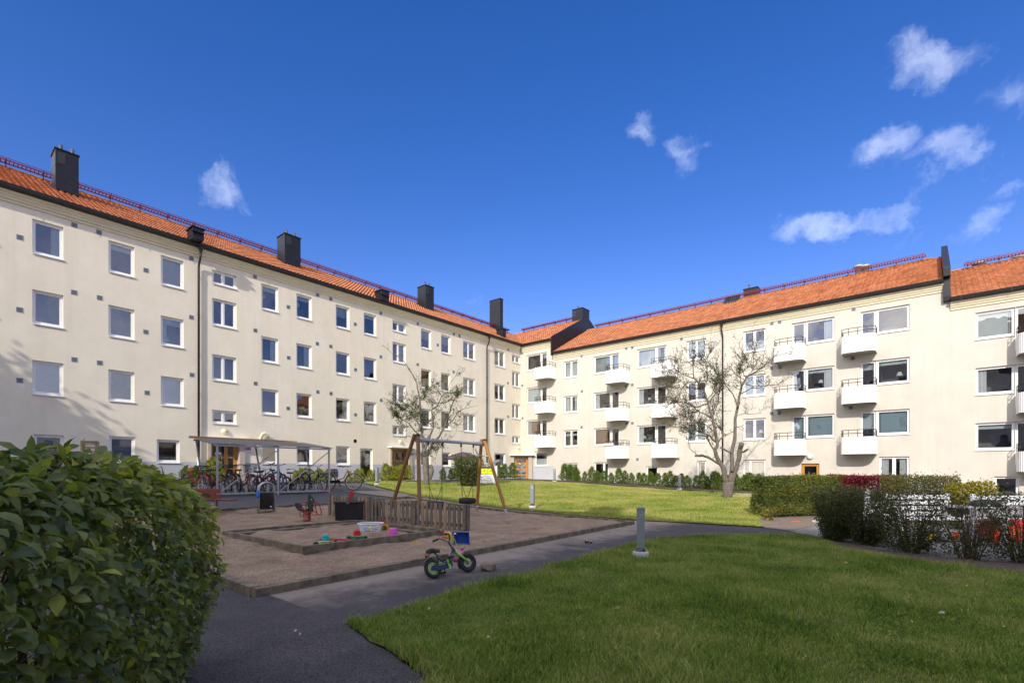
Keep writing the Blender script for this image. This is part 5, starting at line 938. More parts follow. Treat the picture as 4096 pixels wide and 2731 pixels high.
vs = [(0,0,ht)]+[(rr*math.cos(2*PI*i/n), rr*math.sin(2*PI*i/n), ht-.42) for i in range(n)]+[(rr*.5*math.cos(2*PI*i/n), rr*.5*math.sin(2*PI*i/n), ht-.17) for i in range(n)]
mb.add(vs, [(0, 9+i, 9+(i+1) % n) for i in range(n)]+[(9+i, 1+i, 1+(i+1) % n, 9+(i+1) % n) for i in range(n)]); mb.add([(v[0], v[1], v[2]) for v in vs[1:9]]+[(v[0], v[1], v[2]-.1) for v in vs[1:9]], [(i, (i+1) % 8, 8+(i+1) % 8, 8+i) for i in range(8)]); mb.build('canopy', m_parasol, ps); mb = MB(); mb.tube([(0,0,0),(0,0,ht+.06)], .022, 8); mb.build('pole', m_white, ps)
mb = MB(); mb.lathe([(0,0),(.26,0),(.26,.06),(.05,.1)], n=16); mb.build('foot', m_conc, ps)
q = at(360, 1800, 15.5); cr = thing('slatted_crate', (q.x, q.y, T(q.x, q.y)), 'pale wooden slatted planter tower before the left block, showing above the shrub', 'planter', rz=ya+.55); ht = at(360, 1767, 15.5).z-cr.location.z; mb = MB()
for k in range(14): mb.box(-.17, .17, -.2, -.17, ht-.10-k*.125, ht-.02-k*.125)
mb.build('slats', m_crate, cr); mb = MB(); mb.box(.14,.2,-.17,.17,0,ht-.005); mb.box(-.2,-.14,-.17,.17,0,ht-.005); mb.box(-.2,.2,-.21,.2,ht-.003,ht+.03); mb.build('frame', m_crate, cr)
# ------------------------------------------------------------------ garden furniture behind the shrubs
def gbench(p, rz, label, w=1.5):
    o = thing('garden_bench', p, label, 'bench', 'white garden benches', rz=rz)
    for k in range(4): mb = MB(); mb.box(-w/2, w/2, .22, .25, .48+k*.14, .58+k*.14); mb.build('back_slat', m_wwood, o, bevel=.004)
    mb = MB(); mb.box(-w/2, w/2, -.25, .22, .40, .45); mb.build('seat', m_wwood, o, bevel=.004)
    for x in (-w/2+.04, w/2-.04):
        for y in (-.23, .28): mb = MB(); mb.box(x-.04, x+.04, y-.03, y+.03, -.05, (1.04 if y > 0 else .62)); mb.build('leg', m_wwood, o, bevel=.004)
        mb = MB(); mb.box(x-.05, x+.05, -.28, .25, .62, .66); mb.build('armrest', m_wwood, o, bevel=.004)
    return o
kk = lambda x, y: (3150+x/2.486, 1880+y/2.486)
def gt(x, y): return gp(*kk(x, y))
P1 = at(*kk(1380, 300), 12.6); gbench((P1.x, P1.y, T(P1.x, P1.y)), ya+PI*.02, 'white slatted garden bench facing away behind the middle shrubs', 1.75)
P1 = at(*kk(900, 340), 14.6); gbench((P1.x, P1.y, T(P1.x, P1.y)), ya+.9, 'white garden bench half covered by the two leftmost shrubs', 1.5)
P1 = at(*kk(2300, 300), 12.4); gbench((P1.x, P1.y, T(P1.x, P1.y)), ya-.05, 'white garden bench at the right edge beyond the grey table', 1.8)
P1 = at(*kk(1960, 500), 11.2); gtab = thing('garden_table', (P1.x, P1.y, T(P1.x, P1.y)), 'grey wooden garden table carrying a black grill lid', 'table', rz=ya+.05); tw = 11.2*238/F/2
mb = MB(); mb.box(-tw, tw, -.4, .4, .80, .84); mb.build('tabletop', m_gwood, gtab, bevel=.005); mb = MB(); mb.box(-tw+.03, tw-.03, -.37, -.34, .62, .80); mb.box(-tw+.03, tw-.03, .34, .37, .62, .80); mb.build('apron', m_gwood, gtab)
for x in (-tw+.05, .08, tw-.05):
    for y in (-.35, .35): mb = MB(); mb.box(x-.045, x+.045, y-.045, y+.045, 0, .80); mb.build('leg', m_gwood, gtab, bevel=.004)
gl = thing('kettle_grill', (P1.x, P1.y, T(P1.x, P1.y)+.842), 'black domed kettle grill lid resting on the grey table', 'grill'); mb = MB(); mb.lathe([(.30,0),(.30,.03),(.26,.09),(.15,.14),(0,.155)], n=24); mb.build('dome', m_blackp, gl); mb = MB(); mb.tube([(-.06,0,.15),(-.05,0,.19),(.05,0,.19),(.06,0,.15)], .01, 6); mb.build('handle', m_chrome, gl)
p = gt(1840, 735); gb_ = thing('grill_bowl', p, 'black grill bowl standing on the paving under the table', 'grill bowl'); mb = MB(); mb.lathe([(0,.02),(.12,.03),(.2,.10),(.23,.20),(.22,.20),(.19,.11),(.1,.05),(0,.04)], n=24); mb.build('bowl', m_blackp, gb_); mb = MB(); [mb.tube([(.16*math.cos(t), .16*math.sin(t), .08), (.2*math.cos(t), .2*math.sin(t), 0)], .012, 6) for t in (0, 2.1, 4.2)]; mb.build('legs', m_chrome, gb_)
p = gt(2180, 710); rb = thing('red_bag', p, 'bulging red tarpaulin bag lying on the paving at the right', 'bag', rz=ya+.05); mb = MB(); vs = []; n, m_ = 22, 12; LX_, LY_, LZ_ = .58, .28, .25
for i in range(m_+1):
    for j in range(n): th = PI*i/m_; phi = 2*PI*j/n; sg = lambda v, e: math.copysign(abs(v)**e, v); x, y, z = LX_*sg(math.sin(th), .5)*sg(math.cos(phi), .5), LY_*sg(math.sin(th), .5)*sg(math.sin(phi), .5), LZ_*sg(math.cos(th), .5); w_ = .018*math.sin(x*19+z*9)+.012*math.sin(y*30+x*11); vs.append((x+w_, y+w_, z+LZ_+w_))
mb.add(vs, [(i*n+j, i*n+(j+1) % n, (i+1)*n+(j+1) % n, (i+1)*n+j) for i in range(m_) for j in range(n)], 0, True); mb.build('bag', m_redbag, rb); mb = MB(); mb.box(-.2,.0,-.295,-.28,.2,.34); mb.build('patch', m_orange, rb)
for (x, y, mt, nm, lb, s) in ((1440,700,m_yellow,'toy_drill','yellow toy tool lying behind the middle shrub',.10),(1490,715,m_black,'black_box','small black box beside the yellow toy tool',.10),(1685,690,m_orange,'toy_tractor','orange toy tractor beside the grill bowl',.12),(1545,715,m_greyp,'grey_toy','grey toy next to the orange tractor',.09)):
    p = gt(x, y); o = thing(nm, p, lb, 'toy', rz=ya+.3); mb = MB(); mb.box(-s,s,-s*.5,s*.5,.03,s*.9); mb.box(-s*.3,s*.5,-s*.4,s*.4,s*.9,s*1.5); mb.build('body', mt, o, bevel=.012); mb = MB(); [mb.lathe([(0,-.02),(.035,-.02),(.035,.02),(0,.02)], (dx,-s*.5,.035), 10, 0, Matrix.Rotation(PI/2, 3, 'X')) for dx in (-s*.7, s*.7)]; mb.build('wheels', m_black, o)
p = gp(3185, 2088); mb = MB(); mb.bar(p+Vector((-.13,.06,.02)), p+Vector((.13,-.02,.02)), .06, .03); tag(mb.build('orange_toy', m_orange), 'orange toy piece on the bare earth by the hedge', 'toy')
rock(gp(3270, 2090), .14, 'pale flat stone where the paving meets the hedge bed', sq=.4, mat=m_conc, seed=9)
p = gp(1887, 1928); 
# ------------------------------------------------------------------ ground sheets
def groundmat(name, stops, vs=3., fine=120., bump=.6, rough=.95, dust=None, dist=.01, fstr=.35):
    m, t, N = nt(name); out = N('ShaderNodeOutputMaterial'); b = N('ShaderNodeBsdfPrincipled'); t.links.new(b.outputs[0], out.inputs[0]); b.inputs['Roughness'].default_value = rough; b.inputs['Specular IOR Level'].default_value = .2
    g = N('ShaderNodeNewGeometry').outputs['Position']; n1 = N('ShaderNodeTexNoise'); n1.inputs['Scale'].default_value = vs; n1.inputs['Detail'].default_value = 8; n1.inputs['Roughness'].default_value = .7; t.links.new(g, n1.inputs['Vector'])
    n2 = N('ShaderNodeTexNoise'); n2.inputs['Scale'].default_value = fine; n2.inputs['Detail'].default_value = 3; t.links.new(g, n2.inputs['Vector'])
    c = ramp(t, n1.outputs['Fac'], stops).outputs[0]
    mx = N('ShaderNodeMix', data_type='RGBA', blend_type='MULTIPLY'); mx.inputs[0].default_value = 1.; t.links.new(c, mx.inputs[6]); t.links.new(ramp(t, n2.outputs['Fac'], [(.35, (1-fstr,)*3), (.65, (1+fstr,)*3)]).outputs[0], mx.inputs[7]); c = mx.outputs[2]
    if dust:
        (x0, x1, col, y0, y1) = dust; sx = N('ShaderNodeSeparateXYZ'); t.links.new(g, sx.inputs[0])
        a = N('ShaderNodeMapRange', clamp=True); a.inputs[1].default_value = x0; a.inputs[2].default_value = x1; a.inputs[3].default_value = .36; a.inputs[4].default_value = -.12; t.links.new(sx.outputs[0], a.inputs[0])
        n3 = N('ShaderNodeTexNoise'); n3.inputs['Scale'].default_value = .9; n3.inputs['Detail'].default_value = 9; n3.inputs['Roughness'].default_value = .72; t.links.new(g, n3.inputs['Vector'])
        ad = N('ShaderNodeMath', operation='ADD'); t.links.new(a.outputs[0], ad.inputs[0]); t.links.new(n3.outputs['Fac'], ad.inputs[1])
        mr = N('ShaderNodeMapRange', clamp=True); mr.inputs[1].default_value = .50; mr.inputs[2].default_value = .78; mr.inputs[4].default_value = .85; t.links.new(ad.outputs[0], mr.inputs[0])
        m3 = N('ShaderNodeMix', data_type='RGBA'); t.links.new(mr.outputs[0], m3.inputs[0]); t.links.new(c, m3.inputs[6]); m3.inputs[7].default_value = (*col, 1); c = m3.outputs[2]
    t.links.new(c, b.inputs['Base Color']); bp = N('ShaderNodeBump'); bp.inputs['Strength'].default_value = bump; bp.inputs['Distance'].default_value = dist; t.links.new(n2.outputs['Fac'], bp.inputs['Height']); t.links.new(bp.outputs[0], b.inputs['Normal']); return m
m_asph = groundmat('worn_asphalt', [(.3, (.058,.053,.055)), (.7, (.092,.085,.087))], 1.2, 100, 1., dust=(-6.6, -5.0, (.30,.25,.205), 0, 0))
m_asphn = groundmat('newer_dark_asphalt', [(.3, (.058,.054,.058)), (.7, (.092,.086,.090))], 2., 85, 1., dist=.015, fstr=.55)
m_asphf = groundmat('courtyard_asphalt', [(.3, (.075,.075,.082)), (.7, (.115,.113,.115))], .7, 90, .5)
m_sand = groundmat('pink_brown_sand', [(.25, (.18,.122,.080)), (.5, (.285,.205,.142)), (.72, (.38,.285,.20))], 2.2, 38, 1., dist=.035, fstr=.28)
m_sand2 = groundmat('light_play_sand', [(.25, (.22,.16,.11)), (.55, (.335,.25,.175)), (.75, (.42,.32,.23))], 2.8, 40, 1., dist=.035, fstr=.25)
m_soil = groundmat('bare_soil', [(.3, (.085,.065,.05)), (.7, (.16,.125,.10))], 5, 60, 1., dist=.03)
m_dryso = groundmat('dry_earth', [(.3, (.17,.13,.10)), (.7, (.28,.22,.17))], 4, 60, 1., dist=.02)
m_gravel = groundmat('pinkish_gravel', [(.3, (.26,.22,.19)), (.7, (.38,.33,.29))], 6, 45, 1., dist=.02, fstr=.4)
m_base = groundmat('earth', [(.3, (.10,.09,.06)), (.7, (.16,.14,.09))], .5, 30, .5)
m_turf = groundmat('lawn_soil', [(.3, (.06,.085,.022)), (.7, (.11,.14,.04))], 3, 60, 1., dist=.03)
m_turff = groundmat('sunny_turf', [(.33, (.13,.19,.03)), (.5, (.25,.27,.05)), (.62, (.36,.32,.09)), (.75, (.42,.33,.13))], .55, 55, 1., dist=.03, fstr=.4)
def pavemat():
    m, t, N = nt('grey_pavers'); out = N('ShaderNodeOutputMaterial'); b = N('ShaderNodeBsdfPrincipled'); t.links.new(b.outputs[0], out.inputs[0]); b.inputs['Roughness'].default_value = .9
    g = N('ShaderNodeNewGeometry').outputs['Position']; br = N('ShaderNodeTexBrick'); br.inputs['Scale'].default_value = 1; br.inputs['Brick Width'].default_value = .21; br.inputs['Row Height'].default_value = .105; br.inputs['Mortar Size'].default_value = .006; br.inputs['Color1'].default_value = (.25,.235,.225,1); br.inputs['Color2'].default_value = (.19,.18,.17,1); br.inputs['Mortar'].default_value = (.07,.06,.05,1); t.links.new(g, br.inputs['Vector'])
    nz = N('ShaderNodeTexNoise'); nz.inputs['Scale'].default_value = 4; nz.inputs['Detail'].default_value = 8; t.links.new(g, nz.inputs['Vector']); mx = N('ShaderNodeMix', data_type='RGBA', blend_type='MULTIPLY'); mx.inputs[0].default_value = 1; t.links.new(br.outputs[0], mx.inputs[6]); t.links.new(ramp(t, nz.outputs['Fac'], [(.3, (.7,.68,.66)), (.7, (1.1,1.1,1.1))]).outputs[0], mx.inputs[7]); t.links.new(mx.outputs[2], b.inputs['Base Color']); return m
m_pave = pavemat()
# wide base out to the horizon
mb = MB(); K = 26; ext = [-600,-150,-60]+list(np.linspace(-34, 24, 30))+[60,150,600]; exY = [-600,-150,-40]+list(np.linspace(-12, 40, 27))+[90,200,600]
vs = [(x, y, T(x, y)-.09) for y in exY for x in ext]; nx = len(ext); mb.add(vs, [(j*nx+i, j*nx+i+1, (j+1)*nx+i+1, (j+1)*nx+i) for j in range(len(exY)-1) for i in range(nx-1)], 0, True); tag(mb.build('ground', m_base), kind='structure')
sheet('courtyard_asphalt', [(-27.5,-5),(14,-5),(14,34.2),(-27.5,34.2)], .8, -.02, m_asphf)
def PL(*pts): return [gp(*p)[:2] for p in pts]
pathp = [(SX1+.06,SY0-.1)]+PL((1062,2376),(1200,2425),(1385,2492),(1480,2482),(1700,2412),(2100,2302),(2400,2212),(2750,2146),(3000,2138),(3250,2145),(3330,2152),(3200,2122),(3050,2110))+[(-6.2,15.2),(-9,14.9),(-17,15.2),(-19.5,14),(-19.6,12),(-16.8,SY1+.07),(SX1+.06,SY1+.07)]
sheet('garden_path', pathp, .3, .006, m_asph, .01)
pathn = PL((1062,2376),(1200,2425),(1385,2492),(1410,2520),(1560,2610),(1730,2738))+[(-.9,-4.5),(-12,-4.5),(-16,1),(-16.8,SY0-.1),(SX1+.06,SY0-.1)]
sheet('entrance_path', pathn, .3, .008, m_asphn, .008)
vn = vnoise(5); sandrel = lambda x, y: .017*vn(x, y, 3.7)+.011*vn(x+9, y, 9)+.008*vn(x+3, y+5, 19)
sandp = [(SX0+.06,SY0+.06),(SX1-.06,SY0+.06),(SX1-.06,SY1-.06),(SX0+.06,SY1-.06)]
so_ = sheet('sand', sandp, .085, .05, m_sand, relief=sandrel)
sheet('sandbox_sand', [(BX0+.07,BY0+.07),(BX1-.07,BY0+.07),(BX1-.07,BY1-.07),(BX0+.07,BY1-.07)], .06, 0, m_sand2, relief=lambda x, y: .10-Tn(x, y)+.012*vn(x, y, 6)+.014*vn(x+5, y+3, 15)+np.where(x < -11.6, .03, 0))
bedR = [(-22.9,33.6),(-22.9,31.2),(-18,31.1),(-12,30.9),(-7,30.6),(-4,30.9),(1,31),(12,31),(12,34.2),(-22.9,34.2)]
sheet('planting_bed', bedR, .5, .03, m_soil, .05)
sheet('gravel_strip', [(-27.45,17.5),(-26.9,17.5),(-26.9,31.8),(-25.6,33.6),(-23,33.6),(-23,34.15),(-27.45,34.15)], .4, .012, m_gravel, .05)
sheet('planting_bed', [(-27.4,11.3),(-25.9,11.3),(-25.8,20.2),(-27.4,20.2)], .5, .03, m_soil, .05)
terr = PL((3160,2125),(3200,2115),(3260,2104),(3330,2100))+[(-1.5,19.4),(2,19.6),(12,19.6),(12,9.0)]+PL((4090,2252),(3900,2242),(3650,2218),(3480,2190),(3330,2162))
sheet('paved_terrace', terr, .5, .012, m_pave)
sheet('hedge_bed', PL((3010,2080),(3060,2112),(3160,2124),(3210,2113),(3330,2098),(3400,2085))+[(2,19.5),(10,19.8),(10,21),(-4,21),(-6.2,20.2)], .4, .02, m_dryso, .05)
sheet('hedge_bed', PL((3300,2160),(3480,2194),(3650,2220),(3900,2246),(4100,2258),(4100,2300),(3900,2285),(3700,2250),(3500,2220),(3350,2190),(3260,2150)), .25, .03, m_soil, .05)
sheet('stone_step', PL((2830,1985),(2900,1975),(3040,1977),(3040,1990),(2960,1990)), .5, .05, m_conc)
lawnA = PL((1385,2497),(1480,2482),(1700,2414),(1900,2352),(2100,2302),(2260,2255),(2400,2214),(2560,2168),(2750,2146),(3000,2139),(3200,2143),(3300,2156),(3350,2190),(3500,2222),(3700,2252),(3900,2287),(4100,2302))+[(5.2,8.3),(6,2),(4,-3),(-.9,-3.5)]+PL((1730,2735),(1560,2608),(1440,2535))
lawnB = PL((1454,1931),(1530,1952),(1640,1980),(1760,1999),(1870,2017),(2000,2032),(2150,2047),(2300,2062),(2560,2083),(2800,2095),(2980,2106),(3048,2110),(3040,2080),(3045,2040),(3030,2010),(3000,1996))+[(-6.4,29.6),(-12,29.8),(-18,30.0),(-21.6,29.4),(-23.0,27),(-23.6,22)]+PL((1600,1927),(1500,1926))
mound = lambda x, y: .03+.0*x
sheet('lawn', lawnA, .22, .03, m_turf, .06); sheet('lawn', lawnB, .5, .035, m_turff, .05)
# grass blades
def grassmat(name, stops, vs=.8):
    m, t, N = nt(name); out = N('ShaderNodeOutputMaterial'); b = N('ShaderNodeBsdfPrincipled'); tr = N('ShaderNodeBsdfTranslucent'); mx = N('ShaderNodeMixShader'); g = N('ShaderNodeNewGeometry').outputs['Position']
    nz = N('ShaderNodeTexNoise'); nz.inputs['Scale'].default_value = vs; nz.inputs['Detail'].default_value = 7; nz.inputs['Roughness'].default_value = .65; t.links.new(g, nz.inputs['Vector']); at_ = N('ShaderNodeAttribute', attribute_name='var')
    ad = N('ShaderNodeMath', operation='MULTIPLY_ADD'); t.links.new(at_.outputs['Fac'], ad.inputs[0]); ad.inputs[1].default_value = .40; t.links.new(nz.outputs['Fac'], ad.inputs[2]); sb_ = N('ShaderNodeMath', operation='SUBTRACT'); t.links.new(ad.outputs[0], sb_.inputs[0]); sb_.inputs[1].default_value = .20
    r = ramp(t, sb_.outputs[0], stops); t.links.new(r.outputs[0], b.inputs['Base Color']); b.inputs['Roughness'].default_value = .6; b.inputs['Specular IOR Level'].default_value = .25; t.links.new(r.outputs[0], tr.inputs[0]); mx.inputs[0].default_value = .35; t.links.new(b.outputs[0], mx.inputs[1]); t.links.new(tr.outputs[0], mx.inputs[2]); t.links.new(mx.outputs[0], out.inputs[0]); return m
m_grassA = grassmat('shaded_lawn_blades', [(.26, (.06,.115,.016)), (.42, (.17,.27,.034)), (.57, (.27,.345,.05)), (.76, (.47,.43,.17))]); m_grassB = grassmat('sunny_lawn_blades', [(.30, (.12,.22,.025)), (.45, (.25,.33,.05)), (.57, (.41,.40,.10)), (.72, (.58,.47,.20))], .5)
def grass(name, poly, n, hgt, wid, mat, dens=None, label=None):
    xs = [p[0] for p in poly]; ys = [p[1] for p in poly]; got = []; tot = 0
    while tot < n:
        P = np.column_stack([RNG.uniform(min(xs), max(xs), n), RNG.uniform(min(ys), max(ys), n)]); P = P[in_poly(P, poly)]
        if dens is not None: P = P[RNG.random(len(P)) < dens(P)]
        got.append(P); tot += len(P)
        if len(P) == 0: break
    P = np.concatenate(got)[:n]; n = len(P); P = P+RNG.normal(0, .022, P.shape); cl = vnoise(11); hh = hgt*(.55+.9*RNG.random(n))*(1+.35*np.clip(cl(P[:, 0], P[:, 1], 2.3), -1.4, 1.6)); ww = wid*(.7+.6*RNG.random(n)); a = RNG.uniform(0, 2*PI, n); la = a+RNG.normal(0, .9, n); ln = hh*RNG.uniform(.15, .95, n)
    z = Tn(P[:, 0], P[:, 1])+.028; B = np.column_stack([P, z]); wv = np.column_stack([np.cos(a), np.sin(a), np.zeros(n)])*ww[:, None]/2; lv = np.column_stack([-np.sin(la), np.cos(la), np.zeros(n)])*ln[:, None]; up = np.column_stack([np.zeros(n), np.zeros(n), hh])
    V = np.stack([B-wv, B+wv, B+wv*.75+lv*.35+up*.6, B-wv*.75+lv*.35+up*.6, B+lv+up], 1); i = (np.arange(n)*5)[:, None]; Fq = np.concatenate([i+np.array([[0,1,2]]), i+np.array([[0,2,3]]), i+np.array([[3,2,4]])], 0)
    o = np_mesh(name, V.reshape(-1, 3), Fq, mat, None, np.repeat(RNG.random(n), 5)); return tag(o, label, 'grass', kind='stuff')
camd = lambda P: P[:, 0]*FWD[0]+P[:, 1]*FWD[1]
vis = lambda P: (camd(P) > 3.2) & (np.abs(P[:, 0]*RIGHT[0]+P[:, 1]*RIGHT[1]) < camd(P)*1.12+.6)
bare = vnoise(21)
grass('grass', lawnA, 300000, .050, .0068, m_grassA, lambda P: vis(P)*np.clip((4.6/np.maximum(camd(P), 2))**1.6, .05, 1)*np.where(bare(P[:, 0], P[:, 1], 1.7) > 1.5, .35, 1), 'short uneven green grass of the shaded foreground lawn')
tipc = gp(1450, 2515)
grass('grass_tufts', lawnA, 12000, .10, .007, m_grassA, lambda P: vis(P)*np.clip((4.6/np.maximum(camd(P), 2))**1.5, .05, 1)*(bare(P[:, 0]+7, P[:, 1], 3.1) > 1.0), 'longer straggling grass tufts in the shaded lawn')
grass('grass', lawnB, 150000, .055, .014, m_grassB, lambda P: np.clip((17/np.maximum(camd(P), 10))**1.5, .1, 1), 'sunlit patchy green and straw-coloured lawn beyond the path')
# litter on the lawn and paths
for (x, y, mt, s, nm, lb) in ((1770,2412,m_white,.04,'paper_scrap','white paper scrap on the near lawn edge'),(1716,2452,m_white,.02,'paper_scrap','tiny white scrap left on the lawn corner'),(1950,2570,m_white,.025,'paper_scrap','white curled scrap further right on the near lawn'),(2470,2450,m_brown,.05,'fallen_leaf','brown fallen leaf in the middle of the near lawn'),(3380,2262,m_brown,.06,'fallen_leaf','brown fallen leaf on the lawn below the shrubs'),(1870,2150,m_white,.02,'paper_scrap','white scrap on the sand'),(2850,2040,m_pink,.05,'pink_scrap','small pink scrap on the sunlit lawn'),(3765,2468,m_conc,.05,'pebble','pale pebble on the right part of the near lawn'),(1182,2527,m_conc,.03,'paper_scrap','larger pale sand smudge on the dark path'),(1200,2541,m_conc,.022,'paper_scrap','smaller pale sand smudge on the dark path')):  # the two dark-path marks are sand smudges built as small flat pieces
    p = gp(x, y); s *= .65; mb = MB(); mb.add([(-s,-s*.5,.045),(s*.8,-s*.6,.05),(s,s*.5,.065),(-s*.7,s*.6,.05),(0,0,.075)], [(0,1,4),(1,2,4),(2,3,4),(3,0,4)]); o = mb.build(nm, mt, loc=p+Vector((0,0,0 if y < 2500 or x > 1300 else -.04))); tag(o, lb, 'litter' if 'scrap' in nm else nm.split('_')[-1])
yl_ = gp(2900, 2400); n = 60; P = np.array([tuple(gp(random.uniform(2400, 4050), random.uniform(2330, 2600))) for _ in range(n)]); P[:, 2] += .055; tag(scatter('dandelions', SM_V, SM_F, P, rand_dir(n)*(1,1,.1), rand_dir(n)*.2+(0,0,1), np.full(n, .028), np.full(n, .035), m_yellow), 'scattered tiny yellow flowers in the shaded lawn', 'flowers', kind='stuff')
# ------------------------------------------------------------------ foliage
def wp(r, t): return RIGHT*r+FWD*t
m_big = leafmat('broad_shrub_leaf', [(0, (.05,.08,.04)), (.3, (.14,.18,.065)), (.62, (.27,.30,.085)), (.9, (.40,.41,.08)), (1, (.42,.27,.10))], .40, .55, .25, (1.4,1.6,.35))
def big_shrub():
    C0, C1 = wp(-2.30, .5), wp(-2.98, 3.62); ax = (C1-C0); L = ax.length; ax.normalize(); sd = Vector((ax.y, -ax.x, 0))
    base = (C0+C1)/2; o = thing('broad_leaved_shrub', (base.x, base.y, 0), 'huge dark broad-leaved shrub filling the left foreground', 'shrub')
    def hw(z): return np.interp(z, [0,.15,.5,.95,1.3,1.52,1.68,1.78], [.50,.56,.69,.79,.74,.62,.42,.2])
    n = 11000; z = 1.70*RNG.random(n)**.85; al = RNG.uniform(0, L+1.2, n); onface = al < L; sidev = RNG.random(n)
    ang = np.where(onface, 0, RNG.uniform(-.2, PI, n)); depth_ = np.clip(1-np.abs(RNG.normal(0, .20, n)), .2, 1.04)
    top = RNG.random(n) < .16; depth_ = np.where(top, RNG.random(n)**.5, depth_); z = np.where(top, RNG.uniform(1.50, 1.68, n)-.16*depth_**3-.05*(al/L), z)
    ef = np.clip((al-(L-.9))/1.9, 0, 1); z = z*(1-.07*ef); lump = vnoise(31); s_ = np.minimum(al, L); hwz = hw(np.minimum(z*(1+.13*ef), 1.76))*(1+.06*lump(s_*1., z*1.3, 4))
    base2 = np.array(C0)[None]+np.array(ax)[None]*s_[:, None]
    out = np.array(sd)[None]*np.cos(ang)[:, None]+np.array(ax)[None]*np.sin(ang)[:, None]
    P = base2+out*(hwz*depth_)[:, None]; P[:, 2] = z+.03*lump(s_+4, ang, 5)+np.where(top, .03*RNG.normal(size=n), 0); zt = np.clip((z-1.35)/.35, 0, 1)[:, None]
    A = out*(.75-.45*zt)+np.array([0,0,-.55])*(1-zt)+np.array([0,0,.25])*zt+rand_dir(n)*.85; N = out*(.55*(1-zt)+.05)+np.array([0,0,.8])+rand_dir(n)*(.60+.1*zt)
    Ls = (.040+.066*RNG.beta(2, 2.2, n))*np.interp(al, [0, L*.5, L+1], [1.15, 1., .82])*np.where(zt[:, 0] > .3, 1.08, 1); val = np.clip(RNG.beta(2, 2.6, n)*.8+.22*(lump(P[:, 0], P[:, 1]+P[:, 2], 2.2) > .6)-.12*(depth_ < .8)+np.where(RNG.random(n) < .04, .35, 0), 0, 1)  # leaves deeper inside get a darker colour as painted shade
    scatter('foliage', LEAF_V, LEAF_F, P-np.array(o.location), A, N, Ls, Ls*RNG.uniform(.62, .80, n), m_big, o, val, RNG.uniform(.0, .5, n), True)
    m = 22; mb = MB()
    for i in range(70):
        s = random.uniform(.05, L+.1); b0 = C0+ax*s+sd*random.uniform(-.25, .3); tp = C0+ax*(s+random.uniform(-.35, .45))+sd*random.uniform(-.45, .72); tp.z = random.uniform(1.15, 1.72); k = b0.lerp(tp, .5)+Vector((random.uniform(-.1,.1), random.uniform(-.1,.1), .15)); b0.z = 0
        mb.tube([b0, b0.lerp(k, .6)+Vector((0,0,.1)), k, tp], [.011,.009,.007,.0035], 5)
        for _ in range(6):
            q = k.lerp(tp, random.uniform(-.6, .9)); d = Vector((random.uniform(-1,1), random.uniform(-1,1), random.uniform(.1,1))).normalized()*random.uniform(.12, .34); mb.tube([q, q+d*.6, q+d], [.004,.0032,.002], 4, cap=False)
    mb.v = [tuple(Vector(v)-o.location) for v in mb.v]; mb.build('stems', m_stem, o)
big_shrub()
def branch(mb, p, d, L, r, lev, tips, crook=.35, up=.12, ns=5):
    pts = [p]; rs = [r]; d = d.normalized()
    for i in range(ns):
        d = (d+Vector((random.gauss(0,1), random.gauss(0,1), random.gauss(0,1)))*crook*.5+Vector((0,0,up))).normalized(); p = p+d*L/ns; pts.append(p); rs.append(max(.0045, r*(1-.75*(i+1)/ns)))
        if lev > 0 and random.random() < .75: branch(mb, p, (d+Vector((random.gauss(0,1), random.gauss(0,1), random.gauss(0,.8)))*.8).normalized(), L*random.uniform(.35, .6), r*.55, lev-1, tips, crook, up, max(3, ns-1))
        if lev <= 1: tips.append((p, d))
    mb.tube(pts, rs, 4 if r < .02 else 6, cap=False)
m_tleaf = leafmat('small_tree_leaf', [(0, (.03,.05,.014)), (.5, (.06,.09,.02)), (.85, (.10,.13,.026)), (1, (.18,.16,.04))], .3)
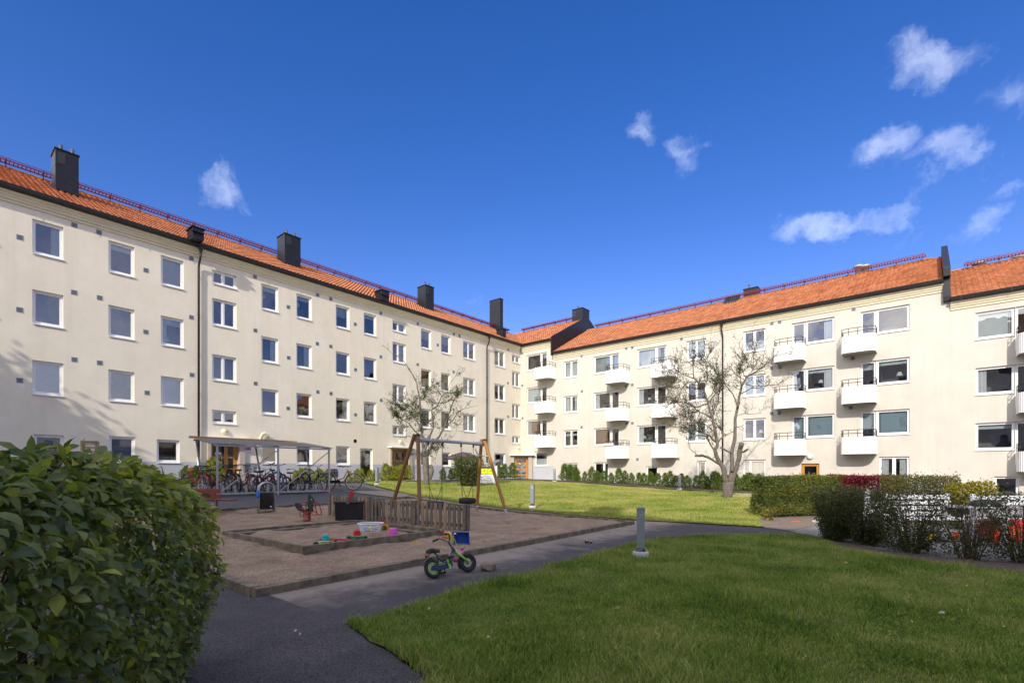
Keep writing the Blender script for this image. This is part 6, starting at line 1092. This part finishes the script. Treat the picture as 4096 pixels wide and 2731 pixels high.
def tree(name, base, t0, cv, limbs, label, twig_n, leaf_n, leafc, lsz, lsp, thin=.82):
    o = thing(name, base, label, 'tree'); mb = MB(); tips = []; tw = MB()
    for (pts, r0, r1, dep, tn) in limbs:
        r0 *= thin
        n = len(pts); P = []
        for i, q in enumerate(pts): f = i/(n-1); P.append(at(*cv(*q), t0+dep*f**1.2))
        # gentle subdivision with crooked wander
        Q = [P[0]]; R = [r0]
        for i in range(1, n):
            for k in range(1, 5):
                f = (i-1+k/4)/(n-1); a, b = P[i-1], P[i]; c = a.lerp(b, k/4); wob = (r0*.05+.012)*(0 if k == 4 else 1); Q.append(c+Vector((random.uniform(-wob, wob), random.uniform(-wob, wob), random.uniform(-wob, wob)))); R.append((r0+(r1-r0)*f**.75)*random.uniform(.96, 1.04))
        mb.tube([q-base for q in Q], R, 10 if r0 > .06 else 7)
        for k in range(int(tn*twig_n)):
            i = min(len(Q)-2, int((.25+.75*random.random()**.8)*(len(Q)-1))); d = (Q[i+1]-Q[i]).normalized(); dd = (d*.6+Vector((random.gauss(0,1), random.gauss(0,1), random.gauss(.1,.8)))*.75).normalized()
            branch(tw, Q[i]-base, dd, random.uniform(.3, .95), min(.018, R[i]*.7), 2, tips)
    mb.build('trunk', m_bark, o); tw.build('twigs', m_twig, o)
    tp = np.array([tuple(a) for a, b in tips]); td = np.array([tuple(b) for a, b in tips]); w = np.full(len(tp), .08)
    for (x, y, rad, wt) in leafc: c = at(*cv(x, y), t0)-base; cc = np.array(c); q = (tp-cc); lat = q@np.array(RIGHT); d2 = lat**2+q[:, 2]**2; w += wt*np.exp(-d2/rad**2)
    w /= w.sum(); idx = RNG.choice(len(tp), leaf_n, p=w); P = tp[idx]+RNG.normal(0, lsp, (leaf_n, 3)); L = RNG.uniform(.6, 1.25, leaf_n)*lsz
    scatter('crown', SM_V, SM_F, P, td[idx]+rand_dir(leaf_n)*1.1, rand_dir(leaf_n)+(0,0,.7), L, L*.85, m_tleaf, o); return o
ca = lambda x, y: (1480+x/2.904, 1420+y/2.904); bA = gp(1707, 1939); tA = depth(bA)
limA = [([(660,1515),(655,1400),(645,1290),(640,1180)],.21,.17,0,0),([(720,1360),(712,1310),(700,1275)],.12,.10,.0,0),([(690,1440),(715,1380),(722,1330)],.13,.11,-.1,0),
 ([(640,1190),(615,1040),(610,950),(600,850),(582,650),(580,520),(545,330),(480,200),(400,80),(310,5)],.14,.012,.5,.9),([(610,960),(520,880),(450,790),(350,730),(240,690)],.07,.012,-.7,1.),([(600,850),(540,760),(440,650),(300,570),(140,490)],.05,.01,.6,1.2),
 ([(650,1190),(720,1040),(800,950),(870,830),(910,700),(960,560),(1010,460),(1090,385)],.12,.014,.4,1.1),([(640,1100),(690,960),(740,830),(715,640),(790,580),(830,480),(900,420),(930,330),(1010,220)],.08,.01,-.6,1.2),([(870,830),(960,760),(1030,650),(1100,620),(1240,590)],.05,.008,-.4,.8),
 ([(715,640),(740,560),(850,560),(960,520)],.04,.008,.7,.8),([(740,850),(680,780),(620,740),(500,620),(430,560)],.04,.008,.9,1.),([(580,520),(640,520),(690,600)],.03,.008,-.5,.4),([(580,500),(640,430),(720,360),(830,290)],.035,.006,.4,.9),([(700,1080),(760,1060),(815,1090)],.03,.006,-.3,.5),([(610,950),(520,930),(400,945)],.03,.006,.2,.4),([(960,780),(1030,810),(1120,800)],.03,.006,.3,.4),([(645,1170),(660,1100),(740,1050)],.03,.006,-.2,.4)]
tree('pruned_tree', bA, tA, ca, limA, 'smaller pruned tree with leafy tufts behind the swing set', 10, 6500, [(600,400,.6,1.2),(420,640,.6,1.3),(560,520,.5,1),(450,740,.5,1),(620,830,.5,.9),(780,720,.5,1),(870,880,.4,.8),(720,1080,.5,1.5),(640,1140,.4,1.6),(1010,440,.4,1),(970,790,.4,.9),(180,520,.4,1),(350,600,.5,1),(520,320,.4,.8)], .085, .055)
cb = lambda x, y: (2550+x/2.306, 1350+y/2.306); bB = gp(2912, 1992); tB = depth(bB)
limB = [([(835,1490),(833,1420),(835,1330)],.34,.29,0,0),([(822,1345),(790,1200),(735,1110),(715,1050),(738,980),(722,880),(690,740),(650,600),(610,480),(520,370),(510,220),(470,110)],.24,.012,-.4,1.),([(852,1345),(872,1180),(870,1060),(900,900),(900,750),(930,600),(960,450),(1000,370),(1100,310),(1200,230),(1270,170),(1440,125)],.22,.012,.5,1.),
 ([(870,1335),(905,1230),(930,1130),(950,1010),(962,975)],.17,.115,-.5,0),([(955,1065),(990,1045),(1018,1030)],.07,.05,-.5,0),([(760,1170),(690,1125),(640,1100),(590,1085),(535,1090)],.09,.06,-.6,.15),([(738,980),(660,900),(560,860),(440,820),(320,820)],.09,.012,-.9,1.2),([(715,1050),(670,980),(640,910),(520,890),(390,860)],.08,.01,.7,.9),
 ([(690,740),(560,680),(450,700),(300,740)],.06,.01,.8,1.1),([(655,610),(540,640),(440,600),(340,590),(260,640)],.07,.01,-.8,1.2),([(610,480),(480,460),(360,460),(290,440)],.05,.01,.5,1.1),([(530,380),(400,330),(340,290),(200,330)],.05,.008,-.4,1.2),([(735,980),(790,900),(770,840),(700,770),(690,620)],.08,.02,.5,.8),
 ([(870,1065),(815,1040),(765,1010)],.07,.05,0,0),([(930,650),(880,520),(800,420),(720,320),(640,200),(680,100)],.06,.01,-.7,1.2),([(950,520),(1080,450),(1220,440),(1370,430)],.05,.008,-.8,.9),([(960,450),(940,300),(970,150)],.05,.01,.7,1.1),([(1000,370),(1060,300),(1080,100),(1110,20)],.04,.008,.3,1.),([(920,720),(980,700),(1060,705),(1150,695)],.03,.008,.4,.25),([(690,740),(740,600),(760,480),(790,350)],.05,.01,.9,1.),([(722,880),(620,800),(500,760),(420,720)],.05,.01,.6,1.1),([(610,480),(650,380),(640,270),(560,150)],.05,.01,.3,1.),([(650,600),(720,520),(700,430),(760,330)],.04,.008,-.6,1.),([(870,1180),(880,1195),(872,1230)],.08,.07,-.2,0)]
tree('pruned_tree', bB, tB, cb, limB, 'large almost leafless pruned tree with forked trunk before the right block', 20, 4800, [(600,410,.7,1.1),(640,640,.5,.7),(980,300,.6,1),(1060,170,.4,.7),(480,800,.5,.6),(740,640,.4,.7),(560,850,.5,.6),(520,160,.5,.7),(300,600,.6,.6),(380,350,.6,.7),(880,330,.6,.7)], .075, .05, .56)
nst = at(*cb(585, 450), tB-.2); mb = MB()
for i in range(90): d = Vector((random.gauss(0,1), random.gauss(0,1), random.gauss(0,.5))); d.normalize(); c = Vector((random.gauss(0,.09), random.gauss(0,.09), random.gauss(0,.07))); mb.tube([c-d*.17, c+Vector((0,0,.02)), c+d*.17], .006, 3, cap=False)
tag(mb.build('bird_nest', m_twig, loc=nst), 'dark twig nest in the left crown of the large tree', 'nest')
# tree out of frame at the left whose shade falls on the left block
def off_tree(base, label, cz, rad, n):
    o = thing('leafy_tree', base, label, 'tree'); mb = MB(); mb.tube([(0,0,-.2),(.1,0,2.5),(0,.1,5),(0,0,cz)], [.25,.2,.14,.05], 9); mb.build('trunk', m_bark, o); cs = RNG.normal(0, 1, (26, 3)); cs = norm(cs)*RNG.uniform(.3, 1, (26, 1))*rad+(0, 0, cz)
    i = RNG.integers(0, 26, n); P = cs[i]+RNG.normal(0, .55, (n, 3)); scatter('crown', SM_V, SM_F, P, rand_dir(n), rand_dir(n), np.full(n, .30), np.full(n, .28), m_tleaf, o)
off_tree((-24.4, -8.6, .6), 'leafy tree beyond the left edge of the frame', 9.0, np.array((2.8, 3.2, 2.6)), 9000)
# thujas
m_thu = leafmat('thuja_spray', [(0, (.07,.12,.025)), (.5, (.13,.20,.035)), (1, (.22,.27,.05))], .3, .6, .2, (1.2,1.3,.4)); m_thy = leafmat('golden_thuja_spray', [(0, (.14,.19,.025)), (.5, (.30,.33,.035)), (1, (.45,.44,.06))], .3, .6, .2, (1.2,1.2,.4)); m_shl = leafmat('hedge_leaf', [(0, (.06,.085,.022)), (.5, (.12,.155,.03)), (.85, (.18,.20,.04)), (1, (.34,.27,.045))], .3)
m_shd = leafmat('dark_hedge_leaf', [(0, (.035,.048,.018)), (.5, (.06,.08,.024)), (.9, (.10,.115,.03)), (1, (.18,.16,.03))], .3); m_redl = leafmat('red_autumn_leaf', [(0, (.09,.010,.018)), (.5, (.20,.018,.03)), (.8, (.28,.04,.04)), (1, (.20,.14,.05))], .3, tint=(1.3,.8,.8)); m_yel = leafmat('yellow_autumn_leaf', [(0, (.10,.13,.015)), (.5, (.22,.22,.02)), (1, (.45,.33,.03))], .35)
m_rnd = leafmat('round_shrub_leaf', [(0, (.045,.075,.02)), (.5, (.085,.12,.028)), (.85, (.13,.16,.035)), (1, (.2,.09,.045))], .3); m_mixl = leafmat('olive_hedge_leaf', [(0, (.07,.08,.02)), (.6, (.16,.16,.035)), (1, (.24,.13,.06))], .35)
def thuja(h, w, mat, seed):
    global RNG
    o = bpy.data.objects.new('small_thuja', None); COL.objects.link(o); n = 620; z = h*RNG.random(n)**1.15; prof = w*.5*np.interp(z/h, [0,.15,.5,.8,1], [.55,.95,.85,.45,.05])*(1+.3*np.sin(z*9+seed)); a = RNG.uniform(0, 2*PI, n); r = prof*np.sqrt(RNG.random(n)); P = np.column_stack([r*np.cos(a), r*np.sin(a), z*.95+.05]); out = np.column_stack([np.cos(a), np.sin(a), np.zeros(n)])
    scatter('foliage', SM_V, SM_F, P, out*.55+np.array([0,0,.8])+rand_dir(n)*.45, rand_dir(n), RNG.uniform(.10, .20, n), RNG.uniform(.05, .09, n), mat, o); mb = MB(); mb.tube([(0,0,-.05),(0,0,h*.6)], [.018,.006], 5); mb.build('stem', m_twig, o); return o
vg = [thuja(1.0, .62, m_thu, i) for i in range(3)]; vy = [thuja(1.0, .75, m_thy, i+5) for i in range(2)]; used = set()
def plant(src, loc, s, label, group, rz):
    if src not in used: used.add(src); o = src
    else: o = copy_tree(src)
    o.location = loc; o.scale = (s*random.uniform(.9, 1.15), s*random.uniform(.9, 1.15), s); o.rotation_euler = (0, 0, rz); tag(o, label, 'thuja', group); return o
ce = lambda x, y: (2200+x/2.613, 1700+y/2.613)
i = 0; x = 300.
while x < 2230:
    yb = np.interp(x, [300,700,1400,2200], [608,632,678,700]); p = at(*ce(x, yb), 1); src = ce(x, yb); X, _ = onR(*src, Y=32.6); Yp = 32.6+random.uniform(-.25, .25); plant(vg[i % 3], (X, Yp, T(X, Yp)), random.uniform(.75, 1.12), 'small green thuja in the long row before the right block', 'thuja row before the right block', random.uniform(0, 6)); x += random.uniform(52, 74); i += 1
X, _ = onR(*ce(180, 575), Y=32.6)
for dx, s in ((0, 1.25), (.55, 1.2), (1.05, 1.05)): plant(vg[i % 3], (X+dx-.2, 32.5, T(X, 32.5)), s, 'taller thuja at the left end of the row before the right block', 'tall thujas at the row end', dx*3); i += 1
for (x0, x1, step, mats, s, lb, gr) in ((1180,1330,22,vy,.72,'yellow-green thuja in the row behind the bicycle shelter','thujas behind the bicycle shelter'),(1400,1520,26,vy,.75,'yellow-green thuja between the shelter and the second entrance','thujas left of the second entrance'),(1540,1640,22,vy,1.02,'bright golden thuja in front of the second entrance door','golden thujas before the second entrance'),(1770,1850,30,vg,.95,'green thuja against the grey plinth left of the round shrub','thujas against the grey plinth'),(1995,2050,24,vg,1.15,'dark green thuja beside the corner porch','thujas beside the corner porch'),(742,800,26,vg,.8,'thuja behind the leftmost bicycles','thujas left of the oak entrance door'),(846,880,18,vy,1.1,'golden thuja behind the handlebars before the oak door','golden thujas before the oak entrance door')):
    x = x0
    while x <= x1: u, _ = onL(x, 1930, X=-26.4); plant(mats[i % len(mats)], (-26.4+random.uniform(-.2, .2), u, T(-26.4, u)), s*random.uniform(.85, 1.1), lb, gr, random.uniform(0, 6)); x += step; i += 1
def hedge(name, A, B, h, w, n, ls, mat, label, cat='hedge', z0=.1, stems=40, low=1., top=.0, stm=m_stem, jit=.12):
    A = Vector((A[0], A[1], 0)); B = Vector((B[0], B[1], 0)); c = (A+B)/2; zc = T(c.x, c.y); o = thing(name, (c.x, c.y, zc), label, cat); d = (B-A); L = d.length; d.normalize(); s = Vector((-d.y, d.x, 0)); ln = vnoise(int(abs(A.x*100)) % 997)
    u = RNG.uniform(-L/2-w*.2, L/2+w*.2, n); zz = z0+(h-z0)*(RNG.random(n)**low); v = RNG.uniform(-1, 1, n); sh = RNG.random(n) < .7; v = np.where(sh, np.sign(v)*(1-np.abs(RNG.normal(0, .14, n))), v); tp = RNG.random(n) < top; zz = np.where(tp, h-np.abs(RNG.normal(0, .06, n)), zz); v = np.where(tp, RNG.uniform(-1, 1, n), v)
    k = 1-.35*np.clip((np.abs(u)-L/2+w*.25)/(w*.45), 0, 1)**2; ww = w/2*k*(1+.16*ln(u, zz, 3.2))*np.interp(zz/h, [0,.3,.8,1], [.7,.95,1,.88]); P = np.array(d)[None]*u[:, None]+np.array(s)[None]*(v*ww)[:, None]; P[:, 2] = np.minimum(zz*(1+.035*ln(u+3, v, 4)), h*1.03)+np.where(RNG.random(n) < .02, RNG.random(n)*jit, 0)
    zz_ = Tn(P[:, 0]+c.x, P[:, 1]+c.y)-zc; P[:, 2] += zz_; Ls = RNG.uniform(.7, 1.3, n)*ls; out = np.array(s)[None]*np.sign(v)[:, None]
    scatter('foliage', SM_V, SM_F, P, out*.4+rand_dir(n)+(0,0,.2), out*.5+rand_dir(n)*.8+(0,0,.5), Ls, Ls*.8, mat, o, np.clip(RNG.beta(2, 2, n)+.15*ln(P[:, 0]+c.x, P[:, 2]*2, 2.5), 0, 1)); mb = MB()
    for i in range(stems):
        a = random.uniform(-L/2, L/2); b0 = d*a+s*random.uniform(-.12, .12); b0.z = T(b0.x+c.x, b0.y+c.y)-zc-.03; tp_ = d*(a+random.uniform(-.3, .3))+s*random.uniform(-w*.42, w*.42); tp_.z = b0.z+h*random.uniform(.65, 1.02); q = b0.lerp(tp_, .5)+Vector((random.gauss(0,.04), random.gauss(0,.04), .1)); mb.tube([b0, q, tp_], [.009,.006,.003], 4, cap=False)
        for _ in range(3): p0 = q.lerp(tp_, random.random()); dd = Vector((random.gauss(0,1), random.gauss(0,1), random.gauss(.5,.6))).normalized()*random.uniform(.1, .35); mb.tube([p0, p0+dd], [.004,.002], 3, cap=False)
    mb.build('stems', stm, o); return o
hA, hB = gp(3075, 2078), gp(3420, 2056); hedge('clipped_hedge', hA+Vector((-.35,.75,0)), hB+Vector((0,.3,0)), 1.34, 1.0, 70000, .055, m_shl, 'sunlit clipped green hedge at the corner of the paved terrace', top=.12, stems=60)
r0, r1 = at(3330, 1950, 17.6), at(3575, 1950, 16.8); hedge('red_hedge', r0, r1, 1.36, .8, 22000, .055, m_redl, 'low hedge with dark red autumn leaves behind the clipped hedge', top=.25)
r0, r1 = at(3560, 1950, 16.0), at(3800, 1950, 14.6); hedge('olive_hedge', r0, r1, 1.42, .8, 13000, .055, m_mixl, 'loose olive and yellow hedge between the red hedge and the yellow bush', low=.7, jit=.3)
r0, r1 = at(3815, 1950, 14.0), at(3945, 1950, 13.4); hedge('yellow_bush', r0, r1, 1.30, .75, 4500, .075, m_yel, 'bright yellow-leaved bush behind the grey table', 'bush', jit=.2)
r0, r1 = at(3990, 1950, 13.8), at(4200, 1950, 13.0); hedge('olive_hedge', r0, r1, 1.05, .7, 2500, .05, m_shl, 'dark loose hedge at the right edge beyond the bench', jit=.3)
def shrub(px, h, w, n, ls, mat, label, sparse, stems=26, nm='deciduous_shrub'):
    p = gp(*px); o = thing(nm, p, label, 'shrub', 'shaded shrubs along the terrace' if nm == 'deciduous_shrub' else None); ln = vnoise(int(p.x*1000) % 991); a = RNG.uniform(0, 2*PI, n); f = RNG.random(n); zz = h*(1-(1-.06)*(f**sparse)); prof = w/2*np.interp(zz/h, [0,.12,.5,.8,1], [.42,.5,.85,1.,.97]); r = prof*np.sqrt(RNG.random(n)*.9+.1)*(1+.12*ln(a, zz, 3)); P = np.column_stack([r*np.cos(a), r*np.sin(a), zz*(1+.03*ln(a, r, 5))]); low = RNG.random(n) < .10; P[low, 2] = RNG.uniform(.02, .35*h, low.sum()); P[low, :2] *= .75
    Ls = RNG.uniform(.7, 1.35, n)*ls; scatter('foliage', SM_V, SM_F, P, rand_dir(n)+(0,0,.15), rand_dir(n)+(0,0,.5), Ls, Ls*.85, mat, o); mb = MB()
    for i in range(stems):
        an = random.uniform(0, 2*PI); rr = random.uniform(.2, 1)*w*.48; b0 = Vector((math.cos(an), math.sin(an), 0))*random.uniform(.02, .16)+Vector((0,0,-.03)); tp_ = Vector((rr*math.cos(an), rr*math.sin(an), h*random.uniform(.75, 1.))); q = b0.lerp(tp_, .5)+Vector((random.gauss(0,.03), random.gauss(0,.03), .08)); mb.tube([b0, b0.lerp(q, .5)+Vector((0,0,.05)), q, tp_], [.010,.008,.006,.003], 4, cap=False)
        for _ in range(5): p0 = q.lerp(tp_, random.uniform(-.5, 1)); dd = Vector((random.gauss(0,1), random.gauss(0,1), random.gauss(.3,.7))).normalized()*random.uniform(.1, .3); mb.tube([p0, p0+dd*.5+Vector((0,0,.02)), p0+dd], [.004,.003,.002], 3, cap=False)
    mb.build('stems', m_stem, o); return o
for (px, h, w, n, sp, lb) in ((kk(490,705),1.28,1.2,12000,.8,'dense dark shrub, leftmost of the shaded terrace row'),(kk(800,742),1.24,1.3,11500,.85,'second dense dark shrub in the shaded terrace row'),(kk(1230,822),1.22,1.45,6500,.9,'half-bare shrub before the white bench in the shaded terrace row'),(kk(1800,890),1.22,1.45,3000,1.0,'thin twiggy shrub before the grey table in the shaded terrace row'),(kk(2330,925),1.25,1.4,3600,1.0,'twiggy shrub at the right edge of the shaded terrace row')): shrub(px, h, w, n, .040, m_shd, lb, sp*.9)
p = gp(1873, 1945); o = shrub((1873, 1945), 1.75, 1.85, 7500, .10, m_rnd, 'round leafy green shrub behind the swing set', .75, 24, 'round_shrub')
shrub((3075, 2082), .42, .45, 140, .09, m_yel, 'small bright yellow seedling at the foot of the clipped hedge', .8, 8, 'yellow_seedling')
# ------------------------------------------------------------------ sky, sun, camera
w = bpy.data.worlds.new('World'); scene.world = w; w.use_nodes = True; t = w.node_tree; t.nodes.clear()
N = lambda ty, **kw: _node(t, ty, kw)
out = N('ShaderNodeOutputWorld'); bg = N('ShaderNodeBackground'); t.links.new(bg.outputs[0], out.inputs[0])
SUN = Vector((.38, -1., .625)).normalized(); EL = math.asin(SUN.z); ROT = math.atan2(SUN.x, SUN.y)
sky = N('ShaderNodeTexSky', sky_type='NISHITA', sun_disc=False, sun_elevation=EL, sun_rotation=ROT, altitude=0, air_density=1.0, dust_density=.25, ozone_density=2.2)
hs = N('ShaderNodeHueSaturation'); hs.inputs['Saturation'].default_value = 1.38; hs.inputs['Hue'].default_value = .51; t.links.new(sky.outputs[0], hs.inputs['Color'])
tc = N('ShaderNodeTexCoord').outputs['Generated']
def vm(op, a, b=None):
    n = N('ShaderNodeVectorMath', operation=op)
    for i, x in enumerate((a, b)):
        if x is None: continue
        if isinstance(x, (tuple, list, Vector)): n.inputs[i].default_value = tuple(x)
        else: t.links.new(x, n.inputs[i])
    return n.outputs['Value'] if op in ('DOT_PRODUCT', 'LENGTH') else n.outputs[0]
def mm(op, a, b=None, clamp=False, c=None):
    n = N('ShaderNodeMath', operation=op, use_clamp=clamp)
    for i, x in enumerate((a, b, c)):
        if x is None: continue
        if isinstance(x, (int, float)): n.inputs[i].default_value = x
        else: t.links.new(x, n.inputs[i])
    return n.outputs[0]
def noise(v, s, d=6, r=.55, col=False):
    n = N('ShaderNodeTexNoise'); n.inputs['Scale'].default_value = s; n.inputs['Detail'].default_value = d; n.inputs['Roughness'].default_value = r; t.links.new(v, n.inputs['Vector']); return n.outputs['Color' if col else 'Fac']
warp = vm('SUBTRACT', noise(tc, 8., 6, .6, True), (.5, .5, .5)); sc_ = N('ShaderNodeVectorMath', operation='SCALE'); t.links.new(warp, sc_.inputs[0]); sc_.inputs['Scale'].default_value = .16; dv = vm('ADD', tc, sc_.outputs[0])
clouds = [(500,425,75,44,-24,.9),(470,400,40,34,0,.6),(1495,272,58,48,25,.75),(1600,325,48,45,30,.55),(1530,385,60,18,-5,.3),(2150,125,90,62,42,.8),(2130,175,60,50,40,.6),(2335,215,40,75,10,.4),(2020,345,75,45,-10,.75),(2170,350,65,50,20,.65),(2245,390,50,25,30,.3),(1985,508,150,34,-4,.9),(2110,470,100,75,30,.5),(2290,490,75,50,10,.5),(2315,420,60,24,0,.45),(1090,697,48,18,0,.22),(2060,592,30,20,0,.2)]
acc = None
for (x, y, sx, sy, rot, den) in clouds:
    c = ray(x*1.7415, y*1.7415).normalized(); a = c.cross(Vector((0,0,1))).normalized(); b = a.cross(c); k = 1/(F/1.7415)*c.dot(FWD)**1.; cr, sr_ = math.cos(math.radians(rot)), math.sin(math.radians(rot)); u = (a*cr+b*sr_)/(sx*k); v = (b*cr-a*sr_)/(sy*k)
    cx = N('ShaderNodeCombineXYZ'); t.links.new(mm('SUBTRACT', vm('DOT_PRODUCT', dv, tuple(u)), float(c.dot(u))), cx.inputs[0]); t.links.new(mm('SUBTRACT', vm('DOT_PRODUCT', dv, tuple(v)), float(c.dot(v))), cx.inputs[1])
    f = mm('MULTIPLY', mm('SUBTRACT', 1.25, vm('LENGTH', cx.outputs[0]), True), den); acc = f if acc is None else mm('MAXIMUM', acc, f)
tex = noise(dv, 12., 10, .60); al = mm('MULTIPLY', mm('SUBTRACT', mm('MULTIPLY_ADD', tex, 1.9, None, False, acc) if False else mm('ADD', mm('MULTIPLY', acc, 1.25), mm('MULTIPLY', mm('SUBTRACT', tex, .5), 2.6)), .30), .85, True)
al = mm('MULTIPLY', mm('MULTIPLY', al, mm('MINIMUM', mm('MULTIPLY', acc, 2.2), 1.)), .44)
# broken cloud behind the viewer, overbright for fill; unseen overhead and east cloud added
sx = N('ShaderNodeSeparateXYZ'); t.links.new(tc, sx.inputs[0]); zen = mm('MAXIMUM', mm('MULTIPLY', mm('SUBTRACT', sx.outputs[2], .76), 6., True), mm('MULTIPLY', mm('MULTIPLY', mm('SUBTRACT', sx.outputs[0], .2), 3., True), .22)); back_ = mm('MAXIMUM', zen, mm('MULTIPLY', mm('SUBTRACT', mm('MULTIPLY', sx.outputs[1], -1.), .02), 3., True)); cl2 = mm('MULTIPLY', mm('MULTIPLY', mm('SUBTRACT', noise(dv, 3.2, 9, .6), .41), 5., True), mm('MULTIPLY', back_, .9))
tint = N('ShaderNodeMix', data_type='RGBA', blend_type='MULTIPLY'); tint.inputs[0].default_value = 1; t.links.new(hs.outputs[0], tint.inputs[6]); tint.inputs[7].default_value = (.97, .665, .765, 1)
m0 = N('ShaderNodeMix', data_type='RGBA'); t.links.new(al, m0.inputs[0]); t.links.new(tint.outputs[2], m0.inputs[6]); m0.inputs[7].default_value = (5.2, 5.6, 6.6, 1)
mx = N('ShaderNodeMix', data_type='RGBA'); t.links.new(cl2, mx.inputs[0]); t.links.new(m0.outputs[2], mx.inputs[6]); mx.inputs[7].default_value = (13., 12.5, 12.1, 1); t.links.new(mx.outputs[2], bg.inputs[0]); bg.inputs[1].default_value = .15
sl = bpy.data.lights.new('sun', 'SUN'); sl.energy = 2.6; sl.angle = math.radians(.55); sl.color = (1., .935, .83); so = bpy.data.objects.new('sun', sl); COL.objects.link(so); so.rotation_euler = (-SUN).to_track_quat('-Z', 'Y').to_euler(); so.location = (10, -20, 30)
cam = bpy.data.cameras.new('camera'); cam.sensor_width = 36; cam.lens = F/4096*36; cam.shift_x = 0; cam.shift_y = (CY-2731/2)/4096; cam.clip_end = 3000; cam.clip_start = .05
co = bpy.data.objects.new('camera', cam); COL.objects.link(co); co.location = (0, 0, CAMZ); co.rotation_euler = (PI/2, 0, math.atan2(-FWD.x, FWD.y)); scene.camera = co
vs_ = scene.view_settings; scene.display_settings.display_device = 'sRGB'; vs_.view_transform = 'Standard'; vs_.look = 'None'; vs_.exposure = .75; vs_.gamma = 1
scene.cycles.max_bounces = 6; scene.cycles.transparent_max_bounces = 8; scene.cycles.use_denoising = True
